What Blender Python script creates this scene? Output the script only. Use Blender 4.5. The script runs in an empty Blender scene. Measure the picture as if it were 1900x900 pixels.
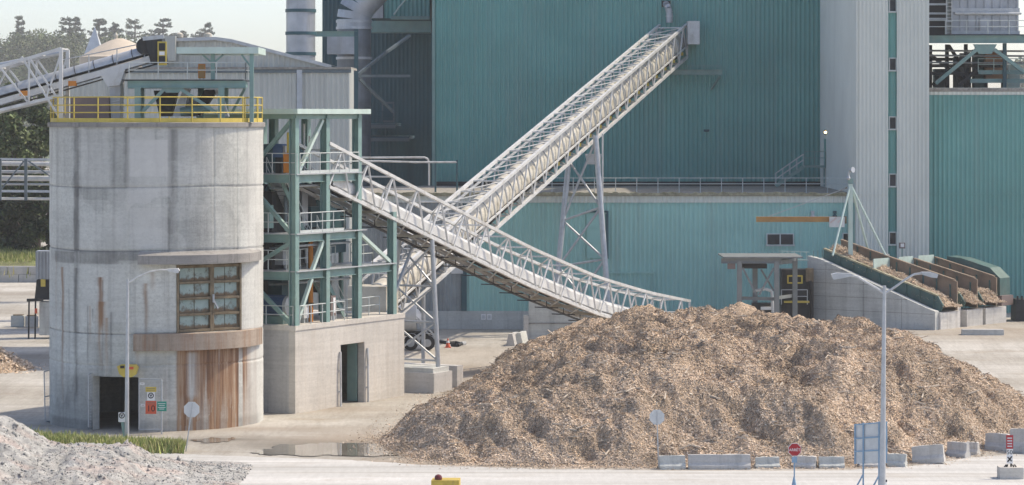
import bpy, math, random
import numpy as np
from mathutils import Vector, Matrix
random.seed(7)
rng = np.random.default_rng(11)
R = math.radians
sc = bpy.context.scene
COL = sc.collection

# ------------------------------------------------------------------ camera, sky, sun, exposure
F, CU, VH, CH = 5500.0, 950.0, 215.0, 15.4
cam = bpy.data.cameras.new('camera'); camo = bpy.data.objects.new('camera', cam); COL.objects.link(camo)
cam.sensor_width = 36; cam.sensor_fit = 'HORIZONTAL'; cam.lens = F / 1900 * 36
cam.shift_y = -235 / 1900; cam.clip_start = 1; cam.clip_end = 20000
camo.location = (0, 0, CH); camo.rotation_euler = (R(90), 0, 0)
sc.camera = camo

SUN_EL, SUN_AZ = 53.0, 24.0            # azimuth: degrees behind the image plane, sun on the right
sdir = Vector((math.cos(R(SUN_AZ)) * math.cos(R(SUN_EL)), math.sin(R(SUN_AZ)) * math.cos(R(SUN_EL)), math.sin(R(SUN_EL))))
w = bpy.data.worlds.new('World'); sc.world = w; w.use_nodes = True
nt = w.node_tree; bg = nt.nodes['Background']
sky = nt.nodes.new('ShaderNodeTexSky'); sky.sky_type = 'NISHITA'; sky.sun_disc = False
sky.sun_elevation = R(SUN_EL); sky.sun_rotation = math.atan2(sdir.x, sdir.y)
sky.air_density = 0.62; sky.dust_density = 1.75; sky.ozone_density = 3.6; sky.altitude = 100
nt.links.new(sky.outputs[0], bg.inputs[0]); bg.inputs[1].default_value = 0.15
sl = bpy.data.lights.new('sun', 'SUN'); sl.energy = 2.0; sl.angle = R(0.6); sl.color = (1.0, 0.95, 0.87)
so = bpy.data.objects.new('sun', sl); COL.objects.link(so); so.location = (60, 60, 80)
so.rotation_euler = (-sdir).to_track_quat('-Z', 'Y').to_euler()
sc.view_settings.view_transform = 'Standard'; sc.view_settings.look = 'None'
sc.view_settings.gamma = 1.0; sc.view_settings.use_curve_mapping = False
sc.view_settings.exposure = 0.98
sc.view_settings.use_white_balance = True; sc.view_settings.white_balance_temperature = 7650; sc.view_settings.white_balance_tint = 9
sc.render.engine = 'CYCLES'
sc.cycles.use_denoising = True
sc.cycles.max_bounces = 6; sc.cycles.diffuse_bounces = 3; sc.cycles.volume_bounces = 1

# ------------------------------------------------------------------ helpers
def P(u, v, Y): return Vector(((u - CU) * Y / F, Y, CH - (v - VH) * Y / F))
def XU(u, Y): return (u - CU) * Y / F
def ZV(v, Y): return CH - (v - VH) * Y / F
def G(u, v, z=0.0):
    Y = F * (CH - z) / (v - VH); return Vector(((u - CU) * Y / F, Y, z))
def sstep(a, b, x):
    t = np.clip((x - a) / (b - a), 0, 1); return t * t * (3 - 2 * t)
def gz(x, y):
    return 1.18 * sstep(17, 27, np.asarray(x, float)) * sstep(168, 195, np.asarray(y, float))

class Noise2:
    def __init__(s, seed): s.g = np.random.default_rng(seed).random((256, 256))
    def v(s, x, y):
        xi = np.floor(x).astype(int); yi = np.floor(y).astype(int); fx = x - xi; fy = y - yi
        fx = fx * fx * (3 - 2 * fx); fy = fy * fy * (3 - 2 * fy); g = s.g
        a = g[xi % 256, yi % 256]; b = g[(xi + 1) % 256, yi % 256]; c = g[xi % 256, (yi + 1) % 256]; d = g[(xi + 1) % 256, (yi + 1) % 256]
        return (a * (1 - fx) + b * fx) * (1 - fy) + (c * (1 - fx) + d * fx) * fy
    def fbm(s, x, y, o=4):
        t = 0; a = .5; n = 0
        for i in range(o):
            t = t + a * s.v(x + 17.3 * i, y - 9.1 * i); n += a; a *= .5; x = x * 2.03; y = y * 2.03
        return t / n

# ---- materials
MATS = {}
def nodes_of(name):
    m = bpy.data.materials.new(name); m.use_nodes = True
    return m, m.node_tree, m.node_tree.nodes['Principled BSDF']
def rgba(c, k=1.0): return (min(c[0] * k, 1), min(c[1] * k, 1), min(c[2] * k, 1), 1)
def noise(t, vec, scale, detail=4, rough=.55):
    n = t.nodes.new('ShaderNodeTexNoise'); n.inputs['Scale'].default_value = scale
    n.inputs['Detail'].default_value = detail; n.inputs['Roughness'].default_value = rough
    if vec is not None: t.links.new(vec, n.inputs['Vector'])
    return n.outputs['Fac']
def mapping(t, scale=(1, 1, 1), coord='Object'):
    tc = t.nodes.new('ShaderNodeTexCoord'); mp = t.nodes.new('ShaderNodeMapping')
    mp.inputs['Scale'].default_value = scale; t.links.new(tc.outputs[coord], mp.inputs['Vector']); return mp.outputs[0]
def ramp(t, fac, stops):
    r = t.nodes.new('ShaderNodeValToRGB'); e = r.color_ramp.elements
    while len(e) < len(stops): e.new(.5)
    for el, (p, c) in zip(e, stops):
        el.position = p; el.color = c if len(c) == 4 else (*c, 1)
    t.links.new(fac, r.inputs[0]); return r.outputs[0]
def mixc(t, fac, a, b, mode='MIX'):
    m = t.nodes.new('ShaderNodeMix'); m.data_type = 'RGBA'; m.blend_type = mode
    for sock, val in ((m.inputs[0], fac), (m.inputs[6], a), (m.inputs[7], b)):
        if hasattr(val, 'is_linked') or isinstance(val, bpy.types.NodeSocket): t.links.new(val, sock)
        else: sock.default_value = val
    return m.outputs[2]
def mth(t, op, a, b=0.0, clamp=False):
    m = t.nodes.new('ShaderNodeMath'); m.operation = op; m.use_clamp = clamp
    for s, val in ((m.inputs[0], a), (m.inputs[1], b)):
        if isinstance(val, bpy.types.NodeSocket): t.links.new(val, s)
        else: s.default_value = val
    return m.outputs[0]
def attr(t, name):
    a = t.nodes.new('ShaderNodeAttribute'); a.attribute_name = name; return a
def bump(t, b, h, strength, dist=.05):
    n = t.nodes.new('ShaderNodeBump'); n.inputs['Strength'].default_value = strength; n.inputs['Distance'].default_value = dist
    t.links.new(h, n.inputs['Height']); t.links.new(n.outputs[0], b.inputs['Normal'])
def paint(name, c, rough=.5, metal=0.0, var=.12, scale=1.2, dirt=None, dirt_amt=.5, streak=(2.5, 2.5, .25), bmp=0.0):
    m, t, b = nodes_of(name)
    f = noise(t, mapping(t), scale, 5)
    base = ramp(t, f, [(.3, rgba(c, 1 - var)), (.7, rgba(c, 1 + var))])
    if dirt:
        f2 = noise(t, mapping(t, streak), 1.0, 6, .65)
        k = ramp(t, f2, [(.5, (0, 0, 0, 1)), (.78, (dirt_amt,) * 3 + (1,))])
        base = mixc(t, k, base, rgba(dirt))
    t.links.new(base, b.inputs['Base Color'])
    fr = noise(t, mapping(t), scale * 5, 3)
    rr = t.nodes.new('ShaderNodeMapRange'); rr.inputs[3].default_value = max(rough - .12, .05); rr.inputs[4].default_value = min(rough + .12, 1)
    t.links.new(fr, rr.inputs[0]); t.links.new(rr.outputs[0], b.inputs['Roughness'])
    b.inputs['Metallic'].default_value = metal
    if bmp: bump(t, b, noise(t, mapping(t), 14, 5, .7), bmp)
    MATS[name] = m; return m

TEAL = (.085, .23, .235)
M_teal = paint('teal_siding', (.135, .35, .325), .45, dirt=(.22, .34, .32), dirt_amt=.6, streak=(1.1, 1.1, .035), var=.13, scale=.16)
M_tealshed = paint('teal_shed_siding', (.29, .54, .50), .5, dirt=(.30, .40, .37), dirt_amt=.55, streak=(1.0, 1.0, .05), var=.08, scale=.3)
M_slate = paint('dark_blue_grey', (.035, .10, .12), .55, var=.12, dirt=(.04, .055, .06), dirt_amt=.4, streak=(.8, .8, .06), scale=.4)  # dark blue grey for the recessed block, housings and trim
M_grey = paint('grey_siding', (.63, .66, .615), .45, var=.05, dirt=(.36, .38, .37), dirt_amt=.3, streak=(1, 1, .04), scale=.3)
M_greyw = paint('weathered_grey_siding', (.51, .52, .48), .5, var=.09, dirt=(.24, .24, .23), dirt_amt=.5, streak=(1.2, 1.2, .05), scale=.4)
M_steelteal = paint('teal_steel_paint', (.19, .315, .295), .45, var=.12, dirt=(.30, .30, .26), dirt_amt=.4, streak=(2, 2, .5))
M_palegreen = paint('pale_green_paint', (.50, .62, .57), .45, var=.08, dirt=(.40, .42, .36), dirt_amt=.4)
M_white = paint('white_steel_paint', (.60, .605, .60), .45, var=.12, dirt=(.30, .25, .18), dirt_amt=.6, streak=(1.5, 1.5, .8))
M_cream = paint('cream_cover_paint', (.54, .51, .44), .5, var=.14, dirt=(.26, .21, .13), dirt_amt=.8, streak=(.8, .8, 1.2))
M_galv = paint('galvanised_steel', (.47, .49, .51), .45, .35, var=.12, scale=3, dirt=(.36, .37, .37), dirt_amt=.4)
M_duct = paint('sheet_metal', (.40, .42, .45), .42, .4, var=.2, scale=.7, dirt=(.22, .20, .18), dirt_amt=.6, streak=(1.5, 1.5, .15))
M_rail = paint('railing_paint', (.52, .56, .55), .5, var=.1)
M_yellow = paint('yellow_paint', (.62, .47, .09), .5, var=.12, dirt=(.40, .30, .10), dirt_amt=.5)
M_orange = paint('orange_paint', (.62, .22, .03), .5, var=.1, dirt=(.30, .13, .04), dirt_amt=.4)
M_woodbeam = paint('orange_beam_paint', (.48, .26, .09), .55, var=.15, dirt=(.25, .13, .06), dirt_amt=.5, streak=(.6, .6, 2))
M_black = paint('black_rubber', (.02, .02, .022), .7, var=.3)
M_darkm = paint('dark_machinery', (.028, .031, .035), .55, .3, var=.35, scale=2, dirt=(.12, .10, .08), dirt_amt=.5)
M_blue = paint('blue_motor_paint', (.05, .11, .22), .45, var=.15)
M_bluesign = paint('blue_steel_paint', (.22, .36, .50), .45, var=.1)
M_alu = paint('sign_aluminium', (.58, .60, .61), .45, .2, var=.08, scale=3)
M_red = paint('red_sign_paint', (.42, .02, .03), .5, var=.06)
M_redor = paint('orange_red_sign_paint', (.66, .11, .05), .5, var=.06)
M_green = paint('green_sign_paint', (.02, .30, .22), .5, var=.06)
M_whitep = paint('white_sign_paint', (.8, .8, .8), .5, var=.04)
M_blackp = paint('black_sign_paint', (.012, .012, .014), .5, var=.04)
M_rust = paint('rusty_iron', (.20, .155, .10), .75, var=.3, scale=3, dirt=(.10, .06, .035), dirt_amt=.7, bmp=.2)
def panel_mat():
    m, t, b = nodes_of('pale_teal_panel'); f = noise(t, mapping(t), 1.5, 5)
    base = ramp(t, f, [(.3, (.24, .33, .31, 1)), (.7, (.34, .43, .41, 1))])
    tc = t.nodes.new('ShaderNodeTexCoord'); sp = t.nodes.new('ShaderNodeSeparateXYZ'); t.links.new(tc.outputs['Generated'], sp.inputs[0])
    n2 = noise(t, mapping(t, (3, 3, .8)), 1.2, 6, .7)
    k = ramp(t, mth(t, 'ADD', sp.outputs[2], mth(t, 'ADD', mth(t, 'MULTIPLY', n2, -.9), .28)), [(-.0, (1, 1, 1, 1)), (.16, (0, 0, 0, 1))])
    base = mixc(t, k, base, (.17, .11, .06, 1))
    n3 = noise(t, mapping(t, (1.3, 1.3, 1.3)), 1.6, 7, .75); base = mixc(t, ramp(t, n3, [(.5, (0, 0, 0, 1)), (.62, (.8, .8, .8, 1))]), base, (.11, .10, .08, 1))
    t.links.new(base, b.inputs['Base Color']); b.inputs['Roughness'].default_value = .55; return m
M_panel = panel_mat()
M_dim = paint('dull_grey_steel', (.13, .165, .18), .55, .2, var=.15, dirt=(.08, .08, .08), dirt_amt=.5)
M_greysteel = paint('dark_grey_steel_paint', (.19, .205, .205), .5, var=.15, dirt=(.14, .12, .10), dirt_amt=.6)
M_ductdim = paint('darker_sheet_metal', (.17, .19, .21), .5, .3, var=.25, scale=.7, dirt=(.07, .07, .07), dirt_amt=.6, streak=(1.5, 1.5, .15))  # darker variant of the plain sheet metal
M_tealdark0 = paint('dark_teal_enclosure', (.06, .15, .14), .5, var=.2, dirt=(.13, .12, .10), dirt_amt=.5)
M_yellowdirty = paint('worn_yellow_paint', (.50, .36, .06), .6, var=.2, scale=2.5, dirt=(.22, .16, .08), dirt_amt=.8, streak=(3, 3, 1))
M_darkred = paint('dark_red_lens', (.14, .015, .02), .4)
M_coolgrey = paint('stained_grey_siding', (.27, .30, .31), .55, var=.15, dirt=(.12, .12, .12), dirt_amt=.7, streak=(1.2, 1.2, .06))
M_tan = paint('tan_roofing', (.55, .47, .38), .7, var=.08)
M_roofgrav = paint('roof_gravel', (.30, .28, .25), .9, var=.3, scale=4, dirt=(.10, .09, .05), dirt_amt=.6, streak=(.6, .6, 2), bmp=.5)
M_moss = paint('mossy_roof_edge', (.33, .31, .22), .9, var=.4, scale=3, dirt=(.09, .09, .03), dirt_amt=.8, streak=(1.2, 1.2, 3), bmp=.6)
M_brown = paint('brown_cabinet_paint', (.20, .15, .14), .6, var=.1)
M_trunk = paint('tree_bark', (.09, .07, .055), .9, var=.3, scale=4)
M_brick = paint('brick_paint', (.45, .24, .14), .8, var=.15)

def concrete(name, c, var=.16, dark=(.16, .155, .15), dark_amt=.45, lines=(0, 0), rust=None, rust_amt=0, rough=.85, attrs=False):
    m, t, b = nodes_of(name)
    big = noise(t, mapping(t, (.35, .35, .22)), 1.0, 5, .6)
    base = ramp(t, big, [(.3, rgba(c, 1 - var)), (.7, rgba(c, 1 + var * .7))])
    st = noise(t, mapping(t, (1.8, 1.8, .09)), 1.0, 6, .7)
    base = mixc(t, ramp(t, st, [(.52, (0, 0, 0, 1)), (.8, (dark_amt,) * 3 + (1,))]), base, rgba(dark))
    mot = noise(t, mapping(t, (1, 1, 1.5)), 5.5, 9, .78)
    base = mixc(t, .6 if attrs else .36, base, ramp(t, mot, [(.3, (.55, .55, .55, 1)), (.5, (1, 1, 1, 1)), (.72, (1.25, 1.25, 1.25, 1))]), 'MULTIPLY')
    brd = noise(t, mapping(t, (.25, .25, 5)), 1.0, 5, .6)
    base = mixc(t, .5, base, ramp(t, brd, [(.35, (.86, .86, .86, 1)), (.65, (1.1, 1.1, 1.1, 1))]), 'MULTIPLY')
    pits = noise(t, mapping(t, (1, 1, 1.8)), 7, 3, .5)
    base = mixc(t, ramp(t, pits, [(.68, (0, 0, 0, 1)), (.74, (.5, .5, .5, 1))]), base, rgba(c, .55))
    if attrs:
        a = attr(t, 'dark'); fa = mth(t, 'MULTIPLY', a.outputs['Fac'], mth(t, 'ADD', mth(t, 'MULTIPLY', st, .9), .45), True)
        base = mixc(t, fa, base, (.13, .128, .125, 1))
        a = attr(t, 'pale'); base = mixc(t, mth(t, 'MULTIPLY', a.outputs['Fac'], 1.0, True), base, (.62, .61, .585, 1))
        rn = noise(t, mapping(t, (3.2, 3.2, .12)), 1.0, 6, .75)
        rc = ramp(t, rn, [(.28, (.07, .05, .04, 1)), (.42, (.22, .11, .06, 1)), (.53, (.33, .185, .10, 1)), (.68, (.46, .34, .24, 1))])
        a = attr(t, 'rust'); base = mixc(t, mth(t, 'MULTIPLY', a.outputs['Fac'], mth(t, 'ADD', mth(t, 'MULTIPLY', rn, -.5), 1.2), True), base, rc)
    if rust_amt:
        rn = noise(t, mapping(t, (2.6, 2.6, .14)), 1.0, 6, .75)
        base = mixc(t, ramp(t, rn, [(.5, (0, 0, 0, 1)), (.75, (rust_amt,) * 3 + (1,))]), base, rgba(rust))
    t.links.new(base, b.inputs['Base Color']); b.inputs['Roughness'].default_value = rough
    bump(t, b, noise(t, mapping(t), 9, 7, .75), .35, .04)
    MATS[name] = m; return m
M_conc = concrete('weathered_concrete', (.50, .49, .475))
M_concwarm = concrete('warm_concrete', (.59, .555, .505), dark=(.34, .29, .23), dark_amt=.45, rust=(.42, .31, .2), rust_amt=.25)
M_concsilo = concrete('silo_concrete', (.555, .56, .525), var=.2, dark=(.20, .195, .19), dark_amt=.7, attrs=True)
M_concgrey = concrete('grey_concrete', (.53, .54, .515), dark=(.17, .17, .17), dark_amt=.5)
M_concpale = concrete('pale_concrete', (.56, .54, .51), dark=(.25, .20, .15), dark_amt=.6)
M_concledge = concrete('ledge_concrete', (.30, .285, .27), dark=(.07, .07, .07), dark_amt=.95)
M_concrust = concrete('rust_stained_concrete', (.36, .29, .235), var=.3, dark=(.10, .07, .05), dark_amt=.95, rust=(.30, .145, .075), rust_amt=.95)

def glass_mat():
    m, t, b = nodes_of('dark_window_glass')
    f = noise(t, mapping(t), .8, 3); base = ramp(t, f, [(.35, (.01, .014, .02, 1)), (.7, (.04, .05, .065, 1))])
    t.links.new(base, b.inputs['Base Color']); b.inputs['Roughness'].default_value = .15; b.inputs['Specular IOR Level'].default_value = .3
    return m
M_glass = glass_mat()

# ---- meshes
ORG = {}
def mesh_np(name, V, Fq, smooth=False):
    V = np.asarray(V, dtype=np.float32); Fq = np.asarray(Fq, dtype=np.int32); k = Fq.shape[1]
    me = bpy.data.meshes.new(name); me.vertices.add(len(V)); me.vertices.foreach_set('co', V.ravel())
    me.loops.add(Fq.size); me.loops.foreach_set('vertex_index', Fq.ravel())
    me.polygons.add(len(Fq)); me.polygons.foreach_set('loop_start', np.arange(0, Fq.size, k, dtype=np.int32))
    if smooth: me.polygons.foreach_set('use_smooth', np.ones(len(Fq), dtype=bool))
    me.update(calc_edges=True); return me

def tag(o, label=None, cat=None, group=None, kind=None):
    if label: o['label'] = label
    if cat: o['category'] = cat
    if group: o['group'] = group
    if kind: o['kind'] = kind
    return o
def thing(name, label, cat, loc=(0, 0, 0), group=None):
    o = bpy.data.objects.new(name, None); o.empty_display_size = .5; COL.objects.link(o); o.location = loc
    ORG[o] = Vector(loc); return tag(o, label, cat, group)
def link_mesh(name, me, material, parent=None, loc=(0, 0, 0)):
    o = bpy.data.objects.new(name, me); COL.objects.link(o)
    if material is not None: me.materials.append(material)
    if parent is not None: o.parent = parent; ORG[o] = ORG[parent]
    else: o.location = loc; ORG[o] = Vector(loc)
    return o

class MB:
    def __init__(s): s.v = []; s.f = []
    def add(s, vs, fs):
        n = len(s.v); s.v += [Vector(p) for p in vs]; s.f += [tuple(i + n for i in f) for f in fs]; return s
    def frame(s, a, b, side=None):
        a = Vector(a); b = Vector(b); z = (b - a); L = z.length; z = z / L
        if side is None: side = z.cross(Vector((0, 0, 1))) if abs(z.z) < .98 else Vector((1, 0, 0))
        side = Vector(side); x = (side - z * side.dot(z)).normalized(); y = z.cross(x); return a, b, x, y
    def beam(s, a, b, w, h=None, side=None):
        h = h or w; a, b, x, y = s.frame(a, b, side); x = x * (w / 2); y = y * (h / 2)
        s.add([a - x - y, a + x - y, a + x + y, a - x + y, b - x - y, b + x - y, b + x + y, b - x + y],
              [(3, 2, 1, 0), (4, 5, 6, 7), (0, 1, 5, 4), (1, 2, 6, 5), (2, 3, 7, 6), (3, 0, 4, 7)]); return s
    def hbeam(s, a, b, w, h, side=None, tf=.035):
        # I section: web along y (h), flanges along x (w)
        a, b, x, y = s.frame(a, b, side)
        for k in (-1, 1):
            o = y * (k * (h / 2 - tf / 2)); s.beam(a + o, b + o, w, tf, x)
        s.beam(a, b, tf, h - 2 * tf - .002, x); return s
    def tube(s, a, b, r, n=8, r2=None, caps=True):
        r2 = r if r2 is None else r2; a, b, x, y = s.frame(a, b)
        vs = []
        for p, rr in ((a, r), (b, r2)):
            for i in range(n):
                t = 2 * math.pi * i / n; vs.append(p + x * (rr * math.cos(t)) + y * (rr * math.sin(t)))
        fs = [(i, (i + 1) % n, n + (i + 1) % n, n + i) for i in range(n)]
        if caps: fs += [tuple(range(n))[::-1], tuple(range(n, 2 * n))]
        s.add(vs, fs); return s
    def path(s, pts, r, n=8):
        for i in range(len(pts) - 1): s.tube(pts[i], pts[i + 1], r, n)
        return s
    def box(s, c, sz, rz=0.0):
        c = Vector(c); m = Matrix.Rotation(rz, 3, 'Z'); vs = []
        for dz in (-1, 1):
            for dx, dy in ((-1, -1), (1, -1), (1, 1), (-1, 1)):
                vs.append(c + m @ Vector((dx * sz[0] / 2, dy * sz[1] / 2, dz * sz[2] / 2)))
        s.add(vs, [(3, 2, 1, 0), (4, 5, 6, 7), (0, 1, 5, 4), (1, 2, 6, 5), (2, 3, 7, 6), (3, 0, 4, 7)]); return s
    def prism(s, pts, off):
        # polygon pts (3d, planar) extruded by vector off
        n = len(pts); off = Vector(off); p = [Vector(q) for q in pts]
        s.add(p + [q + off for q in p], [tuple(range(n))[::-1], tuple(range(n, 2 * n))] + [(i, (i + 1) % n, n + (i + 1) % n, n + i) for i in range(n)]); return s
    def lathe(s, prof, c, n=24, axis='Z'):
        c = Vector(c); vs = []
        for r, z in prof:
            for i in range(n):
                t = 2 * math.pi * i / n
                if axis == 'Z': vs.append(c + Vector((r * math.cos(t), r * math.sin(t), z)))
                elif axis == 'Y': vs.append(c + Vector((r * math.cos(t), z, r * math.sin(t))))
                else: vs.append(c + Vector((z, r * math.cos(t), r * math.sin(t))))
        k = len(prof)
        fs = [(j * n + i, j * n + (i + 1) % n, (j + 1) * n + (i + 1) % n, (j + 1) * n + i) for j in range(k - 1) for i in range(n)]
        fs += [tuple(range(n))[::-1], tuple((k - 1) * n + i for i in range(n))]
        s.add(vs, fs); return s
    def sheet(s, rows):
        n = len(rows[0]); base = [p for r in rows for p in r]
        s.add(base, [(j * n + i, j * n + i + 1, (j + 1) * n + i + 1, (j + 1) * n + i) for j in range(len(rows) - 1) for i in range(n - 1)]); return s
    def build(s, name, material, parent=None, loc=None, smooth=None):
        if parent is not None: org = ORG[parent]
        else:
            if loc is None:
                xs = [p.x for p in s.v]; ys = [p.y for p in s.v]; loc = ((min(xs) + max(xs)) / 2, (min(ys) + max(ys)) / 2, min(p.z for p in s.v))
            org = Vector(loc)
        me = bpy.data.meshes.new(name); me.from_pydata([tuple(p - org) for p in s.v], [], s.f)
        import bmesh as _b
        bm = _b.new(); bm.from_mesh(me); _b.ops.recalc_face_normals(bm, faces=bm.faces[:]); bm.to_mesh(me); bm.free()
        if smooth:
            me.polygons.foreach_set('use_smooth', [True] * len(me.polygons)); me.set_sharp_from_angle(angle=R(smooth))
        return link_mesh(name, me, material, parent, loc if parent is None else (0, 0, 0))

def corr(mb, A, B, z0, z1, pitch=.36, depth=.06, flip=1):
    """ribbed metal siding from A to B (plan), ribs stand out on the side of the normal"""
    A = Vector((A[0], A[1], 0)); B = Vector((B[0], B[1], 0)); d = B - A; L = d.length; d.normalize(); n = Vector((d.y, -d.x, 0)) * flip
    pts = []; k = max(1, int(round(L / pitch))); p = L / k
    for i in range(k):
        x = i * p
        for fx, fd in ((0, 0), (.36, 0), (.56, 1), (.80, 1)):
            pts.append(A + d * (x + fx * p) + n * (depth * fd))
    pts.append(B)
    lo = [q + Vector((0, 0, z0)) for q in pts]; hi = [q + Vector((0, 0, z1)) for q in pts]
    mb.sheet([lo, hi]); return mb

def railing(mb, pts, h=1.05, r=.028, step=1.5, mids=(.55,), toe=0.0):
    pts = [Vector(p) for p in pts]
    for k in (1.0,) + tuple(mids):
        for a, b in zip(pts[:-1], pts[1:]): mb.tube(a + Vector((0, 0, h * k)), b + Vector((0, 0, h * k)), r, 6)
    for a, b in zip(pts[:-1], pts[1:]):
        L = (b - a).length; n = max(1, int(round(L / step)))
        for i in range(n + 1):
            p = a.lerp(b, i / n); mb.tube(p, p + Vector((0, 0, h)), r, 6)
        if toe: mb.beam(a + Vector((0, 0, toe / 2 + .01)), b + Vector((0, 0, toe / 2 + .01)), .015, toe)
    return mb

def text_mesh(name, s, size, material, parent, loc, rot=(R(90), 0, 0), depth=.004):
    cu = bpy.data.curves.new(name, 'FONT'); cu.body = s; cu.size = size; cu.extrude = depth; cu.align_x = 'CENTER'; cu.align_y = 'CENTER'
    tmp = bpy.data.objects.new(name + '_tmp', cu); COL.objects.link(tmp)
    dg = bpy.context.evaluated_depsgraph_get(); me = bpy.data.meshes.new_from_object(tmp.evaluated_get(dg))
    bpy.data.objects.remove(tmp); me.name = name
    o = link_mesh(name, me, material, parent); o.location = Vector(loc) - ORG[parent]; o.rotation_euler = rot; return o

def window(parent, u0, v0, u1, v1, Y, mull=0, proud=.10):
    a = P(u0, v1, Y); b = P(u1, v0, Y); f = MB(); t = .07; yb = Y + .02; yf = Y - proud
    def fr(x0, z0, x1, z1): f.box(((x0 + x1) / 2, (yf + yb) / 2, (z0 + z1) / 2), (x1 - x0, yb - yf, z1 - z0))
    fr(a.x, b.z - t, b.x, b.z); fr(a.x, a.z + .002, a.x + t, b.z - t - .002); fr(b.x - t, a.z + .002, b.x, b.z - t - .002)
    for i in range(mull):
        xm = a.x + (b.x - a.x) * (i + 1) / (mull + 1); fr(xm - .04, a.z + .002, xm + .04, b.z - t - .002)
    fo = f.build('window', M_rail, parent)
    s = MB().box(((a.x + b.x) / 2, yf + .03, a.z - .05), (b.x - a.x + .12, .18, .1)); s.build('sill', M_rail, fo)
    g = MB().box(((a.x + b.x) / 2, Y - .04, (a.z + b.z) / 2), (b.x - a.x - .04, .02, b.z - a.z - .04)); g.build('pane', M_glass, fo)
    return fo

# ------------------------------------------------------------------ ground, road, water
def tracks(t, base, amt):
    wv = t.nodes.new('ShaderNodeTexWave'); wv.wave_type = 'BANDS'; wv.bands_direction = 'Y'; wv.inputs['Scale'].default_value = 1.0; wv.inputs['Distortion'].default_value = 7.0; wv.inputs['Detail'].default_value = 3; wv.inputs['Detail Scale'].default_value = .7
    t.links.new(mapping(t, (.035, .16, 1)), wv.inputs['Vector'])
    ln = ramp(t, wv.outputs['Fac'], [(.0, (1, 1, 1, 1)), (.06, (.7, .7, .7, 1)), (.13, (0, 0, 0, 1))])
    mk = ramp(t, noise(t, mapping(t, (.05, .12, 1)), 1.0, 5, .7), [(.45, (0, 0, 0, 1)), (.6, (amt,) * 3 + (1,))])
    return mixc(t, mth(t, 'MULTIPLY', ln, mk), base, (.27, .245, .215, 1))
def ground_mat():
    m, t, b = nodes_of('dusty_yard')
    big = noise(t, mapping(t, (.06, .11, 1)), 1, 6, .6)
    base = ramp(t, big, [(.36, (.33, .30, .26, 1)), (.5, (.42, .395, .355, 1)), (.62, (.51, .49, .455, 1))])
    pat = noise(t, mapping(t, (.13, .35, 1)), 1.0, 7, .7)
    base = mixc(t, ramp(t, pat, [(.55, (0, 0, 0, 1)), (.7, (.75, .75, .75, 1))]), base, (.33, .275, .21, 1))
    tr = noise(t, mapping(t, (.03, 1.3, 1)), 1.0, 5, .6)
    base = mixc(t, ramp(t, tr, [(.56, (0, 0, 0, 1)), (.7, (.5, .5, .5, 1))]), base, (.36, .34, .31, 1))
    fine = noise(t, mapping(t), 3.5, 8, .8)
    base = mixc(t, .55, base, ramp(t, fine, [(.3, (.62, .62, .62, 1)), (.7, (1.2, 1.2, 1.2, 1))]), 'MULTIPLY')
    g1 = noise(t, mapping(t, (1.1, .12, 1)), 1.0, 8, .72)
    base = mixc(t, .6, base, ramp(t, g1, [(.3, (.66, .64, .61, 1)), (.5, (1, 1, 1, 1)), (.7, (1.14, 1.14, 1.14, 1))]), 'MULTIPLY')
    g2 = noise(t, mapping(t, (5, .6, 1)), 1.0, 6, .8)
    base = mixc(t, .5, base, ramp(t, g2, [(.3, (.7, .69, .67, 1)), (.7, (1.2, 1.2, 1.2, 1))]), 'MULTIPLY')
    base = tracks(t, base, .5)
    a = attr(t, 'wet'); wet = mth(t, 'MULTIPLY', a.outputs['Fac'], mth(t, 'ADD', mth(t, 'MULTIPLY', pat, 1.4), .2), True)
    base = mixc(t, wet, base, (.15, .135, .115, 1))
    a = attr(t, 'chips'); ch = mth(t, 'MULTIPLY', a.outputs['Fac'], mth(t, 'ADD', mth(t, 'MULTIPLY', fine, 1.6), -.1), True)
    base = mixc(t, ch, base, (.27, .205, .145, 1))
    t.links.new(base, b.inputs['Base Color']); b.inputs['Roughness'].default_value = .95
    bump(t, b, noise(t, mapping(t), 5, 8, .8), .5, .06); return m
def axis_vals(lo, hi, step, far_lo, far_hi):
    inner = list(np.arange(lo, hi + .01, step)); out = []; s = step; x = lo
    while x > far_lo: s *= 1.7; x -= s; out.append(x)
    out = out[::-1]; s = step; x = hi; o2 = []
    while x < far_hi: s *= 1.7; x += s; o2.append(x)
    return np.array(out + inner + o2)
gx = axis_vals(-46, 46, .8, -4000, 4000); gy = axis_vals(100, 290, 1.0, -400, 9000)
GX, GY = np.meshgrid(gx, gy); N0 = Noise2(3)
inner = (sstep(400, 300, np.abs(GX)) * sstep(500, 380, GY) * sstep(60, 90, GY))
GZ = gz(GX, GY) * inner + (N0.fbm(GX * .25, GY * .25) - .5) * .06 * inner
GZ = np.where((GY < 136), GZ * sstep(136, 150, GY + 14) * 0 , GZ)
n_ = len(gx); idx = np.arange(len(gx) * len(gy)).reshape(len(gy), len(gx))
q = np.stack([idx[:-1, :-1], idx[:-1, 1:], idx[1:, 1:], idx[1:, :-1]], -1).reshape(-1, 4)
me = mesh_np('ground', np.stack([GX, GY, GZ], -1).reshape(-1, 3), q, True)
def near_px(u, v, rx, ry):
    g = G(u, v); return np.exp(-(((GX - g.x) / rx) ** 2 + ((GY - g.y) / ry) ** 2))
wet = np.clip(1.1 * near_px(610, 826, 4.5, 2.6) + .9 * near_px(400, 815, 2.2, .8) + .8 * near_px(730, 840, 2.5, 2.0) + .35 * near_px(560, 800, 5, 2) + .6 * near_px(40, 660, 4, 2.5), 0, 1)
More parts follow.
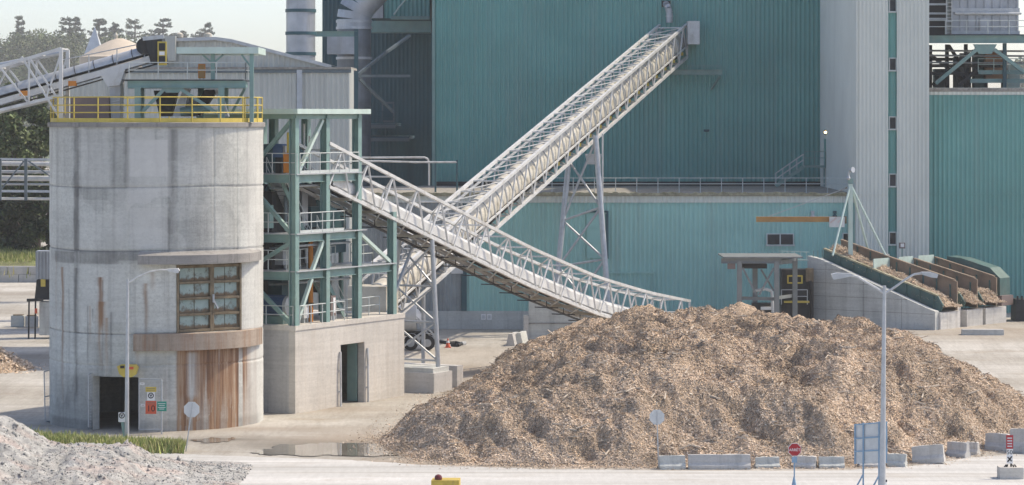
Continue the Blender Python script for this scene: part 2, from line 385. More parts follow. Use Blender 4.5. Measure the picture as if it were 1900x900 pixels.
chips = np.clip(.9 * near_px(660, 812, 3, 3.5) + near_px(760, 860, 4, 1.4) + .8 * near_px(900, 690, 6, 7) + .7 * near_px(1850, 650, 6, 6) + .5 * near_px(860, 655, 6, 5) + .6 * near_px(430, 795, 5, 1.5) + .6 * near_px(1500, 868, 16, 1.2) + .5 * near_px(620, 760, 4, 2), 0, 1)
for nm, arr in (('wet', wet), ('chips', chips)):
    at = me.attributes.new(nm, 'FLOAT', 'POINT'); at.data.foreach_set('value', arr.ravel().astype(np.float32))
tag(link_mesh('ground', me, ground_mat()), 'dusty pale yard ground of the mill', kind='structure')

def road_mat():
    m, t, b = nodes_of('pale_road_surface')
    f = noise(t, mapping(t, (.05, .6, 1)), 1.0, 6, .6)
    base = ramp(t, f, [(.3, (.42, .415, .40, 1)), (.55, (.53, .525, .51, 1)), (.7, (.61, .60, .585, 1))])
    g = noise(t, mapping(t), 4, 8, .8)
    base = mixc(t, .4, base, ramp(t, g, [(.3, (.7, .7, .7, 1)), (.7, (1.15, 1.15, 1.15, 1))]), 'MULTIPLY')
    tr = noise(t, mapping(t, (.02, 1.1, 1)), 1.0, 5, .6)
    base = mixc(t, ramp(t, tr, [(.53, (0, 0, 0, 1)), (.66, (.6, .6, .6, 1))]), base, (.40, .38, .35, 1))
    pt = noise(t, mapping(t, (.22, .5, 1)), 1.0, 7, .75); base = mixc(t, ramp(t, pt, [(.54, (0, 0, 0, 1)), (.68, (.5, .5, .5, 1))]), base, (.38, .34, .29, 1))
    base = tracks(t, base, .4)
    g2 = noise(t, mapping(t, (3.5, .45, 1)), 1.0, 7, .78)
    base = mixc(t, .45, base, ramp(t, g2, [(.3, (.74, .73, .71, 1)), (.7, (1.16, 1.16, 1.16, 1))]), 'MULTIPLY')
    t.links.new(base, b.inputs['Base Color']); b.inputs['Roughness'].default_value = .9
    bump(t, b, g, .3, .03); return m
edge = [(-900, 838), (150, 838), (300, 841), (480, 848), (640, 853), (780, 862), (1000, 870), (1250, 874), (1560, 873), (1690, 865), (1790, 850), (1900, 842), (2500, 832)]
ep = []
for (a, b) in zip(edge[:-1], edge[1:]):
    for k in range(12):
        u = a[0] + (b[0] - a[0]) * k / 12; v = a[1] + (b[1] - a[1]) * k / 12 + random.uniform(-.7, .7); ep.append(G(u, v, .004))
ep.append(G(*edge[-1], .004))
rd = MB().sheet([[p for p in ep], [Vector((p.x, 100, .004)) for p in ep]])
tag(rd.build('road', road_mat(), loc=(0, 0, 0)), 'pale dusty haul road across the front of the yard', kind='structure')

def water_mat():
    m, t, b = nodes_of('muddy_water'); b.inputs['Base Color'].default_value = (.20, .19, .165, 1)
    b.inputs['Roughness'].default_value = .03; b.inputs['Specular IOR Level'].default_value = .9
    bump(t, b, noise(t, mapping(t, (1, 2.5, 1)), 2.0, 3), .02, .02)
    f = noise(t, mapping(t), .4, 3); t.links.new(ramp(t, f, [(.3, (.16, .15, .13, 1)), (.7, (.24, .225, .195, 1))]), b.inputs['Base Color']); return m
def puddle(pts, label, seed):
    r_ = random.Random(seed); out = []
    for (a, b) in zip(pts, pts[1:] + pts[:1]):
        for k in range(5): out.append(G(a[0] + (b[0] - a[0]) * k / 5 + r_.uniform(-9, 9), a[1] + (b[1] - a[1]) * k / 5 + r_.uniform(-1.3, 1.3), .036))
    mb = MB(); n = len(out); mb.add(out, [tuple(range(n))]); o = mb.build('puddle', M_water, loc=tuple(sum(out, Vector()) / n)); tag(o, label, 'puddle', kind='structure')
M_water = water_mat()
puddle([(470, 838), (500, 833), (515, 824), (560, 826), (600, 821), (680, 822), (712, 824), (722, 833), (752, 837), (775, 846), (730, 844), (690, 847), (620, 844), (575, 847), (530, 843), (495, 844)], 'shallow muddy puddle in front of the concrete pump house', 1)
puddle([(352, 817), (390, 812), (440, 812), (432, 818), (380, 821)], 'small dark puddle in front of the rust stained silo foot', 2)

# ------------------------------------------------------------------ silo
SX, SY, SR, SZ = XU(291, 150.0), 150.0, 5.37, 14.85
def s_u(th, r=SR): return CU + F * (SX + r * math.sin(th)) / (SY - r * math.cos(th))
def th_of(u):
    lo, hi = -1.5, 1.5
    for _ in range(40):
        m = (lo + hi) / 2
        if s_u(m) < u: lo = m
        else: hi = m
    return lo
def spt(th, z, r=SR): return Vector((SX + r * math.sin(th), SY - r * math.cos(th), z))
def zs(v, th=0.0): return ZV(v, SY - SR * math.cos(th))
silo = thing('concrete_silo', 'round grey concrete silo with rust streaks and a yellow railing on top', 'silo', (SX, SY, 0))
def silo_wall():
    th = np.linspace(-math.pi, math.pi, 721)[:-1]
    z = np.linspace(-.3, SZ, 330)
    dth = (th_of(172), th_of(257)); dz = zs(700); wth = (th_of(328), th_of(447)); wz = (zs(617, .5), zs(491, .5))
    for tgt in dth + wth: th[np.argmin(np.abs(th - tgt))] = tgt
    for tgt in (dz,) + wz: z[np.argmin(np.abs(z - tgt))] = tgt
    TH, ZZ = np.meshgrid(th, z)
    Ns = Noise2(5); S = TH * SR
    rr = SR + (Ns.fbm(S * .8 + 50, ZZ * .8) - .5) * .035
    # form-panel offsets and pour joints
    for zj in (zs(347), zs(465), zs(620), 3.2): rr = rr - .045 * np.exp(-((ZZ - zj - .03 * np.sin(S * .6)) / .035) ** 2)
    for uj in (140, 203, 238, 312, 328, 397, 440): rr = rr - .02 * np.exp(-((S - th_of(uj) * SR) / .05) ** 2)
    V = np.stack([SX + rr * np.sin(TH), SY - rr * np.cos(TH), ZZ], -1).reshape(-1, 3) - np.array([SX, SY, 0])
    nt_ = len(th); ii = np.arange(len(z) * nt_).reshape(len(z), nt_); jn = np.roll(ii, -1, 1)
    q = np.stack([ii[:-1], jn[:-1], jn[1:], ii[1:]], -1)
    tc = (th + np.roll(th, -1)) / 2; tc[-1] = math.pi; zc = (z[:-1] + z[1:]) / 2; TC, ZC = np.meshgrid(tc, zc)
    hole = ((TC > dth[0]) & (TC < dth[1]) & (ZC < dz)) | ((TC > wth[0]) & (TC < wth[1]) & (ZC > wz[0]) & (ZC < wz[1]))
    me = mesh_np('wall', V, q[~hole], True)
    # stain masks (own-shape weathering)
    rust = np.zeros_like(TH); dark = np.zeros_like(TH); pale = np.zeros_like(TH)
    def streak(u, wpx, v0, v1, a, arr, sharp=1.0):
        s0 = th_of(u) * SR; wd = wpx / 37.5; z0 = zs(v0); z1 = zs(v1)
        k = (ZZ - z1) / (z0 - z1); prof = np.clip(k, 0, 1) ** .5 * (k <= 1) * (k > 0)
        wob = (Ns.fbm(ZZ * .9 + u, ZZ * 0 + u * .1) - .5) * wd * .9
        arr += a * prof * np.exp(-((S - s0 - wob) / (wd * .5 * (.6 + .8 * Ns.fbm(ZZ * 2 + u, ZZ * 0 + 3)))) ** 2)
    zone = lambda u0, u1, v0, v1, f=.25: sstep(th_of(u0) * SR - f, th_of(u0) * SR + f, S) * sstep(th_of(u1) * SR + f, th_of(u1) * SR - f, S) * sstep(zs(v1) - f, zs(v1) + f, ZZ) * sstep(zs(v0) + f * .4, zs(v0) - f * .4, ZZ)
    rz_ = Ns.fbm(S * 2.6, ZZ * .12 + 7); rust += 1.15 * zone(312, 458, 648, 815, .55) * sstep(.34, .62, rz_ + .25 * zone(330, 440, 640, 815, .4)) * (1 - .55 * sstep(zs(700), zs(800), ZZ) * (Ns.fbm(S * 4 + 8, ZZ * .3) < .5))
    rust -= .75 * zone(347, 366, 655, 740, .2)
    rust += .35 * zone(452, 476, 650, 800, .3) * Ns.fbm(S * 3, ZZ * .2)
    for u, wpx, v0, v1, a in ((186, 9, 515, 690, .95), (190, 16, 560, 615, .8), (271, 7, 525, 630, .7), (116, 9, 500, 760, .8), (197, 6, 590, 700, .6), (167, 4, 570, 640, .6), (284, 8, 505, 540, .45), (255, 10, 620, 690, .45), (104, 5, 480, 640, .4)): streak(u, wpx, v0, v1, a, rust)
    for u, wpx, v0, v1, a in ((142, 13, 228, 800, .4), (235, 9, 232, 380, .3), (318, 14, 240, 465, .42), (212, 6, 235, 480, .35), (140, 8, 500, 800, .7), (172, 3, 575, 600, 1.0), (163, 3, 570, 690, .9), (206, 5, 580, 700, .7), (116, 4, 500, 700, .7), (190, 4, 520, 700, .8), (330, 6, 650, 760, .6), (358, 14, 655, 760, .55), (410, 10, 655, 790, .5), (397, 3, 232, 470, .35), (440, 3, 232, 470, .3), (365, 8, 240, 340, .25), (270, 5, 540, 690, .5), (128, 6, 540, 720, .4)): streak(u, wpx, v0, v1, a, dark)
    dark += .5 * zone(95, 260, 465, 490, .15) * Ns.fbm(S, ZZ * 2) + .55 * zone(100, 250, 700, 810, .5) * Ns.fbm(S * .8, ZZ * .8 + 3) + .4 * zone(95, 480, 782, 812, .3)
    dark += .5 * zone(262, 322, 660, 740, .2) * Ns.fbm(S * 1.5, ZZ * 1.5)
    def strip(u0, u1, v0, v1, a, arr):
        e = (Ns.fbm(S * 3 + u0, ZZ * 3) - .5) * .12; f = .05
        arr += a * sstep(th_of(u0) * SR - f, th_of(u0) * SR + f, S + e) * sstep(th_of(u1) * SR + f, th_of(u1) * SR - f, S + e) * (ZZ < zs(v0)) * (ZZ > zs(v1)) * (.55 + .8 * Ns.fbm(S * 2, ZZ * .5 + u0))
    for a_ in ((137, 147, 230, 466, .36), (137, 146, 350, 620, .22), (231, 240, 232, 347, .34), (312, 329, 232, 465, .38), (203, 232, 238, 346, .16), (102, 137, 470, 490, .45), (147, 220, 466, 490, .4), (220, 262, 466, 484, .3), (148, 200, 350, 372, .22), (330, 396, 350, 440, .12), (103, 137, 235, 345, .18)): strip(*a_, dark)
    for a_ in ((241, 311, 260, 328, .35), (150, 200, 240, 300, .25), (241, 311, 385, 462, .28), (331, 396, 240, 340, .2), (150, 228, 400, 462, .2), (150, 230, 495, 600, .18)): strip(*a_, pale)
    for zj in (zs(348), zs(466), zs(620)): dark += .8 * np.exp(-((ZZ - zj - .03 * np.sin(S * .6)) / .03) ** 2)
    dark += .35 * (Ns.fbm(S * .35 + 9, ZZ * .25) > .56) * .5
    pale += .35 * zone(236, 318, 240, 440, .1) * (Ns.fbm(S * .5, ZZ * .4 + 4) > .5) + .3 * zone(150, 205, 300, 345, .15) + .45 * zone(345, 366, 655, 740, .25) + .25 * zone(212, 300, 350, 445, .3)
    pale += .35 * zone(455, 489, 240, 800, .6)
    for nm, arr in (('rust', rust), ('dark', dark), ('pale', pale)):
        at = me.attributes.new(nm, 'FLOAT', 'POINT'); at.data.foreach_set('value', np.clip(arr, 0, 1).ravel().astype(np.float32))
    wall = link_mesh('wall', me, M_concsilo, silo)
    # reveals of the two openings
    jb = MB()
    for t0 in dth: jb.sheet([[spt(t0, -.1), spt(t0, dz)], [spt(t0, -.1, SR - .55), spt(t0, dz, SR - .55)]])
    ts = np.linspace(dth[0], dth[1], 9); jb.sheet([[spt(t, dz) for t in ts], [spt(t, dz, SR - .55) for t in ts]])
    ts = np.linspace(wth[0], wth[1], 13)
    for zz in wz: jb.sheet([[spt(t, zz) for t in ts], [spt(t, zz, SR - .6) for t in ts]])
    for t0 in wth: jb.sheet([[spt(t0, wz[0]), spt(t0, wz[1])], [spt(t0, wz[0], SR - .6), spt(t0, wz[1], SR - .6)]])
    jb.build('opening_reveal', M_concgrey, silo)
    return dth, dz, wth, wz
dth, dz, wth, wz = silo_wall()
# roof slab
rs = MB(); n = 128
prof = [(SR + .10, SZ + .003), (SR + .10, SZ + .2), (SR + .02, SZ + .23)]
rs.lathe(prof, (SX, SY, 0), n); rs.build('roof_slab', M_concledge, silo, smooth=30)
DECK = SZ + .235
# curved canopy ledge and sill band
def band(t0, t1, zb, zt, off, tap, slope=0.0, nseg=40):
    mb = MB(); rows = []
    for k in range(nseg + 1):
        t = t0 + (t1 - t0) * k / nseg; o = SR + off - tap * sstep(.62, 1, k / nseg)
        rows.append([spt(t, zb, SR - .2), spt(t, zb, o), spt(t, zt - slope, o), spt(t, zt, SR - .2)])
    mb.sheet(rows); mb.add(rows[0], [(0, 1, 2, 3)]); mb.add(rows[-1], [(3, 2, 1, 0)]); return mb
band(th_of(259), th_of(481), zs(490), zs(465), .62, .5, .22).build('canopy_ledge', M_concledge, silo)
band(th_of(250), th_of(482), zs(650, .3), zs(618, .3), .34, .2, .03).build('sill_band', M_concrust, silo)
# rusty shutter in the window
def shutter():
    A = spt(wth[0], 0, SR - .02); B = spt(wth[1], 0, SR - .02); d = (B - A); L = d.length; d.normalize(); nrm = Vector((d.y, -d.x, 0))
    z0, z1 = wz; H = z1 - z0
    back = MB().prism([A + Vector((0, 0, z0 + .02)) - nrm * .1, B + Vector((0, 0, z0 + .02)) - nrm * .1, B + Vector((0, 0, z1 - .02)) - nrm * .1, A + Vector((0, 0, z1 - .02)) - nrm * .1], -nrm * .06)
    sh = back.build('shutter', M_rust, silo)
    cols = [(.05, .51), (.565, .95)]
    for (c0, c1) in cols:
        for r_ in range(4):
            za = z0 + .12 + (H - .2) * r_ / 4 + .06; zb = z0 + .12 + (H - .2) * (r_ + 1) / 4 - .1
            p0 = A + d * (L * c0); p1 = A + d * (L * c1)
            pm = MB()
            for k in range(2):
                a = p0.lerp(p1, k / 2 + .015); b = p0.lerp(p1, (k + 1) / 2 - .015)
                pm.prism([a + Vector((0, 0, za)) - nrm * .06, b + Vector((0, 0, za)) - nrm * .06, b + Vector((0, 0, zb)) - nrm * .06, a + Vector((0, 0, zb)) - nrm * .06], -nrm * .03)
            pm.build('panel', M_panel, sh)
    fr = MB(); side = d
    for c in (.01, .525, .555, .99): fr.beam(A + d * (L * c) + Vector((0, 0, z0)), A + d * (L * c) + Vector((0, 0, z1)), .10, .16, side)
    for r_ in range(5):
        zz = z0 + .1 + (H - .2) * r_ / 4
        for (c0, c1) in cols: fr.beam(A + d * (L * (c0 - .02)) + Vector((0, 0, zz)), A + d * (L * (c1 + .02)) + Vector((0, 0, zz)), .14, .12)
    fr.build('frame', M_rust, sh)
    hd = MB(); hp = A + d * (L * .55) + Vector((0, 0, z0 + H * .46)) + nrm * .14
    hd.beam(hp + Vector((0, 0, .3)), hp - Vector((0, 0, .1)), .09); hd.beam(hp, hp + d * .25 - Vector((0, 0, .4)), .08); hd.build('latch', M_galv, sh)
shutter()
# yellow railing on the silo
yr = MB(); RR = SR - .06
ring = [spt(k * math.pi * 2 / 63, DECK, RR) for k in range(64)]
for h in (.48, .85, 1.24):
    for a, b in zip(ring[:-1], ring[1:]): yr.tube(a + Vector((0, 0, h)), b + Vector((0, 0, h)), .032, 6)
for k in range(21):
    t = R(8.5) + k * 2 * math.pi / 21; yr.tube(spt(t, DECK, RR), spt(t, DECK + 1.24, RR), .036, 6)
for a, b in zip(ring[:-1], ring[1:]): yr.beam(a + Vector((0, 0, .10)), b + Vector((0, 0, .10)), .02, .2)
yr.build('railing', M_yellow, silo)

# things on the silo roof ------------------------------------------------
hf = thing('conveyor_head_frame', 'teal steel frame and canopy standing on the silo roof', 'steel frame', (SX + .5, 149, DECK))
Yf_, Yr_ = 147.6, 151.6
zd = ZV(150, Yf_); zb = ZV(163, Yf_)
for (u, Y) in ((256, Yf_), (411, Yf_), (262, Yr_), (373, Yr_), (418, Yr_)):
    MB().hbeam((XU(u, Y), Y, DECK), (XU(u, Y), Y, zb), .3, .3, (1, 0, 0)).build('column', M_steelteal, hf)
for Y in (Yf_, Yr_):
    MB().hbeam((XU(238, Y), Y, (zd + zb) / 2), (XU(456, Y), Y, (zd + zb) / 2), .26, zd - zb, (0, 1, 0)).build('beam', M_steelteal, hf)
for u in (250, 330, 452): MB().beam((XU(u, 150), Yf_ + .14, zd - .16), (XU(u, 150), Yr_ - .14, zd - .16), .15, .28).build('cross_beam', M_steelteal, hf)
MB().box((XU(347, 149.6), 149.6, zd + .035), (XU(458, 149.6) - XU(236, 149.6), 4.3, .06)).build('deck', M_darkm, hf)
apL = P(305, 165, Yf_); apR = P(335, 165, Yf_)
MB().beam(apL, P(264, 208, Yf_), .16, .16).build('brace', M_steelteal, hf); MB().beam(apR, P(402, 209, Yf_), .16, .16).build('brace', M_steelteal, hf)
MB().prism([P(300, 163, Yf_ - .04), P(340, 163, Yf_ - .04), P(332, 172, Yf_ - .04), P(308, 172, Yf_ - .04)], (0, .08, 0)).build('gusset', M_steelteal, hf)
rl = MB(); z1 = zd + .065
railing(rl, [(XU(240, Yf_), Yf_ - .1, z1), (XU(456, Yf_), Yf_ - .1, z1), (XU(456, Yf_), Yr_, z1)], .85, .026, 1.4)
rl.build('railing', M_rail, hf)
for (u, Y) in ((395, Yf_ + .4), (467, Yf_ + .1), (467, Yr_)):
    MB().beam((XU(u, Y), Y, DECK if u > 460 else zd + .07), (XU(u, Y), Y, ZV(100, 148)), .2, .2, (1, 0, 0)).build('canopy_post', M_steelteal, hf)
cz = ZV(88, 148); cb = ZV(100, 148)
cx0, cx1 = XU(330, 148), XU(480, 147.6)
cp = MB().box(((cx0 + cx1) / 2, 149.6, (cz + cb) / 2), (cx1 - cx0, 4.4, cz - cb)); cp.build('canopy', M_palegreen, hf)
for u in (386, 404): MB().beam(P(395, 118, 148), P(395 + (u - 395) * 2.2, 101, 148), .09).build('knee_brace', M_steelteal, hf)
MB().beam(P(466, 125, 147.7), P(448, 101, 147.7), .09).build('knee_brace', M_steelteal, hf)
# lower bracing and chutes
MB().beam(P(454, 165, Yr_), P(430, 210, Yr_), .14).build('brace', M_steelteal, hf)
ch = thing('discharge_chute', 'cluster of dark grey discharge chutes beneath the head frame deck', 'chute', (SX + .5, 150, DECK))
for (u0, u1, u2, u3, v0, v1, Y, m) in ((285, 330, 296, 318, 168, 216, 149.4, M_darkm), (340, 352, 320, 338, 165, 216, 149.0, M_duct), (380, 404, 352, 372, 166, 214, 150.2, M_darkm), (352, 372, 340, 366, 178, 216, 150.6, M_duct), (398, 408, 414, 424, 166, 216, 150.0, M_duct)):
    MB().prism([P(u0, v0, Y), P(u1, v0, Y), P(u3, v1, Y), P(u2, v1, Y)], (0, .7, 0)).build('chute_leg', m, ch)
MB().tube(P(335, 208, 149), P(390, 200, 149), .22, 14).build('screw_pipe', M_steelteal, ch)
ob = thing('orange_control_box', 'orange control cabinet on the head frame deck', 'control cabinet', tuple(P(374, 146, 148.6)))
MB().box(P(374.5, 132, 148.6), (.34, .3, .72)).build('box', M_orange, ob); MB().box(P(374.5, 132, 148.43), (.26, .02, .62)).build('door', M_woodbeam, ob)
MB().beam(P(371, 147, 148.6), P(371, 140, 148.6), .05).beam(P(378, 147, 148.6), P(378, 140, 148.6), .05).build('stand', M_steelteal, ob)
cab = thing('brown_cabinet', 'brown grey metal cabinet behind the yellow rail on the silo', 'cabinet', tuple(P(170, 222, 149)))
a = P(132, 222, 149); b = P(204, 180, 149)
MB().box(((a.x + b.x) / 2, 149.4, (DECK + b.z) / 2), (b.x - a.x, 1.2, b.z - DECK)).build('body', M_brown, cab)
for k in range(3): MB().box((a.x + (b.x - a.x) * (k + .5) / 3, 148.79, (DECK + b.z) / 2), ((b.x - a.x) / 3 - .06, .02, b.z - DECK - .15)).build('door', M_brown, cab)
pn = thing('blue_grey_chute_panel', 'blue grey chute box beside the brown cabinet on the silo', 'chute', tuple(P(214, 222, 149.2)))
MB().prism([P(203, 165, 149), P(224, 148, 149), P(222, 221, 149), P(206, 221, 149)], (0, 1.4, 0)).build('body', M_duct, pn)
MB().beam(P(205, 190, 148.97), P(222, 186, 148.97), .05).build('stiffener', M_galv, pn)

# covered feed conveyor coming in from the left
fc = thing('feed_conveyor', 'covered pale blue grey belt conveyor rising from the left onto the silo', 'conveyor', tuple(P(113, 222, 148)))
A = P(-140, 218, 149.5); B = P(284, 97, 149.5)
ax = (B - A).normalized(); up = Vector((-ax.z, 0, ax.x))
mb = MB(); rows = []; N = 14
for k in range(N + 1):
    t = math.pi * k / N; o = up * (.42 * math.sin(t)) + Vector((0, -.5 * math.cos(t), 0)); rows.append([A + o, B + o])
mb.sheet(rows); cover = mb.build('belt_cover', M_galv, fc, smooth=40)
for k in range(1, 12):
    hp = MB(); c = A.lerp(B, k / 12); prev = None
    for j in range(N + 1):
        t = math.pi * j / N; o = c + up * (.44 * math.sin(t)) + Vector((0, -.52 * math.cos(t), 0))
        if prev: hp.tube(prev, o, .018, 5)
        prev = o
    hp.build('hoop', M_darkm, cover)
for dy in (-.62, .62): MB().beam(A - up * .32 + Vector((0, dy, 0)), B - up * .32 + Vector((0, dy, 0)), .08, .3).build('stringer', M_white, fc)
MB().beam(A - up * .06, B - up * .06, 1.0, .03, (0, 1, 0)).build('belt', M_black, fc)
MB().beam(A - up * .62, B - up * .62, .9, .03, (0, 1, 0)).build('return_belt', M_black, fc)
hr = MB()
for dy in (-.75,):
    for h in (.95,): hr.tube(P(112, 112, 149) + Vector((0, 0, 0)), P(268, 80, 149), .03, 6)
    for u in (113, 165, 217, 268): hr.tube(P(u, 112 - (u - 112) * .205, 149), P(u, 152 - (u - 112) * .26, 149), .026, 6)
hr.build('handrail', M_galv, fc)
# lattice truss carrying it
Yt = 148.2
top = [P(-160, 172, Yt), P(113, 90, Yt)]; bot = [P(-160, 243, Yt), P(113, 177, Yt)]
for dy in (0, 2.3):
    o = Vector((0, dy, 0))
    MB().beam(top[0] + o, top[1] + o, .15, .15).build('chord', M_white, fc); MB().beam(bot[0] + o, bot[1] + o, .15, .15).build('chord', M_white, fc)
    MB().beam(top[1] + o, Vector((top[1].x, Yt + dy, DECK)), .18, .18, (1, 0, 0)).build('end_post', M_white, fc)
    wb = MB(); us = [(-160, 0), (-105, 1), (-60, 0), (-5, 1), (38, 0), (66, 0)]
    for k, (p, q) in enumerate(((.60, .42), (.60, .78), (.80, .78) , (.80, .97), (.40, .42), (.40, .22), (.2, .22), (.2, .02))):
        wb.beam(top[0].lerp(top[1], p - .015) + o, bot[0].lerp(bot[1], q) + o, .09, .09)
    wb.beam(P(113, 100, Yt) + o, P(85, 183, Yt) + o, .09)
    wb.beam(P(40, 105, Yt) + o, P(110, 218, Yt) + o, .1)
    wb.build('lattice', M_white, fc)
cb_ = MB()
for k in range(8):
    f = k / 7; cb_.beam(top[0].lerp(top[1], f), top[0].lerp(top[1], f) + Vector((0, 2.3, 0)), .08)
cb_.build('cross_bracing', M_white, fc)
MB().tube(P(-160, 152, 149.8), P(112, 98, 149.8), .12, 10).build('pipe', M_galv, fc)
MB().prism([P(187, 140, 148.8), P(232, 128, 148.8), P(222, 158, 148.8), P(200, 161, 148.8)], (0, 1.4, 0)).build('take_up_box', M_white, fc)
hd = MB(); hd.tube(P(268, 86, 148.9), P(268, 86, 150.3), .42, 20); hd.prism([P(268, 72, 148.8), P(300, 70, 148.8), P(306, 118, 148.8), P(280, 118, 148.8)], (0, 1.5, 0)); hd.build('head_housing', M_darkm, fc)
MB().beam(P(265, 72, 148.85), P(304, 68, 148.85), .12, .2).build('housing_cap', M_galv, fc)
for (u, v) in ((45, 173), (135, 155)): MB().box(P(u, v, 149.0), (.4, .35, .25)).build('idler_guard', M_orange, fc)
yp = thing('yellow_hatch_frame', 'yellow frame with two black square openings at the conveyor head', 'hatch frame', tuple(P(300, 120, 147.4)))
a = P(292, 121, 147.6); b = P(309, 77, 147.6); fr = MB()
fr.box(((a.x + b.x) / 2, 147.7, (a.z + b.z) / 2), (b.x - a.x, .12, b.z - a.z)); fr.build('frame', M_yellow, yp)
for (v0, v1) in ((80, 94), (104, 117)): MB().box(((a.x + b.x) / 2, 147.62, ZV((v0 + v1) / 2, 147.6)), ((b.x - a.x) * .68, .05, (v1 - v0) * .0268)).build('opening', M_blackp, yp)
MB().box(P(300.5, 99, 147.62), (.26, .05, .18)).build('plate', M_whitep, yp)

# ------------------------------------------------------------------ pump house and steel tower (rotated 27.8 deg)
RA = R(27.8); D = Vector((math.sin(RA), math.cos(RA), 0)); E = Vector((-math.cos(RA), math.sin(RA), 0)); C0 = Vector((-11.2, 153.2, 0))
def T(t, e, z): return C0 + D * t + E * e + Vector((0, 0, z))
BZ = 4.54
ph = thing('concrete_pump_house', 'warm pale concrete block house with one open dark doorway under the steel tower', 'block house', tuple(T(5.6, 3.5, 0)))
def rbox(mb, t0, t1, e0, e1, z0, z1):
    mb.prism([T(t0, e0, z0), T(t1, e0, z0), T(t1, e1, z0), T(t0, e1, z0)], (0, 0, z1 - z0)); return mb
wl = MB(); rbox(wl, 0, 4.53, 0, .4, -.2, BZ - .25); rbox(wl, 7.0, 11.3, 0, .4, -.2, BZ - .25); rbox(wl, 4.53, 7.0, .001, .399, 3.25, BZ - .25)
wl.build('wall', M_concwarm, ph)
w2 = MB(); rbox(w2, .002, .4, .401, 7, -.2, BZ - .25); rbox(w2, 10.9, 11.298, .401, 7, -.2, BZ - .25); rbox(w2, .401, 10.899, 6.6, 6.99, -.2, BZ - .25); w2.build('wall', M_conc, ph)
rf = MB(); rbox(rf, -.04, 11.34, -.04, 7.04, BZ - .248, BZ); rf.build('roof', M_concwarm, ph)
dl = MB(); dl.prism([T(6.96, .42, .05), T(6.94, 1.0, .05), T(6.86, 1.0, .05), T(6.88, .42, .05)], (0, 0, 3.1)); dl.build('door', M_steelteal, ph)
for t in (4.35, 7.2):
    pp = MB(); pp.path([T(t, -.12, 0), T(t, -.1, 2.3), T(t + .05, -.06, 2.9)], .06, 8)
    for z in (.8, 1.9): pp.beam(T(t, -.1, z), T(t, .0, z), .1)
    pp.build('hose_pipe', M_white, ph)

tw = thing('screening_tower', 'open teal steel tower of stacked platforms beside the silo', 'steel tower', tuple(T(4, 3, BZ)))
ZA, ZB, ZC = 12.34, 9.24, 7.30; ZTOP = ZV(212, 153.2)
tt = (.2, 3.27, 6.54); 
for e in (.2, 3.4, 6.2):
    for t in tt: MB().hbeam(T(t, e, BZ), T(t, e, ZTOP - .2), .36, .40, D).build('column', M_steelteal, tw)
MB().hbeam(T(10.29, .2, BZ), T(10.29, .2, ZV(393, 162.3)), .36, .40, D).build('column', M_steelteal, tw)
MB().hbeam(T(10.29, 2.4, BZ), T(10.29, 2.4, ZV(393, 162.3)), .36, .40, D).build('column', M_steelteal, tw)
def Bm(t0, e0, t1, e1, z, h=.42, w=.22, m=M_steelteal):
    MB().hbeam(T(t0, e0, z - h / 2), T(t1, e1, z - h / 2), w, h, D.cross(Vector((0, 0, 1))) if e0 == e1 else D).build('beam', m, tw)
for z in (ZA, ZB, ZC):
    for k in range(2): Bm(tt[k] + .22, .2, tt[k + 1] - .22, .2, z, .4)
    for k in range(2): Bm(.2, (.2, 3.4)[k] + .2, .2, (3.4, 6.2)[k] - .2, z, .42)
    for t in tt[1:]: Bm(t, .4, t, 3.2, z, .36)
Bm(6.76, .2, 10.07, .2, ZC, .4)
for (t0, t1, z) in ((.1, 6.8, ZA), (.1, 7.2, ZB), (.1, 10.4, ZC)):
    dk = MB(); rbox(dk, t0, t1, -.05, 3.2 if z != ZC else 2.6, z + .004, z + .06); dk.build('deck', M_galv, tw)
br = [(.4, 0.2, BZ, 1.9, .2, ZC - .42), (1.95, .2, ZC, 3.05, .2, ZB - .42), (.45, .2, ZA, 3.0, .2, ZTOP - .3), (6.7, .2, ZB - .1, 10.1, .2, ZC + .1)]
for (t0, e0, z0, t1, e1, z1) in br: MB().beam(T(t0, e0, z0), T(t1, e1, z1), .18, .18).build('brace', M_palegreen, tw)
for (z0, z1, fl) in ((BZ, ZC - .4, 0), (ZC, ZB - .42, 1), (ZB, ZA - .42, 0), (ZA, ZTOP - .4, 1)):
    a, b = (T(.2, .4, z0 + .1), T(.2, 3.0, z1)) if fl == 0 else (T(.2, 3.0, z0 + .1), T(.2, .4, z1)); MB().beam(a, b, .2, .2).build('brace', M_steelteal, tw)
for (z0, z1) in ((BZ, ZC - .4), (ZB, ZA - .4)):
    MB().beam(T(.4, 3.4, z0), T(3.1, 3.4, z1), .16).build('brace', M_steelteal, tw); MB().beam(T(6.3, 3.4, z0), T(3.5, 3.4, z1), .16).build('brace', M_steelteal, tw)
def Rl(pts, **k):
    m = MB(); railing(m, pts, **k); m.build('railing', M_rail, tw)
Rl([T(.15, 3.0, ZA + .06), T(.15, .0, ZA + .06)], h=1.05, step=1.3); Rl([T(.45, -.0, ZA + .06), T(6.4, -.0, ZA + .06)], h=1.05, step=1.0, toe=.15)
Rl([T(.15, 3.0, ZB + .06), T(.15, .5, ZB + .06)], h=1.05, step=1.3); Rl([T(.45, -.0, ZB + .06), T(4.9, -.0, ZB + .06), T(4.9, 1.2, ZB + .06)], h=1.05, step=1.0, toe=.15)
Rl([T(.15, 3.0, ZC + .06), T(.15, .5, ZC + .06)], h=1.05, step=1.3); Rl([T(6.9, .6, ZC + .06), T(8.9, .6, ZC + .06), T(8.9, 2.0, ZC + .06)], h=1.05, step=1.0)
Rl([T(.6, .9, ZC + .06), T(2.6, .9, ZC + .06)], h=1.05, step=.8); Rl([T(3.6, 1.4, ZC + .06), T(6.3, 1.4, ZC + .06)], h=1.05, step=.9)
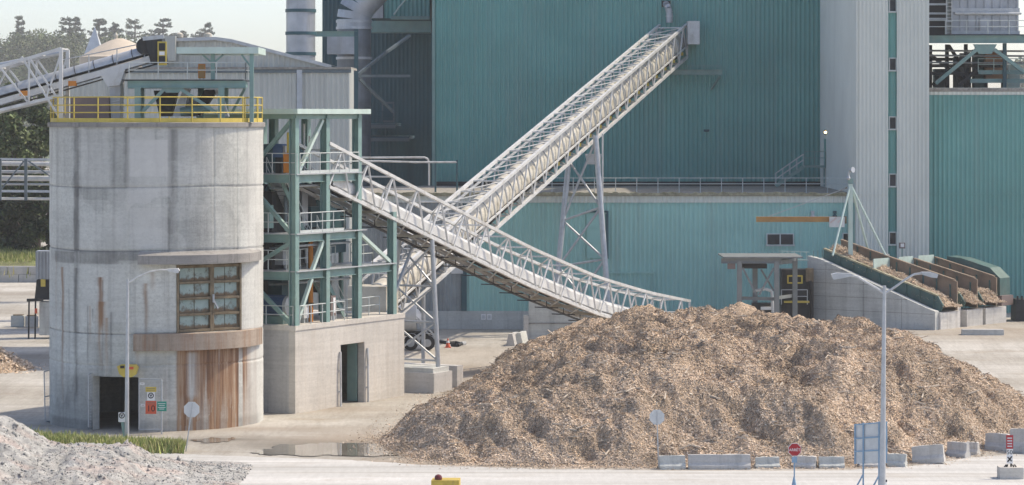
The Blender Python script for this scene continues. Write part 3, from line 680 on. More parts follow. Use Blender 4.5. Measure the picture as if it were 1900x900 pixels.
Rl([T(.1, 3.5, BZ), T(.1, .2, BZ)], h=1.0, step=1.4); Rl([T(.5, .05, BZ), T(5.0, .05, BZ)], h=1.0, step=1.2); Rl([T(5.2, .7, BZ), T(9.8, .7, BZ)], h=1.0, step=1.2)
# canopy roof
cp = MB(); rbox(cp, -.35, 7.1, -.35, 6.5, ZTOP + .02, ZTOP + .28); cp.build('canopy', M_palegreen, tw)
for t in tt: MB().beam(T(t, 0, ZTOP - .12), T(t, 6.2, ZTOP - .12), .2, .26).build('rafter', M_steelteal, tw)
MB().beam(T(0, .2, ZTOP - .13), T(6.9, .2, ZTOP - .13), .2, .24).build('rafter', M_steelteal, tw)
# stairs
def stair(parent, a, b, wdir, width, mat, nstep, rail=True):
    s = MB(); a = Vector(a); b = Vector(b); wv = Vector(wdir) * width
    for o in (Vector(), wv): s.beam(a + o, b + o, .06, .26)
    so_ = s.build('stair', mat, parent)
    tr = MB()
    for k in range(1, nstep):
        c = a.lerp(b, k / nstep); tr.beam(c, c + wv, .24, .035, (b - a))
    tr.build('tread', M_galv, so_)
    if rail:
        r_ = MB()
        for o in (Vector(), wv):
            for h in (1.0, .55): r_.tube(a + o + Vector((0, 0, h)), b + o + Vector((0, 0, h)), .026, 6)
            for k in range(0, 5): c = a.lerp(b, k / 4) + o; r_.tube(c, c + Vector((0, 0, 1.0)), .024, 6)
        r_.build('handrail', M_rail, so_)
stair(tw, T(.7, 1.4, ZA - .1), T(3.1, 1.4, ZB + .06), E, .8, M_steelteal, 13)
stair(tw, T(3.6, .9, ZB - .1), T(5.0, .9, ZC + .06), E, .8, M_steelteal, 9)
stair(tw, T(4.2, 1.0, ZC - .1), T(6.6, 1.0, BZ + .06), E, .8, M_steelteal, 12)
# machines standing on the tower
mt = thing('blue_electric_motor', 'large dark blue electric motor lying on the lowest tower floor beside the silo', 'motor', tuple(T(.9, 1.6, BZ)))
c = T(1.1, 1.2, BZ + .95); body = MB(); n = 22; prof = [(.3, 0), (.5, .05), (.5, 1.5), (.44, 1.55)]
def along(mb, c, ax, prof, n=22):
    for (r0, z0), (r1, z1) in zip(prof[:-1], prof[1:]): mb.tube(c + ax * z0, c + ax * (z1 + .0005), r0, n, r1)
    return mb
along(body, c, E, [(.5, 0), (.5, 1.7)]).build('housing', M_blue, mt, smooth=40)
along(MB(), c - E * .22, E, [(.2, 0), (.52, .02), (.52, .2)]).build('end_shield', M_galv, mt, smooth=40)
fn = MB()
for k in range(14):
    t = 2 * math.pi * k / 14; o = D * (.53 * math.cos(t)) + Vector((0, 0, .53 * math.sin(t))); fn.beam(c + o + E * .1, c + o + E * 1.6, .03, .05)
fn.build('cooling_fins', M_blue, mt)
b_ = MB(); rbox(b_, .7, 1.5, 1.2, 2.8, BZ + .002, BZ + .42); b_.build('base', M_steelteal, mt)
def machine(name, label, cat, spec):
    t_ = thing(name, label, cat, tuple(spec[0][2]))
    for nm, m, *args in spec:
        pass
    return t_
def tblock(name, label, cat, parts, group=None):
    first = parts[0]; o = thing(name, label, cat, tuple(T((first[2] + first[3]) / 2, (first[4] + first[5]) / 2, first[6])), group)
    for p in parts:
        nm, m = p[0], p[1]
        if len(p) == 8: mb = MB(); rbox(mb, *p[2:]); mb.build(nm, m, o)
        else: p[2](MB()).build(nm, m, o)
    return o
tblock('dark_screen_housing', 'tall dark grey screen housing with a sloped top on the upper tower platform', 'machine',
       [('housing', M_slate, 1.5, 4.6, 2.2, 4.6, ZA + .07, ZV(268, 156)), ('hood', M_darkm, 1.7, 3.0, 1.7, 2.19, ZA + .5, ZV(278, 156)), ('pipe', M_white, lambda mb: mb.beam(T(3.0, 1.0, ZA + .2), T(3.0, 1.0, ZV(252, 156)), .1))])
tblock('orange_guard_cabinet', 'orange guard cabinet at the corner of the upper tower platform', 'guard',
       [('body', M_orange, .35, .75, .6, .95, ZA + .1, ZA + 1.15), ('column', M_yellow, .45, .6, .62, .8, ZA + 1.152, ZA + 2.2)])
tblock('blue_gear_motor', 'small dark blue gear motor on the upper platform next to the silo', 'motor',
       [('housing', M_blue, .5, 1.1, 1.1, 1.7, ZA + .9, ZA + 1.6), ('stand', M_darkm, .6, 1.0, 1.2, 1.6, ZA + .07, ZA + .898), ('cap', M_duct, .55, 1.05, .95, 1.098, ZA + 1.0, ZA + 1.5)])
tblock('dark_crusher', 'black crusher housing between the middle tower platforms', 'machine',
       [('housing', M_darkm, .9, 3.0, 2.0, 4.2, ZB + .07, ZB + 2.2), ('hopper', M_slate, .6, 1.8, 3.0, 4.4, ZB + 2.202, ZA - .5), ('flange', M_steelteal, .5, .9, 1.9, 2.4, ZB + .3, ZB + 1.5)])
tblock('dark_feeder_box', 'black feeder box on the lower middle tower platform', 'machine',
       [('housing', M_darkm, .9, 2.6, 2.0, 4.0, ZC + .07, ZB - .5), ('duct', M_duct, 1.2, 1.9, 1.5, 1.998, ZC + .3, ZB - .6)])
tblock('grey_equipment_room', 'slate grey boxed equipment room on the pump house roof', 'equipment room',
       [('wall', M_slate, 2.2, 3.9, 2.2, 4.8, BZ + .003, ZC - .45), ('door', M_grey, 2.8, 3.4, 2.16, 2.198, BZ + .1, BZ + 1.95), ('cabinet', M_darkm, .9, 2.1, 3.0, 4.4, BZ + .003, ZC - .6)])
tblock('dark_surge_bin', 'dark slate surge bin hanging under the reclaim conveyor beside the tower', 'bin',
       [('body', M_slate, 7.4, 9.9, 2.9, 5.2, ZC + .6, ZB + 1.6), ('outlet', M_darkm, 8.1, 9.2, 3.4, 4.6, BZ + 1.2, ZC + .598), ('leg', M_steelteal, 7.5, 7.7, 3.0, 3.2, BZ + .003, ZC + .597), ('leg', M_steelteal, 9.6, 9.8, 3.0, 3.2, BZ + .003, ZC + .597)])
tblock('dark_conveyor_drive', 'black drive housing behind the second column on the upper middle floor', 'machine',
       [('housing', M_darkm, 3.7, 6.3, 2.6, 4.8, ZB + .07, ZA - .6), ('duct', M_duct, 4.2, 4.8, 2.2, 2.598, ZB + .3, ZA - 1.0), ('drum', M_slate, 5.1, 6.0, 2.2, 2.598, ZB + .2, ZB + 1.3)])
tblock('dark_transfer_chute', 'black transfer chute behind the stairs on the lower tower floors', 'chute',
       [('housing', M_darkm, 3.6, 6.2, 2.7, 5.0, ZC + .07, ZB - .5), ('lower_housing', M_slate, 4.0, 6.4, 3.0, 5.0, BZ + .003, ZC - .45), ('frame', M_duct, 4.4, 4.6, 2.6, 2.698, ZC + .2, ZB - .7), ('guard', M_duct, 5.2, 5.9, 2.6, 2.698, ZC + .2, ZC + 1.0)])
tblock('dark_tower_backing', 'dark backing block added behind the tower floors to darken them', 'backing',  # added block, makes the view through the lower tower floors dark
       [('wall', M_slate, .7, 6.2, 5.1, 6.0, BZ + .003, ZA - .6), ('door', M_dim, 2.5, 3.4, 5.04, 5.098, ZC + .1, ZC + 2.0)])
for k, (t_, e_, z0_, z1_, r_, m_) in enumerate(((1.0, 1.0, BZ + .003, ZC - .45, .06, M_galv), (2.0, 1.9, ZC + .065, ZB - .45, .09, M_duct), (5.9, 1.9, BZ + .003, ZC - .45, .07, M_galv), (4.4, 2.2, ZA + .065, ZTOP - .5, .06, M_white), (1.6, 1.6, ZB + .065, ZA - .5, .1, M_dim), (8.2, 1.2, BZ + .003, ZC - .45, .05, M_galv))):
    MB().tube(T(t_, e_, z0_), T(t_, e_, z1_), r_, 8).build('riser_pipe', m_, tw)
for z_ in (ZC - .6, ZB - .62, ZA - .6):
    MB().tube(T(.4, .55, z_), T(6.4, .55, z_), .06, 8).build('service_pipe', M_galv, tw); MB().beam(T(.4, 1.7, z_ - .1), T(6.4, 1.7, z_ - .1), .3, .08).build('cable_tray', M_dim, tw)
for (t0, z0, t1, z1) in ((3.5, ZB, 6.3, ZA - .45), (6.3, ZC, 3.5, ZB - .45), (.5, ZC, 3.0, BZ + .2)): MB().beam(T(t0, 3.4, z0), T(t1, 3.4, z1), .15).build('brace', M_steelteal, tw)
pl = thing('rust_orange_pipe', 'rust orange vertical pipe inside the tower', 'pipe', tuple(T(3.0, 1.0, BZ)))
MB().tube(T(3.05, .95, BZ + .003), T(3.05, .95, ZC - .45), .13, 12).tube(T(3.05, .95, ZC + .065), T(3.05, .95, ZB - .42), .13, 12).build('pipe', M_orange, pl)
MB().tube(T(3.05, .95, BZ + .9), T(3.05, .95, BZ + 1.0), .2, 12).build('flange', M_rust, pl)
for i, (t, e, hh, lab) in enumerate(((2.2, .8, .9, 'small pale valve cabinet behind the lowest tower rail'), (4.6, .6, 1.3, 'brown and white notice cabinet at the middle of the lowest tower rail'))):
    o = thing('valve_cabinet', lab, 'cabinet', tuple(T(t, e, BZ)))
    m_ = MB(); rbox(m_, t - .25, t + .25, e - .12, e + .12, BZ + .25, BZ + hh); m_.build('body', (M_white, M_brown)[i], o)
    m_ = MB(); rbox(m_, t - .2, t - .1, e - .1, e + .1, BZ + .003, BZ + .249); rbox(m_, t + .1, t + .2, e - .1, e + .1, BZ + .003, BZ + .249); m_.build('leg', M_galv, o)
    m_ = MB(); rbox(m_, t - .05, t + .18, e - .135, e - .122, BZ + .4, BZ + hh - .1); m_.build('plate', M_whitep, o)

# ------------------------------------------------------------------ conveyors
def truss_conveyor(root, path, near_e, width, h, panel, Dv, Ev, mat, web_r=.055, chord=.16):
    """path(s)->near top chord point; returns helpers"""
    return
def lower_conveyor():
    o = thing('reclaim_conveyor', 'long white lattice belt conveyor sloping down from the teal tower behind the chip pile', 'conveyor', tuple(T(26, 1, 0)))
    tk = np.array([1.6, 3.6, 14.33, 26.45, 35.57, 43, 49.4]); zk = np.array([14.5, 13.9, 10.9, 7.53, 5.33, 4.0, 3.1])
    def zt(t):
        # smooth interpolation
        return float(np.interp(t, ts_, zs_))
    tf = np.linspace(1.6, 49.4, 200); zf = np.interp(tf, tk, zk)
    for _ in range(30): zf[1:-1] = (zf[:-2] + zf[2:] + zf[1:-1]) / 3
    ts_, zs_ = tf, zf
    H, W = 2.3, 2.1; pn = 2.75; t0, t1 = 3.4, 49.4
    n = int(round((t1 - t0) / pn)); nodes = [t0 + (t1 - t0) * k / n for k in range(n + 1)]
    fine = [t0 + (t1 - t0) * k / 60 for k in range(61)]
    for e in (.05, .05 + W):
        for dz_, nm in ((0, 'top_chord'), (-H, 'bottom_chord')):
            m = MB()
            for a, b in zip(fine[:-1], fine[1:]): m.beam(T(a, e, zt(a) + dz_), T(b + .03, e, zt(b) + dz_), .17, .17)
            m.build(nm, M_white, o)
        m = MB()
        for k in range(n):
            tm = (nodes[k] + nodes[k + 1]) / 2
            m.tube(T(nodes[k], e, zt(nodes[k]) - H), T(tm, e, zt(tm)), .058, 7); m.tube(T(tm, e, zt(tm)), T(nodes[k + 1] - .5, e, zt(nodes[k + 1]) - H), .058, 7)
        m.beam(T(t1, e, zt(t1)), T(t1, e, zt(t1) - H), .14)
        m.build('lattice', M_white, o)
    m = MB()
    for k in range(n):
        tm = (nodes[k] + nodes[k + 1]) / 2; m.tube(T(tm, .05, zt(tm)), T(tm, .05 + W, zt(tm)), .05, 6)
        tn = (nodes[k + 1] + min(nodes[k + 1] + pn, t1)) / 2
        m.tube(T(tm, .05, zt(tm)), T(tn, .05 + W, zt(tn)), .045, 6)
        m.tube(T(nodes[k], .05, zt(nodes[k]) - H), T(nodes[k], .05 + W, zt(nodes[k]) - H), .055, 6)
        m.tube(T(nodes[k], .05, zt(nodes[k]) - H), T(nodes[k + 1], .05 + W, zt(nodes[k + 1]) - H), .05, 6)
    m.build('cross_bracing', M_white, o)
    # belt cover
    m = MB(); f2 = [4.2 + (48.8 - 4.2) * k / 80 for k in range(81)]; rows = []
    prof = [(.32, -2.0), (.28, -1.95), (.28, -1.48), (.36, -1.34), (.6, -1.2), (.95, -1.16), (1.25, -1.22), (1.4, -1.36), (1.42, -1.95)]
    m.sheet([[T(t, e, zt(t) + dz_) for t in f2] for e, dz_ in prof]); cov = m.build('belt_cover', M_white, o)
    m = MB()
    for a, b in zip(f2[:-1], f2[1:]): m.beam(T(a, .85, zt(a) - 2.03), T(b, .85, zt(b) - 2.03), 1.1, .03, E)
    m.build('belt', M_black, o)
    for e in (.2, 1.5):
        m = MB()
        for a, b in zip(f2[:-1], f2[1:]): m.beam(T(a, e, zt(a) - 2.14), T(b, e, zt(b) - 2.14), .06, .12)
        m.build('stringer', M_white, o)
    for k in range(n + 1):
        t = nodes[k]; m = MB(); m.beam(T(t, .0, zt(t) - 2.28), T(t, W + .1, zt(t) - 2.28), .12, .16)
        m.box(T(t + .07, .16, zt(t) - 2.2) , (.22, .18, .26)); m.build('idler_frame', M_cream, o)
    m = MB()
    for a, b in zip(f2[:-1], f2[1:]): m.beam(T(a, 1.82, zt(a) - 2.12), T(b, 1.82, zt(b) - 2.12), .55, .04, E)
    m.build('walkway', M_galv, o)
    m = MB()
    for hh in (1.0, .5):
        for a, b in zip(f2[:-1], f2[1:]): 
            for e in (1.55, 2.05): m.tube(T(a, e, zt(a) - 2.1 + hh), T(b, e, zt(b) - 2.1 + hh), .028, 5)
    for k in range(24):
        t = 5 + k * 1.85
        for e in (1.55, 2.05): m.tube(T(t, e, zt(t) - 2.1), T(t, e, zt(t) - 1.1), .024, 5)
    m.build('handrail', M_rail, o)
    # under-hung cable tray and drip pan
    m = MB()
    for a, b in zip(fine[4:-8:1], fine[5:-7:1]): m.beam(T(a, 1.3, zt(a) - 2.72), T(b, 1.3, zt(b) - 2.72), .25, .05, E)
    for k in range(6, 48, 3): m.beam(T(fine[k], .5, zt(fine[k]) - 2.75), T(fine[k], 2.1, zt(fine[k]) - 2.75), .06); m.beam(T(fine[k], 1.3, zt(fine[k]) - 2.75), T(fine[k], 1.3, zt(fine[k]) - 2.36), .05)
    m.build('return_tray', M_darkm, o)
    # bent on the pedestal
    tb = 14.5; zb_ = zt(tb) - H - .1
    for (e0, e1) in ((.05, -.35), (2.15, 3.0)): MB().tube(T(tb, e0, zb_), T(tb, e1, 1.36), .13, 10).build('leg', M_galv, o)
    m = MB(); zz = [zb_ - .3, zb_ - 2.6, zb_ - 4.6, 1.7]
    el = lambda z: .05 - .4 * (zb_ - z) / (zb_ - 1.36); er = lambda z: 2.15 + .85 * (zb_ - z) / (zb_ - 1.36)
    for a, b in zip(zz[:-1], zz[1:]): m.tube(T(tb, el(a), a), T(tb, er(b), b), .06, 7); m.tube(T(tb, er(a), a), T(tb, el(b), b), .06, 7); m.tube(T(tb, el(b), b), T(tb, er(b), b), .06, 7)
    m.build('leg_bracing', M_galv, o)
    MB().beam(T(tb + .6, 1.5, zb_ - .1), T(tb - 4.6, 1.6, 1.5), .14).build('strut', M_galv, o)
    return zt
zt_low = lower_conveyor()
pd = thing('concrete_pedestal', 'stepped grey concrete pedestal beside the pump house', 'pedestal', tuple(T(14.5, 1.3, 0)))
m = MB(); rbox(m, 13.2, 15.3, -.8, 5.0, -.1, 1.1); m.build('plinth', M_conc, pd)
m = MB(); rbox(m, 13.4, 15.2, -.65, 5.0, 1.102, 1.36); m.build('cap', M_concgrey, pd)
m = MB(); rbox(m, 16.6, 17.3, -.4, 4.6, -.1, 1.25); m.build('plinth', M_conc, pd)

def upper_conveyor():
    o = thing('incline_gallery_conveyor', 'steep white lattice conveyor with cream hooded belt climbing to the high teal wall', 'conveyor', (4, 200, 0))
    Yw = 237.6; A0 = P(1080, 212, 210.0); A1 = P(1275, 45, Yw); d = (A1 - A0); pl_ = Vector((d.x, d.y, 0)); L = pl_.length; pl_ /= L; k = d.z / L
    ev = Vector((-pl_.y, pl_.x, 0)); H, W = 2.62, 2.2
    def Q(s, e, z): return Vector((A0.x, A0.y, A0.z)) + pl_ * s + ev * e + Vector((0, 0, k * s + z))
    s0, s1 = -39.0, L; n = int(round((s1 - s0) / 2.55)); nd = [s0 + (s1 - s0) * i / n for i in range(n + 1)]
    for e in (0, W):
        for z, nm in ((0, 'top_chord'), (-H, 'bottom_chord')): MB().beam(Q(s0, e, z), Q(s1, e, z), .19, .19).build(nm, M_white, o)
        MB().beam(Q(s0, e, -1.75), Q(s1, e, -1.75), .09, .12).build('mid_chord', M_white, o)
        m = MB()
        for i in range(n):
            mid = (nd[i] + nd[i + 1]) / 2; m.tube(Q(nd[i], e, -H), Q(mid, e, 0), .06, 7); m.tube(Q(mid, e, 0), Q(nd[i + 1], e, -H), .06, 7)
        for s in (s0, s1): m.beam(Q(s, e, 0), Q(s, e, -H), .16, .16)
        m.build('lattice', M_white, o)
    m = MB()
    for i in range(n):
        mid = (nd[i] + nd[i + 1]) / 2; nx = mid + (nd[1] - nd[0])
        m.tube(Q(mid, 0, 0), Q(mid, W, 0), .05, 6)
        if i < n - 1: m.tube(Q(mid, W, 0), Q(nx, 0, 0), .04, 6)
        m.tube(Q(nd[i], 0, -H), Q(nd[i], W, -H), .07, 6); m.tube(Q(nd[i], 0, -H), Q(nd[i + 1], W, -H), .05, 6)
    m.build('cross_bracing', M_white, o)
    # hooded belt
    N = 12; rows = []
    for j in range(N + 1):
        t = math.pi * (1.12 * j / N - .06); rows.append([Q(s0 + .4, W * .46 - .84 * math.cos(t), -1.55 + 1.07 * math.sin(t)), Q(s1 - .1, W * .46 - .84 * math.cos(t), -1.55 + 1.07 * math.sin(t))])
    cov = MB().sheet(rows).build('belt_hood', M_cream, o, smooth=40)
    m = MB()
    s = s0 + .8
    while s < s1:
        prev = None; m = MB()
        for j in range(N + 1):
            t = math.pi * (1.12 * j / N - .06); p = Q(s, W * .46 - .87 * math.cos(t), -1.55 + 1.10 * math.sin(t))
            if prev: m.tube(prev, p, .035, 5)
            prev = p
        s += 1.28; m.build('hoop', M_galv, cov)
    MB().beam(Q(s0 + .2, W * .46, -1.78), Q(s1, W * .46, -1.78), 1.25, .1, ev).build('belt', M_black, o)
    MB().beam(Q(s0 + .2, W * .46, -2.4), Q(s1, W * .46, -2.4), 1.1, .05, ev).build('return_belt', M_darkm, o)
    MB().beam(Q(s0 + .2, W - .28, -1.95), Q(s1, W - .28, -1.95), .5, .05, ev).build('walkway', M_galv, o)
    s = s0 + .6
    while s < s1 - .5: MB().box(Q(s, .12, -2.12), (.2, .25, .25)).build('idler_bracket', M_yellow if s > -6 else M_cream, o); s += 2.55
    # roofing strips with lichen lie between the top chords in the upper half
    MB().beam(Q(-39, 1.98, -.3), Q(s1 - .2, 1.98, -.3), .2, .06, ev).build('cable_tray', M_galv, o)
    s = 1.0
    while s < s1 - 1: MB().beam(Q(s, .62, -.47), Q(s + 1.1, .62, -.47), .5, .05, ev).build('cover_plate', M_mossy, cov); s += 2.55
    # trestle legs
    b0 = Q(0, 0, -H); 
    legs = []
    for (u0, v0, u1, v1, Y0, Y1) in ((1105, 252, 1133, 626, 210, 207.5), (1056, 292, 1024, 626, 211, 209.2)):
        a = P(u0, v0, Y0); b = P(u1, v1, Y1); b.z = max(b.z, 0.0); legs.append((a, b)); MB().tube(a, b, .2, 12).build('leg', M_galv, o)
    m = MB(); (a, b), (c, e_) = legs
    fr = [.02, .36, .62, .99]
    for p, q_ in zip(fr[:-1], fr[1:]):
        m.tube(a.lerp(b, p), c.lerp(e_, q_), .085, 8); m.tube(c.lerp(e_, p), a.lerp(b, q_), .085, 8); m.tube(a.lerp(b, q_), c.lerp(e_, q_), .08, 8)
    m.build('leg_bracing', M_galv, o)
    MB().prism([P(1086, 286, 210.4), P(1116, 286, 210.4), P(1113, 305, 210.4), P(1090, 305, 210.4)], (0, 1.2, 0)).build('take_up_box', M_galv, o)
    MB().tube(P(1118, 248, 209.5), P(1118, 372, 209.5), .06, 7).build('conduit', M_white, o)
    # lower tail housing
    tb = MB(); tb.prism([Q(s0 - .6, -.1, -.2), Q(s0 - .6, W + .1, -.2), Q(s0 - .6, W + .1, -2.5), Q(s0 - .6, -.1, -2.5)], pl_ * 2.0); tb.build('tail_housing', M_cream, o)
    for s in (-33,):
        for e in (0, W):
            p = Q(s, e, -H - .1)
            if p.z > .4: MB().tube(p, Vector((p.x, p.y, 0)), .12, 8).build('leg', M_galv, o)
    # head box
    MB().box(P(1286, 61, 236.9) + Vector((0, 0, 0)), (.95, 1.6, 1.85)).build('head_box', M_white, o)
    # wall bracket beam under the head
    MB().hbeam(P(1244, 134, 236.6), P(1340, 134, 236.6), .3, .42, (0, 1, 0)).build('support_beam', M_steelteal, o)
    MB().beam(P(1336, 141, 236.6), P(1320, 166, 237.6), .14).build('knee_brace', M_steelteal, o)
    r_ = MB(); railing(r_, [P(1275, 128, 236.4), P(1338, 128, 236.4)], .3, .02, 1.2); r_.build('toe_rail', M_steelteal, o)
    return o
M_mossy = paint('lichen_cover_plate', (.42, .38, .22), .8, var=.3, scale=1.5, dirt=(.5, .49, .45), dirt_amt=.9, streak=(.7, .7, .7))
upper_conveyor()

# ------------------------------------------------------------------ buildings
YB, YS, YT = 238.0, 214.0, 213.0
XT0, XT1 = XU(1590, YT), XU(1722, YT)
XL = XU(805, YB)
mill = thing('mill_building', 'tall teal ribbed metal mill building behind the conveyors', 'building', (9, YB, 0))
m = MB(); corr(m, (XL, YB), (XT0 + .2, YB), 9.4, 33, .36, .085); m.build('wall', M_teal, mill)
m = MB(); m.box(((XL + XT0) / 2, YB + 8.1, 16.4), (XT0 - XL - .02, 16, 32.8)); m.build('core', M_slate, mill)
MB().box((XL - .03, YB - .03, 21), (.22, .22, 23.6)).build('corner_trim', M_steelteal, mill)
MB().box(((XL + XT0) / 2, YB - .05, 9.95), (XT0 - XL, .16, .35)).build('flashing', M_darkm, mill)
MB().box(((XL + XT0) / 2, YB - .1, ZV(153, YB)), (XT0 - XL - .3, .03, .05)).build('panel_joint', M_teal, mill)
el = thing('vent_elbow_pipe', 'bent grey vent pipe coming out of the teal wall above the conveyor head', 'vent pipe', tuple(P(1241, 20, YB)))
m = MB(); pts = [P(1236, 8, YB + .1), P(1236, 8, YB - .45), P(1237.5, 10, YB - .62), P(1240, 15, YB - .7), P(1242, 24, YB - .7), P(1242, 42, YB - .7)]
for a, b in zip(pts[:-1], pts[1:]): m.tube(a, b, .27, 14)
m.build('pipe', M_duct, el, smooth=50); MB().tube(P(1242, 31, YB - .7), P(1242, 29, YB - .7), .31, 14).build('flange', M_galv, el)
MB().box(P(1236, 7, YB - .06), (.7, .1, .5)).build('wall_plate', M_darkm, el)
wv = thing('wall_vent', 'small dark vent slot on the high teal wall right of the incline conveyor', 'vent', tuple(P(1311, 242, YB)))
MB().box(P(1311, 242, YB - .1), (.45, .12, .16)).build('hood', M_slate, wv); MB().box(P(1311, 244, YB - .09), (.36, .06, .05)).build('slot', M_blackp, wv)

shed = thing('low_teal_shed', 'long low teal ribbed shed with flat gravel roof', 'shed', (6, YS, 0))
XS0 = XU(640, YS)
zfa, zfb, zsb = ZV(363, YS), ZV(376, YS), ZV(577, YS)
m = MB(); corr(m, (XU(866, YS), YS), (XT0 + .1, YS), zsb, zfb, .33, .06); m.build('wall', M_tealshed, shed)
m = MB(); corr(m, (XS0, YS), (XU(856, YS), YS), zsb, zfb, .33, .06); m.build('wall', M_coolgrey, shed)
MB().box((XU(861, YS), YS - .03, (zsb + zfb) / 2), (XU(866, YS) - XU(856, YS) - .01, .18, zfb - zsb)).build('downpipe', M_slate, shed)
m = MB(); corr(m, (XS0, YS - .09), (XT0 + .1, YS - .09), zfb + .004, zfa, .33, .06); m.build('fascia', M_grey, shed)
m = MB(); m.box(((XS0 + XT0) / 2, YS + .25, zsb / 2 - .05), (XT0 - XS0, .6, zsb + .1 - .006)); m.build('foundation', M_concgrey, shed)
m = MB(); m.box(((XS0 + XT0) / 2, YS + 12, zsb / 2 + zfb / 2), (XT0 - XS0 - .3, 23, zfb - zsb - .4)); m.build('core', M_slate, shed)
rows = []; N9 = Noise2(9)
xs = np.linspace(XS0, XT0 - .05, 160); ys = np.concatenate([np.linspace(YS - .28, YS + 1.2, 8), np.linspace(YS + 3, YB - .15, 8)])
rows = [[Vector((x, y, zfa + .03 + (.16 * float(N9.fbm(np.array(x * 2.2), np.array(y * 1.5))) if y < YS + 2 else .05 + .12 * float(N9.fbm(np.array(x * .6), np.array(y * .6)))) )) for x in xs] for y in ys]
m = MB().sheet(rows); m.sheet([[Vector((p.x, p.y - .004, zfa - .02)) for p in rows[0]], rows[0]]); m.build('roof', M_roofgrav, shed)
m = MB(); NX = 260
e0 = [Vector((XS0 + (XT0 - .1 - XS0) * k / NX, YS - .31, zfa + .01)) for k in range(NX + 1)]
e1 = [p + Vector((0, -.02, .10 + .22 * float(N9.fbm(np.array(p.x * 3.1), np.array(4.0))))) for p in e0]
e2 = [p + Vector((0, .5, .0)) for p in e1]
m.sheet([e0, e1, e2]); m.build('roof_edge', M_moss, shed)
m = MB(); railing(m, [(XU(985, 216.5), 216.5, zfa + .1), (XT0 - .2, 216.5, zfa + .1)], 1.12, .03, 1.55, (.62,)); m.build('railing', M_rail, shed)
# tall door recess + wall fittings
a = P(1088, 480, YS); b = P(1129, 394, YS)
dr = MB(); dr.box(((a.x + b.x) / 2 - .1, YS - .10, (a.z + b.z) / 2), (b.x - a.x - .25, .06, b.z - a.z - .1)); drr = dr.build('door', M_tealshed, shed)
dr = MB(); dr.box((b.x - .08, YS - .14, (a.z + b.z) / 2), (.16, .22, b.z - a.z)); dr.box(((a.x + b.x) / 2, YS - .14, b.z + .06), (b.x - a.x, .22, .12)); dr.build('frame', M_slate, drr)
dr = MB(); dr.box((b.x - .26, YS - .08, (a.z + b.z) / 2 - .05), (.2, .02, b.z - a.z - .15)); dr.build('jamb', M_slate, drr)
for vv in (422, 448, 470): MB().box(((a.x + b.x) / 2 - .15, YS - .15, ZV(vv, YS)), (b.x - a.x - .4, .05, .06)).build('rail', M_tealshed, drr)
m = MB(); m.box(P(1172, 506, YS - .12), (3.4, .1, .12)); m.tube(P(1213, 508, YS - .12), P(1213, 572, YS - .12), .04, 6); m.build('pipe', M_tealshed, shed)
window(shed, 1422, 433, 1473, 454, YS - .06, 1)
window(shed, 1563, 432, 1575, 454, YS - .06, 0)
m = MB(); m.box(P(848, 486, YS - .12), (.85, .12, 1.7)); wn = m.build('door', M_white, shed); MB().box(P(848, 480, YS - .19), (.6, .03, 1.1)).build('pane', M_glass, wn)
for i, (u, lab) in enumerate(((1508, 'round grey wall lamp above the shed window'), (1549, 'small dark wall lamp on the shed near the grey tower'))):
    lm = thing('wall_lamp', lab, 'lamp', tuple(P(u, 398, YS - .1)))
    MB().box(P(u, 394, YS - .16), (.25, .14, .2)).build('base', M_galv if i == 0 else M_slate, lm)
    MB().lathe([(.05, 0), (.15, -.08), (.17, -.2), (.05, -.24)], P(u, 397, YS - .28), 14).build('shade', M_galv if i == 0 else M_slate, lm)
# two small plates on the foundation
for u, lab in ((897, 'left one of two pale notice plates on the stained shed foundation'), (908, 'right one of two pale notice plates on the stained shed foundation')):
    o = thing('notice_plate', lab, 'sign', tuple(P(u, 592, YS - .1)), 'notice plates on the shed foundation')
    MB().box(P(u, 588, YS - .075), (.34, .04, .42)).build('plate', M_whitep, o); MB().box(P(u, 588, YS - .1), (.2, .01, .24)).build('symbol', M_alu, o)

st = thing('grey_stair_tower', 'tall pale grey ribbed stair tower with a strip of square windows', 'building', ((XT0 + XT1) / 2, YT, 0))
xa, xb = XU(1648, YT), XU(1664, YT)
m = MB(); corr(m, (XT0, YT), (xa, YT), 0, 33, .29, .05); corr(m, (xb, YT), (XT1, YT), 0, 33, .29, .05); m.build('wall', M_grey, st)
m = MB(); corr(m, (XT0, YB + 8), (XT0, YT), 0, 33, .29, .05); m.build('side_wall', M_grey, st)
m = MB(); corr(m, (xa, YT + .25), (xb, YT + .25), 0, 33, .3, .04); m.sheet([[(xa, YT, 0), (xa, YT, 33)], [(xa, YT + .26, 0), (xa, YT + .26, 33)]]); m.sheet([[(xb, YT, 0), (xb, YT, 33)], [(xb, YT + .26, 0), (xb, YT + .26, 33)]]); m.build('window_strip', M_teal, st)
m = MB(); m.box(((XT0 + XT1) / 2, YT + 9, 16.2), (XT1 - XT0 - .2, 17, 32.4)); m.build('core', M_slate, st)
for vc in (10, 119, 228, 334, 442, 548): window(st, 1649, vc - 12, 1663.5, vc + 11, YT + .22, 0, .12)
MB().box((XT0, YT, 16.5), (.14, .14, 33)).build('corner_trim', M_grey, st); MB().box((XT1, YT, 16.5), (.14, .14, 33)).build('corner_trim', M_grey, st)
MB().box(((XT0 + xa) / 2, YT - .06, ZV(360, YT)), (xa - XT0 - .02, .03, .05)).build('panel_joint', M_grey, st); MB().box(((XT1 + xb) / 2, YT - .06, ZV(360, YT)), (XT1 - xb - .02, .03, .05)).build('panel_joint', M_grey, st)
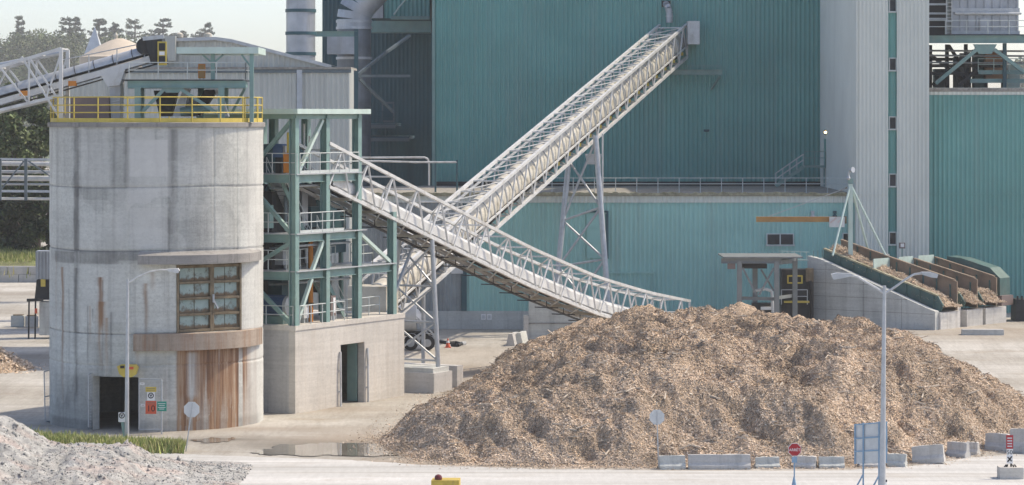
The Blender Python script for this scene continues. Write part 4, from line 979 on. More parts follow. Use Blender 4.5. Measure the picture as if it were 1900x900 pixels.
# landing, stair and lit lamp on the side of the stair tower
ld = thing('roof_access_stair', 'small teal steel stair and landing at the inner corner above the shed roof', 'stair', (XT0 - 1, YB - 3, 9.8))
lx0, lx1 = XU(1491, 234), XT0 - .08; lz = ZV(307, 234)
MB().box(((lx0 + lx1) / 2, 234, lz - .08), (lx1 - lx0, 1.2, .16)).build('landing', M_steelteal, ld)
stair(ld, (lx0, 233.6, lz - .1), (lx0 - 2.2, 233.6, 9.86), (0, 1, 0), .8, M_steelteal, 8)
m = MB(); railing(m, [(lx0, 233.45, lz), (lx1 - .05, 233.45, lz)], 1.1, .03, .8); m.build('railing', M_steelteal, ld)
MB().beam((lx1 - .1, 233.6, lz - .2), (lx1 - .1, 233.6, 9.86), .1).build('leg', M_steelteal, ld)
MB().box((XT0 - .09, 234, lz + 1.05), (.06, .95, 2.1)).build('door', M_teal, st)
lm = thing('lit_wall_lamp', 'lit bulkhead lamp above the landing door on the grey tower side', 'lamp', (XT0 - .1, 233.2, lz + 2.6))
MB().box((XT0 - .13, 233.4, lz + 2.62), (.14, .3, .36)).build('housing', M_darkm, lm)
mm, t_, b_ = nodes_of('lamp_glow'); b_.inputs['Emission Color'].default_value = (1, .75, .35, 1); b_.inputs['Emission Strength'].default_value = 4.0
f_ = noise(t_, mapping(t_), 3); t_.links.new(ramp(t_, f_, [(.3, (.9, .8, .6, 1)), (.7, (1, .9, .7, 1))]), b_.inputs['Base Color'])
MB().tube((XT0 - .13, 233.24, lz + 2.62), (XT0 - .13, 233.18, lz + 2.62), .1, 12).build('lens', mm, lm)

ax_ = thing('teal_annex', 'teal ribbed annex with a pale top band right of the grey tower', 'building', (36, YS, 0))
XA1 = 54.0; za1, za2 = ZV(163, YS), ZV(176, YS)
m = MB(); corr(m, (XT1 + .05, YS), (XA1, YS), 0, za2, .33, .06); m.build('wall', M_teal, ax_)
m = MB(); corr(m, (XT1 + .08, YS - .08), (XA1, YS - .08), za2 + .004, za1, .33, .05); m.build('fascia', M_grey, ax_)
m = MB(); m.box(((XT1 + XA1) / 2 + .2, YS + 8.2, za2 / 2), (XA1 - XT1 - .4, 16, za2 - .1)); m.build('core', M_slate, ax_)
MB().box(((XT1 + XA1) / 2 + .05, YS + 8, za1 - .15), (XA1 - XT1 - .1, 16.3, .26)).build('roof', M_roofgrav, ax_)
MB().box(((XT1 + XA1) / 2 + .1, YS - .075, ZV(360, YS)), (XA1 - XT1 - .2, .03, .05)).build('panel_joint', M_teal, ax_)
# open steel deck above the annex
zr = za1 - .02
od = thing('rooftop_steel_frame', 'teal braced steel frame carrying the filter house above the annex', 'steel frame', (35, YS + 2, zr))
Yq = 216.0; z80, z65 = ZV(80, Yq), ZV(66, Yq)
MB().hbeam((XT1 + .06, Yq, (z80 + z65) / 2), (46, Yq, (z80 + z65) / 2), .4, z65 - z80, (0, 1, 0)).build('beam', M_steelteal, od)
MB().box((38.2, Yq + 3.6, z65 + .05), (15.6, 6.8, .1)).build('deck', M_darkm, od)
MB().beam(P(1736, 155, Yq), P(1812, 92, Yq), .26, .26).build('brace', M_steelteal, od); MB().beam(P(1845, 92, Yq), P(1925, 152, Yq), .26, .26).build('brace', M_steelteal, od)
MB().prism([P(1806, 82, Yq - .1), P(1850, 82, Yq - .1), P(1840, 100, Yq - .1), P(1816, 100, Yq - .1)], (0, .2, 0)).build('gusset', M_steelteal, od)
for (u, Y) in ((1726, Yq + 6), (1757, Yq + 4), (1864, Yq + .6), (1812, Yq + 6), (1792, Yq + 3)): MB().beam((XU(u, Y), Y, zr), (XU(u, Y), Y, z80), .26, .26, (1, 0, 0)).build('column', M_darkm if u != 1864 else M_slate, od)
for (u0, v0, u1, v1, Y) in ((1724, 100, 1800, 158, Yq + 4), (1800, 98, 1730, 158, Yq + 5), (1724, 122, 1856, 122, Yq + 3.5), (1724, 136, 1840, 136, Yq + 3), (1760, 84, 1790, 130, Yq + 5), (1780, 158, 1815, 128, Yq + 2), (1724, 110, 1800, 110, Yq + 6)): MB().beam(P(u0, v0, Y), P(u1, v1, Y), .2, .24).build('brace', M_darkm, od)
for (u0, u1, v, Y) in ((1815, 1900, 134, Yq + 1.5), (1800, 1900, 150, Yq + 1.0)):
    MB().beam(P(u0, v, Y), P(u1 + 30, v, Y), .22, .3).build('beam', M_steelteal, od)
m = MB(); railing(m, [P(1815, 133, Yq + 1.4), P(1960, 133, Yq + 1.4)], .95, .03, 1.1); m.build('railing', M_palegreen, od)
m = MB(); railing(m, [(XT1 + .15, Yq + .1, z65 + .1), (45.5, Yq + .1, z65 + .1)], 1.0, .03, 1.5); m.build('railing', M_rail, od)
for i, (u0, u1, v0, v1, Y, m_, nm_, lab) in enumerate(((1768, 1802, 106, 158, Yq + 5.5, M_ductdim, 'storage_tank', 'dim grey tank behind the left brace of the rooftop frame'), (1805, 1829, 92, 150, Yq + 5, M_tealdark0, 'equipment_box', 'dark teal equipment box left of the rust coloured duct'), (1732, 1760, 128, 160, Yq + 6.5, M_dim, 'equipment_box', 'dull grey equipment box at the left end of the rooftop frame'), (1868, 1890, 120, 158, Yq + 5, M_palegreen, 'equipment_box', 'pale green equipment box right of the rust coloured duct'))):
    o = thing(nm_, lab, 'equipment', tuple(P((u0 + u1) / 2, 160, Y))); a = P(u0, v1, Y); b = P(u1, v0, Y)
    if nm_ == 'storage_tank': MB().tube(Vector(((a.x + b.x) / 2, Y, zr)), Vector(((a.x + b.x) / 2, Y, b.z)), (b.x - a.x) / 2, 20).build('shell', m_, o, smooth=40); MB().tube(Vector(((a.x + b.x) / 2, Y, b.z + .001)), Vector(((a.x + b.x) / 2, Y, b.z + .3)), .2, 10).build('nozzle', M_galv, o)
    else: MB().box(((a.x + b.x) / 2, Y, (zr + b.z) / 2), (b.x - a.x, 1, b.z - zr)).build('body', m_, o); MB().box(((a.x + b.x) / 2, Y - .52, (zr + b.z) / 2), ((b.x - a.x) * .7, .03, (b.z - zr) * .7)).build('door', m_, o)
for v in (94, 103, 116): MB().tube(P(1724, v, Yq + 2.4), P(1900, v + 1, Yq + 2.4), .07, 8).build('pipe', M_galv, od)
br_ = thing('brick_coloured_duct', 'rust coloured duct box standing between the rooftop frame columns', 'duct', tuple(P(1845, 150, Yq + 4)))
MB().box(P(1845, 124, Yq + 4.5), (1.6, 1.6, 2.2)).build('body', M_brick, br_); MB().box(P(1845, 124, Yq + 3.66), (1.4, .06, .12)).build('band', M_rust, br_)
MB().beam(P(1830, 163, Yq + 4.5), P(1830, 152, Yq + 4.5), .2).build('leg', M_darkm, br_); MB().beam(P(1860, 163, Yq + 4.5), P(1860, 152, Yq + 4.5), .2).build('leg', M_darkm, br_)
fh = thing('filter_house', 'grey sheet metal filter house on the rooftop deck', 'filter house', (36, Yq + 3, z65 + .1))
fx0, fx1 = XU(1766, Yq + 1.5), XU(1890, Yq + 1.5)
MB().box(((fx0 + fx1) / 2, Yq + 3.5, z65 + 4.1), (fx1 - fx0, 4, 8)).build('body', M_duct, fh)
m = MB()
for k in range(9): x = fx0 + (fx1 - fx0) * (k + .1) / 8.3; m.box((x, Yq + 1.44, z65 + 4.1), (.1, .12, 7.9))
m.build('stiffener', M_duct, fh)
for v in (24, 66): MB().box(((fx0 + fx1) / 2, Yq + 1.4, ZV(v, Yq + 1.4) + .2), (fx1 - fx0 + .1, .2, .3)).build('band', M_galv, fh)
MB().box(P(1827, 51, Yq + 1.42), (.75, .1, 1.4)).build('door', M_duct, fh)
MB().tube(P(1772, 25, Yq + 1.1), P(1895, 25, Yq + 1.1), .09, 10).build('pipe', M_white, fh)
lv = thing('louvre_bank', 'black louvred intake with pale cross beams left of the filter house', 'intake', (31, Yq + 2, z65 + .1))
lx0, lx1 = XT1 + .1, XU(1757, Yq + 2)
MB().box(((lx0 + lx1) / 2, Yq + 3, z65 + 4.1), (lx1 - lx0, 2, 8)).build('body', M_blackp, lv)
for v in (8, 25, 35): MB().beam((lx0, Yq + 1.8, ZV(v, Yq + 1.8)), (lx1, Yq + 1.8, ZV(v, Yq + 1.8)), .2, .14).build('cross_beam', M_galv, lv)
ldr = thing('caged_ladder', 'white vertical steel ladder between the louvres and the filter house', 'ladder', tuple(P(1760, 75, Yq + 1.2)))
m = MB()
for u in (1756, 1766): m.beam(P(u, 78, Yq + 1.0), P(u, -20, Yq + 1.0), .06)
m.build('stile', M_white, ldr); m = MB()
for k in range(14): m.tube(P(1756, 75 - k * 7, Yq + 1.0), P(1766, 75 - k * 7, Yq + 1.0), .025, 6)
m.build('rung', M_white, ldr)

# left: recessed dark block, stack, ducts
rb = thing('dark_boiler_block', 'dark blue grey boiler block set back left of the teal wall', 'building', (-13, 258, 0))
xr0, xr1 = XU(598, 258), XL + .05
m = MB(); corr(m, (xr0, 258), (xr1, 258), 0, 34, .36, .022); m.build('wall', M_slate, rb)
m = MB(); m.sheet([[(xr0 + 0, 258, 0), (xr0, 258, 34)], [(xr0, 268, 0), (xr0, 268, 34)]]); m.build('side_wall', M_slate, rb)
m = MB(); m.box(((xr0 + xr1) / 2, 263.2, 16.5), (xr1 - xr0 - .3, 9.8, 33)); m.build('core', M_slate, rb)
tb = thing('teal_penthouse', 'teal ribbed box room with a pale platform high on the boiler block', 'building', tuple(P(742, 62, 248)))
xq0, xq1 = XU(684, 246), XU(800, 246)
m = MB(); corr(m, (xq0 + 1.3, 246), (xq1 - .1, 246), ZV(34, 246), 34, .33, .06); m.build('wall', M_teal, tb)
m = MB(); m.box(((xq0 + xq1) / 2, 252, ZV(34, 246) + 5), (xq1 - xq0 - .2, 11.8, 9.9)); m.build('core', M_slate, tb)
MB().box(((xq0 + xq1) / 2, 246.5, ZV(50, 246)), (xq1 - xq0, 2.2, .95)).build('floor_band', M_steelteal, tb)
MB().box(((xq0 + xq1) / 2 + .9, 245.2, ZV(34, 246)), (3.2, 1.0, .28)).build('ledge', M_steelteal, tb)
MB().box((xq0 + .6, 245.9, ZV(34, 246) + 3), (1.2, .2, 6)).build('panel', M_duct, tb)
MB().path([P(731, 27, 245.6), P(740, 14, 245.6), P(755, -4, 245.6)], .07, 8).build('pipe', M_palegreen, tb)
sk = thing('steel_stack', 'tall cylindrical grey steel stack rising behind the grey warehouse', 'chimney', (XU(558, 222), 222, 0))
sr = XU(585, 222) - XU(558, 222)
MB().tube((XU(558, 222), 222, 0), (XU(558, 222), 222, 36), sr, 48).build('shell', M_duct, sk, smooth=30)
for v in (62, 20, 100): MB().tube((XU(558, 222), 222, ZV(v, 222) - .12), (XU(558, 222), 222, ZV(v, 222) + .12), sr + .07, 48).build('band', M_slate, sk, smooth=30)
dk = thing('exhaust_duct', 'fat grey segmented exhaust duct with an elbow left of the penthouse', 'duct', (XU(658, 240), 240, 0))
xd = XU(657, 240); rD = XU(689, 240) - xd
m = MB(); m.tube((xd, 240, 0), (xd, 240, ZV(52, 240)), rD * .98, 36); m.build('riser', M_ductdim, dk, smooth=30)
m = MB(); pts = [Vector((xd, 240, ZV(52, 240))), Vector((xd, 240, ZV(36, 240))), Vector((xd + .1, 240, ZV(22, 240))), Vector((xd + .45, 240, ZV(8, 240))), Vector((xd + 1.1, 240, ZV(-8, 240))), Vector((xd + 2, 240, ZV(-30, 240)))]
for i, (a, b) in enumerate(zip(pts[:-1], pts[1:])): m.tube(a, b, rD, 32)
m.build('elbow', M_duct, dk, smooth=30)
for v in (40, 52, 108): MB().tube((xd, 240, ZV(v, 240) - .1), (xd, 240, ZV(v, 240) + .1), rD * 1.05, 36).build('flange', M_galv, dk, smooth=30)
MB().box((XU(636, 238), 237.8, ZV(84, 238)), (XU(664, 238) - XU(608, 238), 1.4, 1.45)).build('side_box', M_duct, dk)
ps = thing('pipe_support_frame', 'teal grey portal frame bracing the exhaust duct', 'steel frame', (XU(661, 232), 232, 0))
MB().hbeam(P(531, 63, 232), P(664, 63, 232), .3, .42, (0, 1, 0)).build('beam', M_steelteal, ps)
MB().hbeam(Vector((XU(661, 232), 232, 0)), P(661, 54, 232), .3, .3, (1, 0, 0)).build('column', M_slate, ps); MB().beam(Vector((XU(557, 232), 232, 0)), P(557, 54, 232), .22, .22, (1, 0, 0)).build('column', M_slate, ps)
for (u0, v0, u1, v1) in ((664, 141, 760, 141), (664, 138, 718, 96), (718, 96, 760, 66), (666, 146, 730, 208)): MB().beam(P(u0, v0, 233), P(u1, v1, 236), .2, .2).build('brace', M_dim, ps)
for (u0, u1, v, lab) in ((664, 734, 232, 'upper dark steel maintenance platform in the recess by the boiler block'), (674, 760, 256, 'lower long dark steel maintenance platform in the recess by the boiler block')):
    o = thing('maintenance_platform', lab, 'platform', tuple(P((u0 + u1) / 2, v, 245)), 'platforms in the recess')
    a = P(u0, v, 245); b = P(u1, v, 245)
    MB().box(((a.x + b.x) / 2, 250.8, a.z), (b.x - a.x, 13, .22)).build('deck', M_slate, o); MB().beam(a + Vector((0, -.75, -.12)), b + Vector((0, -.75, -.12)), .14, .3).build('edge_beam', M_dim, o)
    m = MB(); railing(m, [a + Vector((0, -.6, .1)), b + Vector((0, -.6, .1))], 1.0, .035, .9); m.build('railing', M_slate, o)
    MB().beam(a + Vector((.3, .3, -.15)), Vector((a.x + .3, 245.3, a.z - 3)), .18).build('strut', M_slate, o)
cbx = thing('grey_switch_box', 'grey switch cabinet on the upper recess platform', 'cabinet', tuple(P(720, 230, 246)))
MB().box(P(720, 208, 246.4), (1.0, .8, 1.7)).build('body', M_dim, cbx); MB().box(P(720, 208, 245.97), (.8, .05, 1.4)).build('door', M_slate, cbx)
# roof pipes right of the tower
rp = thing('roof_pipe_run', 'two pale pipes crossing above the shed roof on thin dark posts', 'pipes', tuple(P(780, 345, 220)))
m = MB(); m.path([P(620, 293, 220), P(788, 292, 220), P(794, 295, 220), P(796, 303, 220), P(796, 344, 220)], .07, 8); m.build('pipe', M_white, rp)
m = MB(); m.path([P(620, 300, 219), P(700, 299, 219), P(770, 301, 219), P(848, 301, 219)], .07, 8); m.build('pipe', M_white, rp)
for u, v0 in ((848, 297), (808, 303)): MB().tube(P(u, v0, 219), P(u, 358, 219), .07, 8).build('post', M_slate, rp)

# grey warehouse behind the silo
wh = thing('grey_warehouse', 'weathered grey corrugated warehouse with a low pitched roof behind the silo', 'warehouse', (-18, 190, 0))
Yw1, Yw2 = 185.0, 192.0
xw0, xw1 = XU(118, Yw1), XU(650, Yw1); zw = ZV(128, Yw1)
m = MB(); corr(m, (xw0, Yw1), (xw1, Yw1), 0, zw, .33, .06); m.build('wall', M_greyw, wh)
m = MB(); corr(m, (xw1, Yw1), (xw1, Yw1 + 3), 0, zw, .33, .06); m.build('side_wall', M_greyw, wh)
MB().box((XU(556, Yw1), Yw1 - .12, zw / 2), (.34, .12, zw - .1)).build('downpipe', M_galv, wh)
MB().box(((xw0 + xw1) / 2, Yw1 - .1, zw - .14), (xw1 - xw0 + .12, .1, .2)).build('eave_trim', M_dim, wh)
MB().box(((xw0 + xw1) / 2, Yw1 + 3.4, zw + .05), (xw1 - xw0 + .1, 7.2, .14)).build('roof', M_roofgrav, wh)
m = MB(); ga = [(264, 74), (400, 70), (430, 74), (615, 122)]
xs = [(XU(u, Yw2), ZV(v, Yw2)) for u, v in ga]
for k in range(36):
    x0 = xs[0][0] + (xs[-1][0] - xs[0][0]) * k / 36; x1 = xs[0][0] + (xs[-1][0] - xs[0][0]) * (k + 1) / 36; xm = x0 + (x1 - x0) * .55
    zi = lambda x: float(np.interp(x, [p[0] for p in xs], [p[1] for p in xs]))
    m.add([(x0, Yw2, zw - .5), (xm, Yw2, zw - .5), (xm, Yw2, zi(xm)), (x0, Yw2, zi(x0))], [(0, 1, 2, 3)])
    m.add([(xm, Yw2, zw - .5), (x1, Yw2 - .07, zw - .5), (x1, Yw2 - .07, zi(x1)), (xm, Yw2, zi(xm))], [(0, 1, 2, 3)])
m.build('gable_wall', M_greyw, wh)
m = MB(); lo = [Vector((x, Yw2 - .25, z + .05)) for x, z in xs]; hi = [p + Vector((0, 12, 0)) for p in lo]; m.sheet([lo, hi]); m.sheet([[p - Vector((0, 0, .22)) for p in lo], lo]); m.build('gable_roof', M_galv, wh)
for u in (333, 386): MB().lathe([(.12, 0), (.25, .1), (.25, .3), (.1, .4)], P(u, 72, Yw2 + .4), 12).build('roof_vent', M_cream, wh)
MB().box(P(312, 90, Yw2 - .4), (1.0, .5, 1.6)).build('access_box', M_greyw, wh)
dm = thing('tan_storage_dome', 'tan domed storage roof behind the feed conveyor', 'storage dome', tuple(P(218, 110, 215)))
m = MB(); prof = []
for k in range(9): 
    t = k / 8; prof.append((2.6 * (1 - t) ** .8 + .25, 1.35 * t))
zc0 = ZV(106, 215); m.lathe([(2.9, -zc0), (2.9, 0)] + prof, (XU(222, 215), 215, zc0), 36); m.build('roof', M_tan, dm, smooth=40)
MB().lathe([(.12, 0), (.16, .25), (.05, .45)], P(215, 72, 215), 12).build('finial', M_cream, dm)
sp = thing('white_spire', 'slender pale pointed spire in front of the far trees', 'spire', (XU(174, 225), 225, 0))
zsp = ZV(100, 225); m = MB(); m.add([(XU(160, 225), 224.6, 0), (XU(189, 225), 224.6, 0), (XU(189, 225), 225.8, 0), (XU(160, 225), 225.8, 0), (XU(160, 225), 224.6, zsp), (XU(189, 225), 224.6, zsp), (XU(189, 225), 225.8, zsp), (XU(160, 225), 225.8, zsp)], [(0, 1, 5, 4), (1, 2, 6, 5), (2, 3, 7, 6), (3, 0, 4, 7)]); m.build('shaft', M_alu, sp)
tip = P(176, 49, 225.2); m = MB(); m.add([(XU(158, 225), 224.5, zsp), (XU(191, 225), 224.5, zsp), (XU(191, 225), 225.9, zsp), (XU(158, 225), 225.9, zsp), tip], [(0, 1, 4), (1, 2, 4), (2, 3, 4), (3, 0, 4)]); m.build('roof', M_alu, sp)

# ------------------------------------------------------------------ concrete walls near the shed
cw = thing('concrete_ramp_wall', 'shaded grey concrete retaining wall under the low end of the reclaim conveyor', 'retaining wall', tuple(P(1060, 640, 203)))
m = MB(); a = XU(981, 204); b = XU(1500, 204)
m.prism([(a, 204, -.1), (b, 204, -.1), (b, 204, 1.9), (XU(1150, 204), 204, 1.9), (XU(1090, 204), 204, ZV(590, 204)), (a, 204, ZV(556, 204))], (0, .5, 0)); m.build('wall', M_concgrey, cw)
m = MB(); m.box((a - .18, 204.2, .8), (.35, .7, 1.7)); m.build('pier', M_concpale, cw)
m = MB(); m.box((XU(1056, 203.95), 203.97, ZV(600, 204)), (5.6, .05, .08)); m.build('joint', M_concledge, cw)

# ------------------------------------------------------------------ dump hoppers at the right
KP = Vector((XU(1735, 197), 197, 1.18)); HA = R(39); ROW = Vector((math.sin(HA), math.cos(HA), 0)); UPH = Vector((-math.cos(HA), math.sin(HA), 0))
def Hp(a, r, z): return Vector((KP.x, KP.y, 0)) + UPH * a + ROW * r + Vector((0, 0, z))
hw = thing('concrete_dump_wall', 'large grey concrete side wall with a sloping top beside the dump hoppers', 'wall', tuple(Hp(4, 0, 1.1)))
prof = [(0, .6), (0, 2.40), (.5, 2.55), (9.1, 5.62), (10.1, 5.79), (10.1, .6)]
m = MB().prism([Hp(a, 0, z) for a, z in prof], ROW * .5); m.build('wall', M_concgrey, hw)
m = MB()
for zz in (2.2, 3.1, 4.0, 4.9):
    amin = max(.02, np.interp(zz, [2.4, 2.55, 5.62], [0, .5, 9.1])) if zz > 2.4 else .02
    m.beam(Hp(amin + .1, -.004, zz), Hp(10.0, -.004, zz), .012, .03)
for aa in (2.6, 5.6, 8.6): m.beam(Hp(aa, -.004, .9), Hp(aa, -.004, np.interp(aa, [0, .5, 9.1], [2.4, 2.55, 5.62]) - .1), .03, .012)
m.build('form_joint', M_concledge, hw)
m = MB().prism([Hp(9.4, .5, .6), Hp(10.1, .5, .6), Hp(10.1, .5, 5.6), Hp(9.4, .5, 5.6)], ROW * 9.0); m.build('head_wall', M_conc, hw)
m = MB()
for k in range(12): p = Hp(9.8, .3 + k * .55, 5.6); m.beam(p, p + Vector((0, 0, .55)), .07)
m.build('rebar_stub', M_steelteal, hw)
for k in range(5):
    p = Hp(8.4 + .0, -.3 - k * .55, 0)
ml = MB(); 
for k in range(5): q0 = Hp(10.3 + k * .5, .2, 5.5); ml.beam(q0, q0 + Vector((0, 0, .6)), .05)
ml.beam(Hp(10.0, .2, 5.5), Hp(13.8, .2, 5.35), .5, .08); ml.tube(Hp(10.1, .2, 6.05), Hp(12.6, .2, 6.05), .03, 6); ml.build('walkway', M_palegreen, hw)
plin = [(.45, 3.0, M_concpale), (3.9, 6.0, M_concpale), (6.4, 9.2, M_concpale)]
for (r0, r1, mt_) in plin:
    m = MB().prism([Hp(-.15, r0, .6), Hp(-.15, r1, .6), Hp(-.15, r1, 2.3), Hp(-.15, r0, 2.3)], UPH * 1.2); m.build('threshold', mt_, hw)
m = MB().prism([Hp(.3, 3.01, .6), Hp(.3, 3.89, .6), Hp(.3, 3.89, 2.5), Hp(.3, 3.01, 2.5)], UPH * 1.0); m.build('threshold', M_concwarm, hw)

def chip_mat(name, c=(.58, .435, .315)):
    m, t, b = nodes_of(name)
    f = noise(t, mapping(t), 1.1, 8, .75)
    base = ramp(t, f, [(.28, rgba(c, .42)), (.48, rgba(c, .85)), (.62, rgba(c, 1.15)), (.75, rgba(c, 1.5))])
    vo = t.nodes.new('ShaderNodeTexVoronoi'); vo.inputs['Scale'].default_value = 13; t.links.new(mapping(t, (1, 1, 1.4)), vo.inputs['Vector'])
    base = mixc(t, .75, base, ramp(t, mth(t, 'FRACT', mth(t, 'MULTIPLY', vo.outputs['Color'], 3.0)), [(0, (.4, .4, .42, 1)), (.5, (1, 1, 1, 1)), (1, (1.55, 1.5, 1.42, 1))]), 'MULTIPLY')
    t.links.new(base, b.inputs['Base Color']); b.inputs['Roughness'].default_value = .95
    bump(t, b, vo.outputs['Distance'], 1.0, .12); return m
M_chip = chip_mat('wood_chip_mass')
def chip_piece_mat():
    m, t, b = nodes_of('loose_wood_chips'); a = attr(t, 'Col')
    f = noise(t, mapping(t), .35, 5, .6)
    t.links.new(mixc(t, .5, a.outputs['Color'], ramp(t, f, [(.3, (.6, .6, .62, 1)), (.7, (1.25, 1.2, 1.15, 1))]), 'MULTIPLY'), b.inputs['Base Color']); b.inputs['Roughness'].default_value = .9
    return m
M_chips = chip_piece_mat()
CHIP_COLS = np.array([(.68, .535, .41), (.62, .48, .36), (.72, .60, .475), (.52, .40, .295), (.36, .275, .205), (.76, .67, .55), (.64, .53, .425), (.46, .355, .265)])
CHIP_P = np.array([.25, .2, .14, .13, .07, .05, .1, .06])
def scatter_chips(name, pts, nrm, smin, smax, parent, seed, cols=CHIP_COLS, pr=CHIP_P, material=None, dark=None):
    g = np.random.default_rng(seed); n = len(pts)
    L = g.uniform(smin, smax, n)[:, None] * np.exp(g.normal(0, .25, n))[:, None]; W = L * g.uniform(.3, .75, n)[:, None]
    rv = g.normal(size=(n, 3)); nv = nrm + rv * .38; nv /= np.linalg.norm(nv, axis=1, keepdims=True)
    a = np.cross(nv, g.normal(size=(n, 3))); a /= np.linalg.norm(a, axis=1, keepdims=True); b = np.cross(nv, a)
    c = pts + nrm * g.uniform(-.01, .04, n)[:, None]
    V = np.stack([c - a * L / 2 - b * W / 2, c + a * L / 2 - b * W / 2 * .6, c + a * L / 2 * .9 + b * W / 2, c - a * L / 2 * .8 + b * W / 2], 1).reshape(-1, 3) - np.array(ORG[parent])
    me = mesh_np(name, V, np.arange(4 * n).reshape(-1, 4))
    col = cols[g.choice(len(cols), n, p=pr / pr.sum())] * g.uniform(.75, 1.25, n)[:, None]
    if dark is not None: col = col * dark[:, None] * np.array([.95, .955, .97])
    rgb = np.concatenate([col, np.ones((n, 1))], 1); rgb = np.repeat(rgb, 4, 0)
    ca = me.color_attributes.new('Col', 'FLOAT_COLOR', 'POINT'); ca.data.foreach_set('color', rgb.ravel().astype(np.float32))
    o = link_mesh(name, me, material or M_chips, parent); o['kind'] = 'stuff'; return o

def hopper(r0, r1, label, lowa, fillhi, seed):
    AL = 9.3 if r0 < 2 else 5.3; ZH = float(np.interp(AL, [.25, 9.3], [3.35, 6.25]))
    o = thing('dump_hopper', label, 'hopper', tuple(Hp(4, (r0 + r1) / 2, 2.3)), 'dump hoppers in a row')
    pr = [(.1 + lowa, 2.32), (-.15 + lowa, 2.75), (.25 + lowa, 3.35), (AL, ZH), (AL + .05, ZH - .95), (1.2, 2.4)]
    for r_, dv in ((r0, 0.0), (r1, .65)):
        q = [(a, z + (dv if k_ in (1, 2, 3) else 0)) for k_, (a, z) in enumerate(pr)]
        if dv: q = [(.1 + lowa, 2.32), (.1 + lowa, 3.6 + dv), (.5 + lowa, 3.75 + dv), (AL, ZH + dv * .8), (AL + .05, ZH - .95), (1.2, 2.4)]
        sd = MB().prism([Hp(a, r_, z) for a, z in q], ROW * .12).build('side_panel', M_tealdark if r_ == r0 else M_rustpanel, o)
        for k in range(8 if r0 < 2 else 5):
            a = .6 + lowa + k * 1.05; zt_ = np.interp(a, [.25 + lowa, 9.3], [3.35, 6.25]) + dv; MB().beam(Hp(a, r_ - .04, zt_ - .9), Hp(a, r_ - .04, zt_ - .04), .08, .08, ROW).build('rib', M_tealdark, sd)
        m = MB(); m.beam(Hp(.3 + lowa, r_ + .06, 3.4 + dv * 1.45), Hp(AL, r_ + .06, ZH + .04 + dv * (.8 if dv else 1)), .26, .1, ROW); m.build('top_rail', M_moss if r_ == r0 else M_rustpanel, sd)
    m = MB().prism([Hp(5.4, r0 + .12, 4.75), Hp(5.4, r1 - .02, 4.75), Hp(5.4, r1 - .02, 5.7), Hp(5.4, r0 + .12, 5.7)], -UPH * .06); m.build('back_plate', M_palegreen, o)
    # fill of chips
    g = Noise2(seed); aa = np.linspace(-.3, AL - .3, 60); rr = np.linspace(r0 + .13, r1 - .01, 24); rows = []
    for r_ in rr:
        k = (r_ - r0) / (r1 - r0)
        rows.append([Hp(a, r_, 2.25 + (fillhi - 2.25) * max(0, a) / 9.0 + .35 + .55 * math.sin(math.pi * k) * min(1, (a + .3) * 1.4) + .5 * (float(g.fbm(np.array(a * 1.3), np.array(r_ * 1.3))) - .4)) for a in aa])
    m = MB().sheet(rows); fl = m.build('chip_fill', M_chip, o)
    P_ = np.array([rows[i][j] for i in range(24) for j in range(60)]); sel = np.random.default_rng(seed).choice(len(P_), 9000)
    pts = P_[sel] + np.random.default_rng(seed + 1).normal(0, .1, (9000, 3)) * np.array([1, 1, .3])
    scatter_chips('loose_chips', pts, np.tile(np.array([.3, -.2, .9]), (9000, 1)), .04, .1, o, seed, dark=np.full(9000, .8))
    return o
M_tealdark = paint('dark_teal_plate', (.055, .125, .12), .55, var=.2, dirt=(.13, .12, .10), dirt_amt=.6, streak=(1, 1, .6))
M_rustpanel = paint('rusty_brown_panel', (.23, .17, .125), .7, var=.25, scale=1.2, dirt=(.12, .2, .19), dirt_amt=.6, streak=(.8, .8, .8))
hopper(.8, 3.0, 'dump hopper nearest the concrete side wall with ribbed teal panel', 0, 5.5, 21)
hopper(4.0, 6.0, 'middle dump hopper heaped with chips between rusty and teal panels', .2, 5.2, 22)
hopper(6.6, 8.8, 'far dump hopper at the right end of the row', .3, 5.0, 23)
bk = thing('small_beacon_box', 'small white and brown lamp box above the middle dump hopper', 'lamp', tuple(Hp(7.0, 7.2, 6.2)))
p = Hp(6.9, 7.1, 6.35); MB().box(p, (.4, .3, .4)).build('housing', M_brown, bk); MB().box(p + Vector((0, -.16, .02)), (.25, .03, .25)).build('lens', M_whitep, bk); MB().beam(p - Vector((0, 0, .2)), p - Vector((0, 0, 1.0)), .08).build('post', M_steelteal, bk)
cv = thing('dark_green_cover', 'dark green curved cover behind the far dump hopper', 'cover', tuple(Hp(2, 9.8, 2.3)))
MB().prism([Hp(.4, 9.3, 2.3), Hp(.4, 9.3, 4.2), Hp(1.2, 9.3, 4.9), Hp(3.5, 9.3, 5.5), Hp(4.6, 9.3, 5.6), Hp(4.6, 9.3, 2.3)], ROW * 1.4).build('hood', M_tealdark, cv)
MB().beam(Hp(.35, 10, 3.0), Hp(.35, 10, 2.3), 1.6, .3, ROW).build('lip', M_brown, cv)
vb = thing('dark_dump_bin', 'black steel bin at the far right end of the hoppers', 'bin', (XU(1892, 205), 205, 1.1))
m = MB(); m.prism([P(1884, 600, 205), P(1945, 600, 205), P(1950, 556, 205), P(1886, 556, 205)], (0, 2, 0)); m.build('body', M_darkm, vb)
m = MB(); 
for u in (1888, 1896, 1906, 1916): m.beam(P(u, 556, 205), P(u, 549, 205), .12)
m.build('tine', M_darkm, vb)

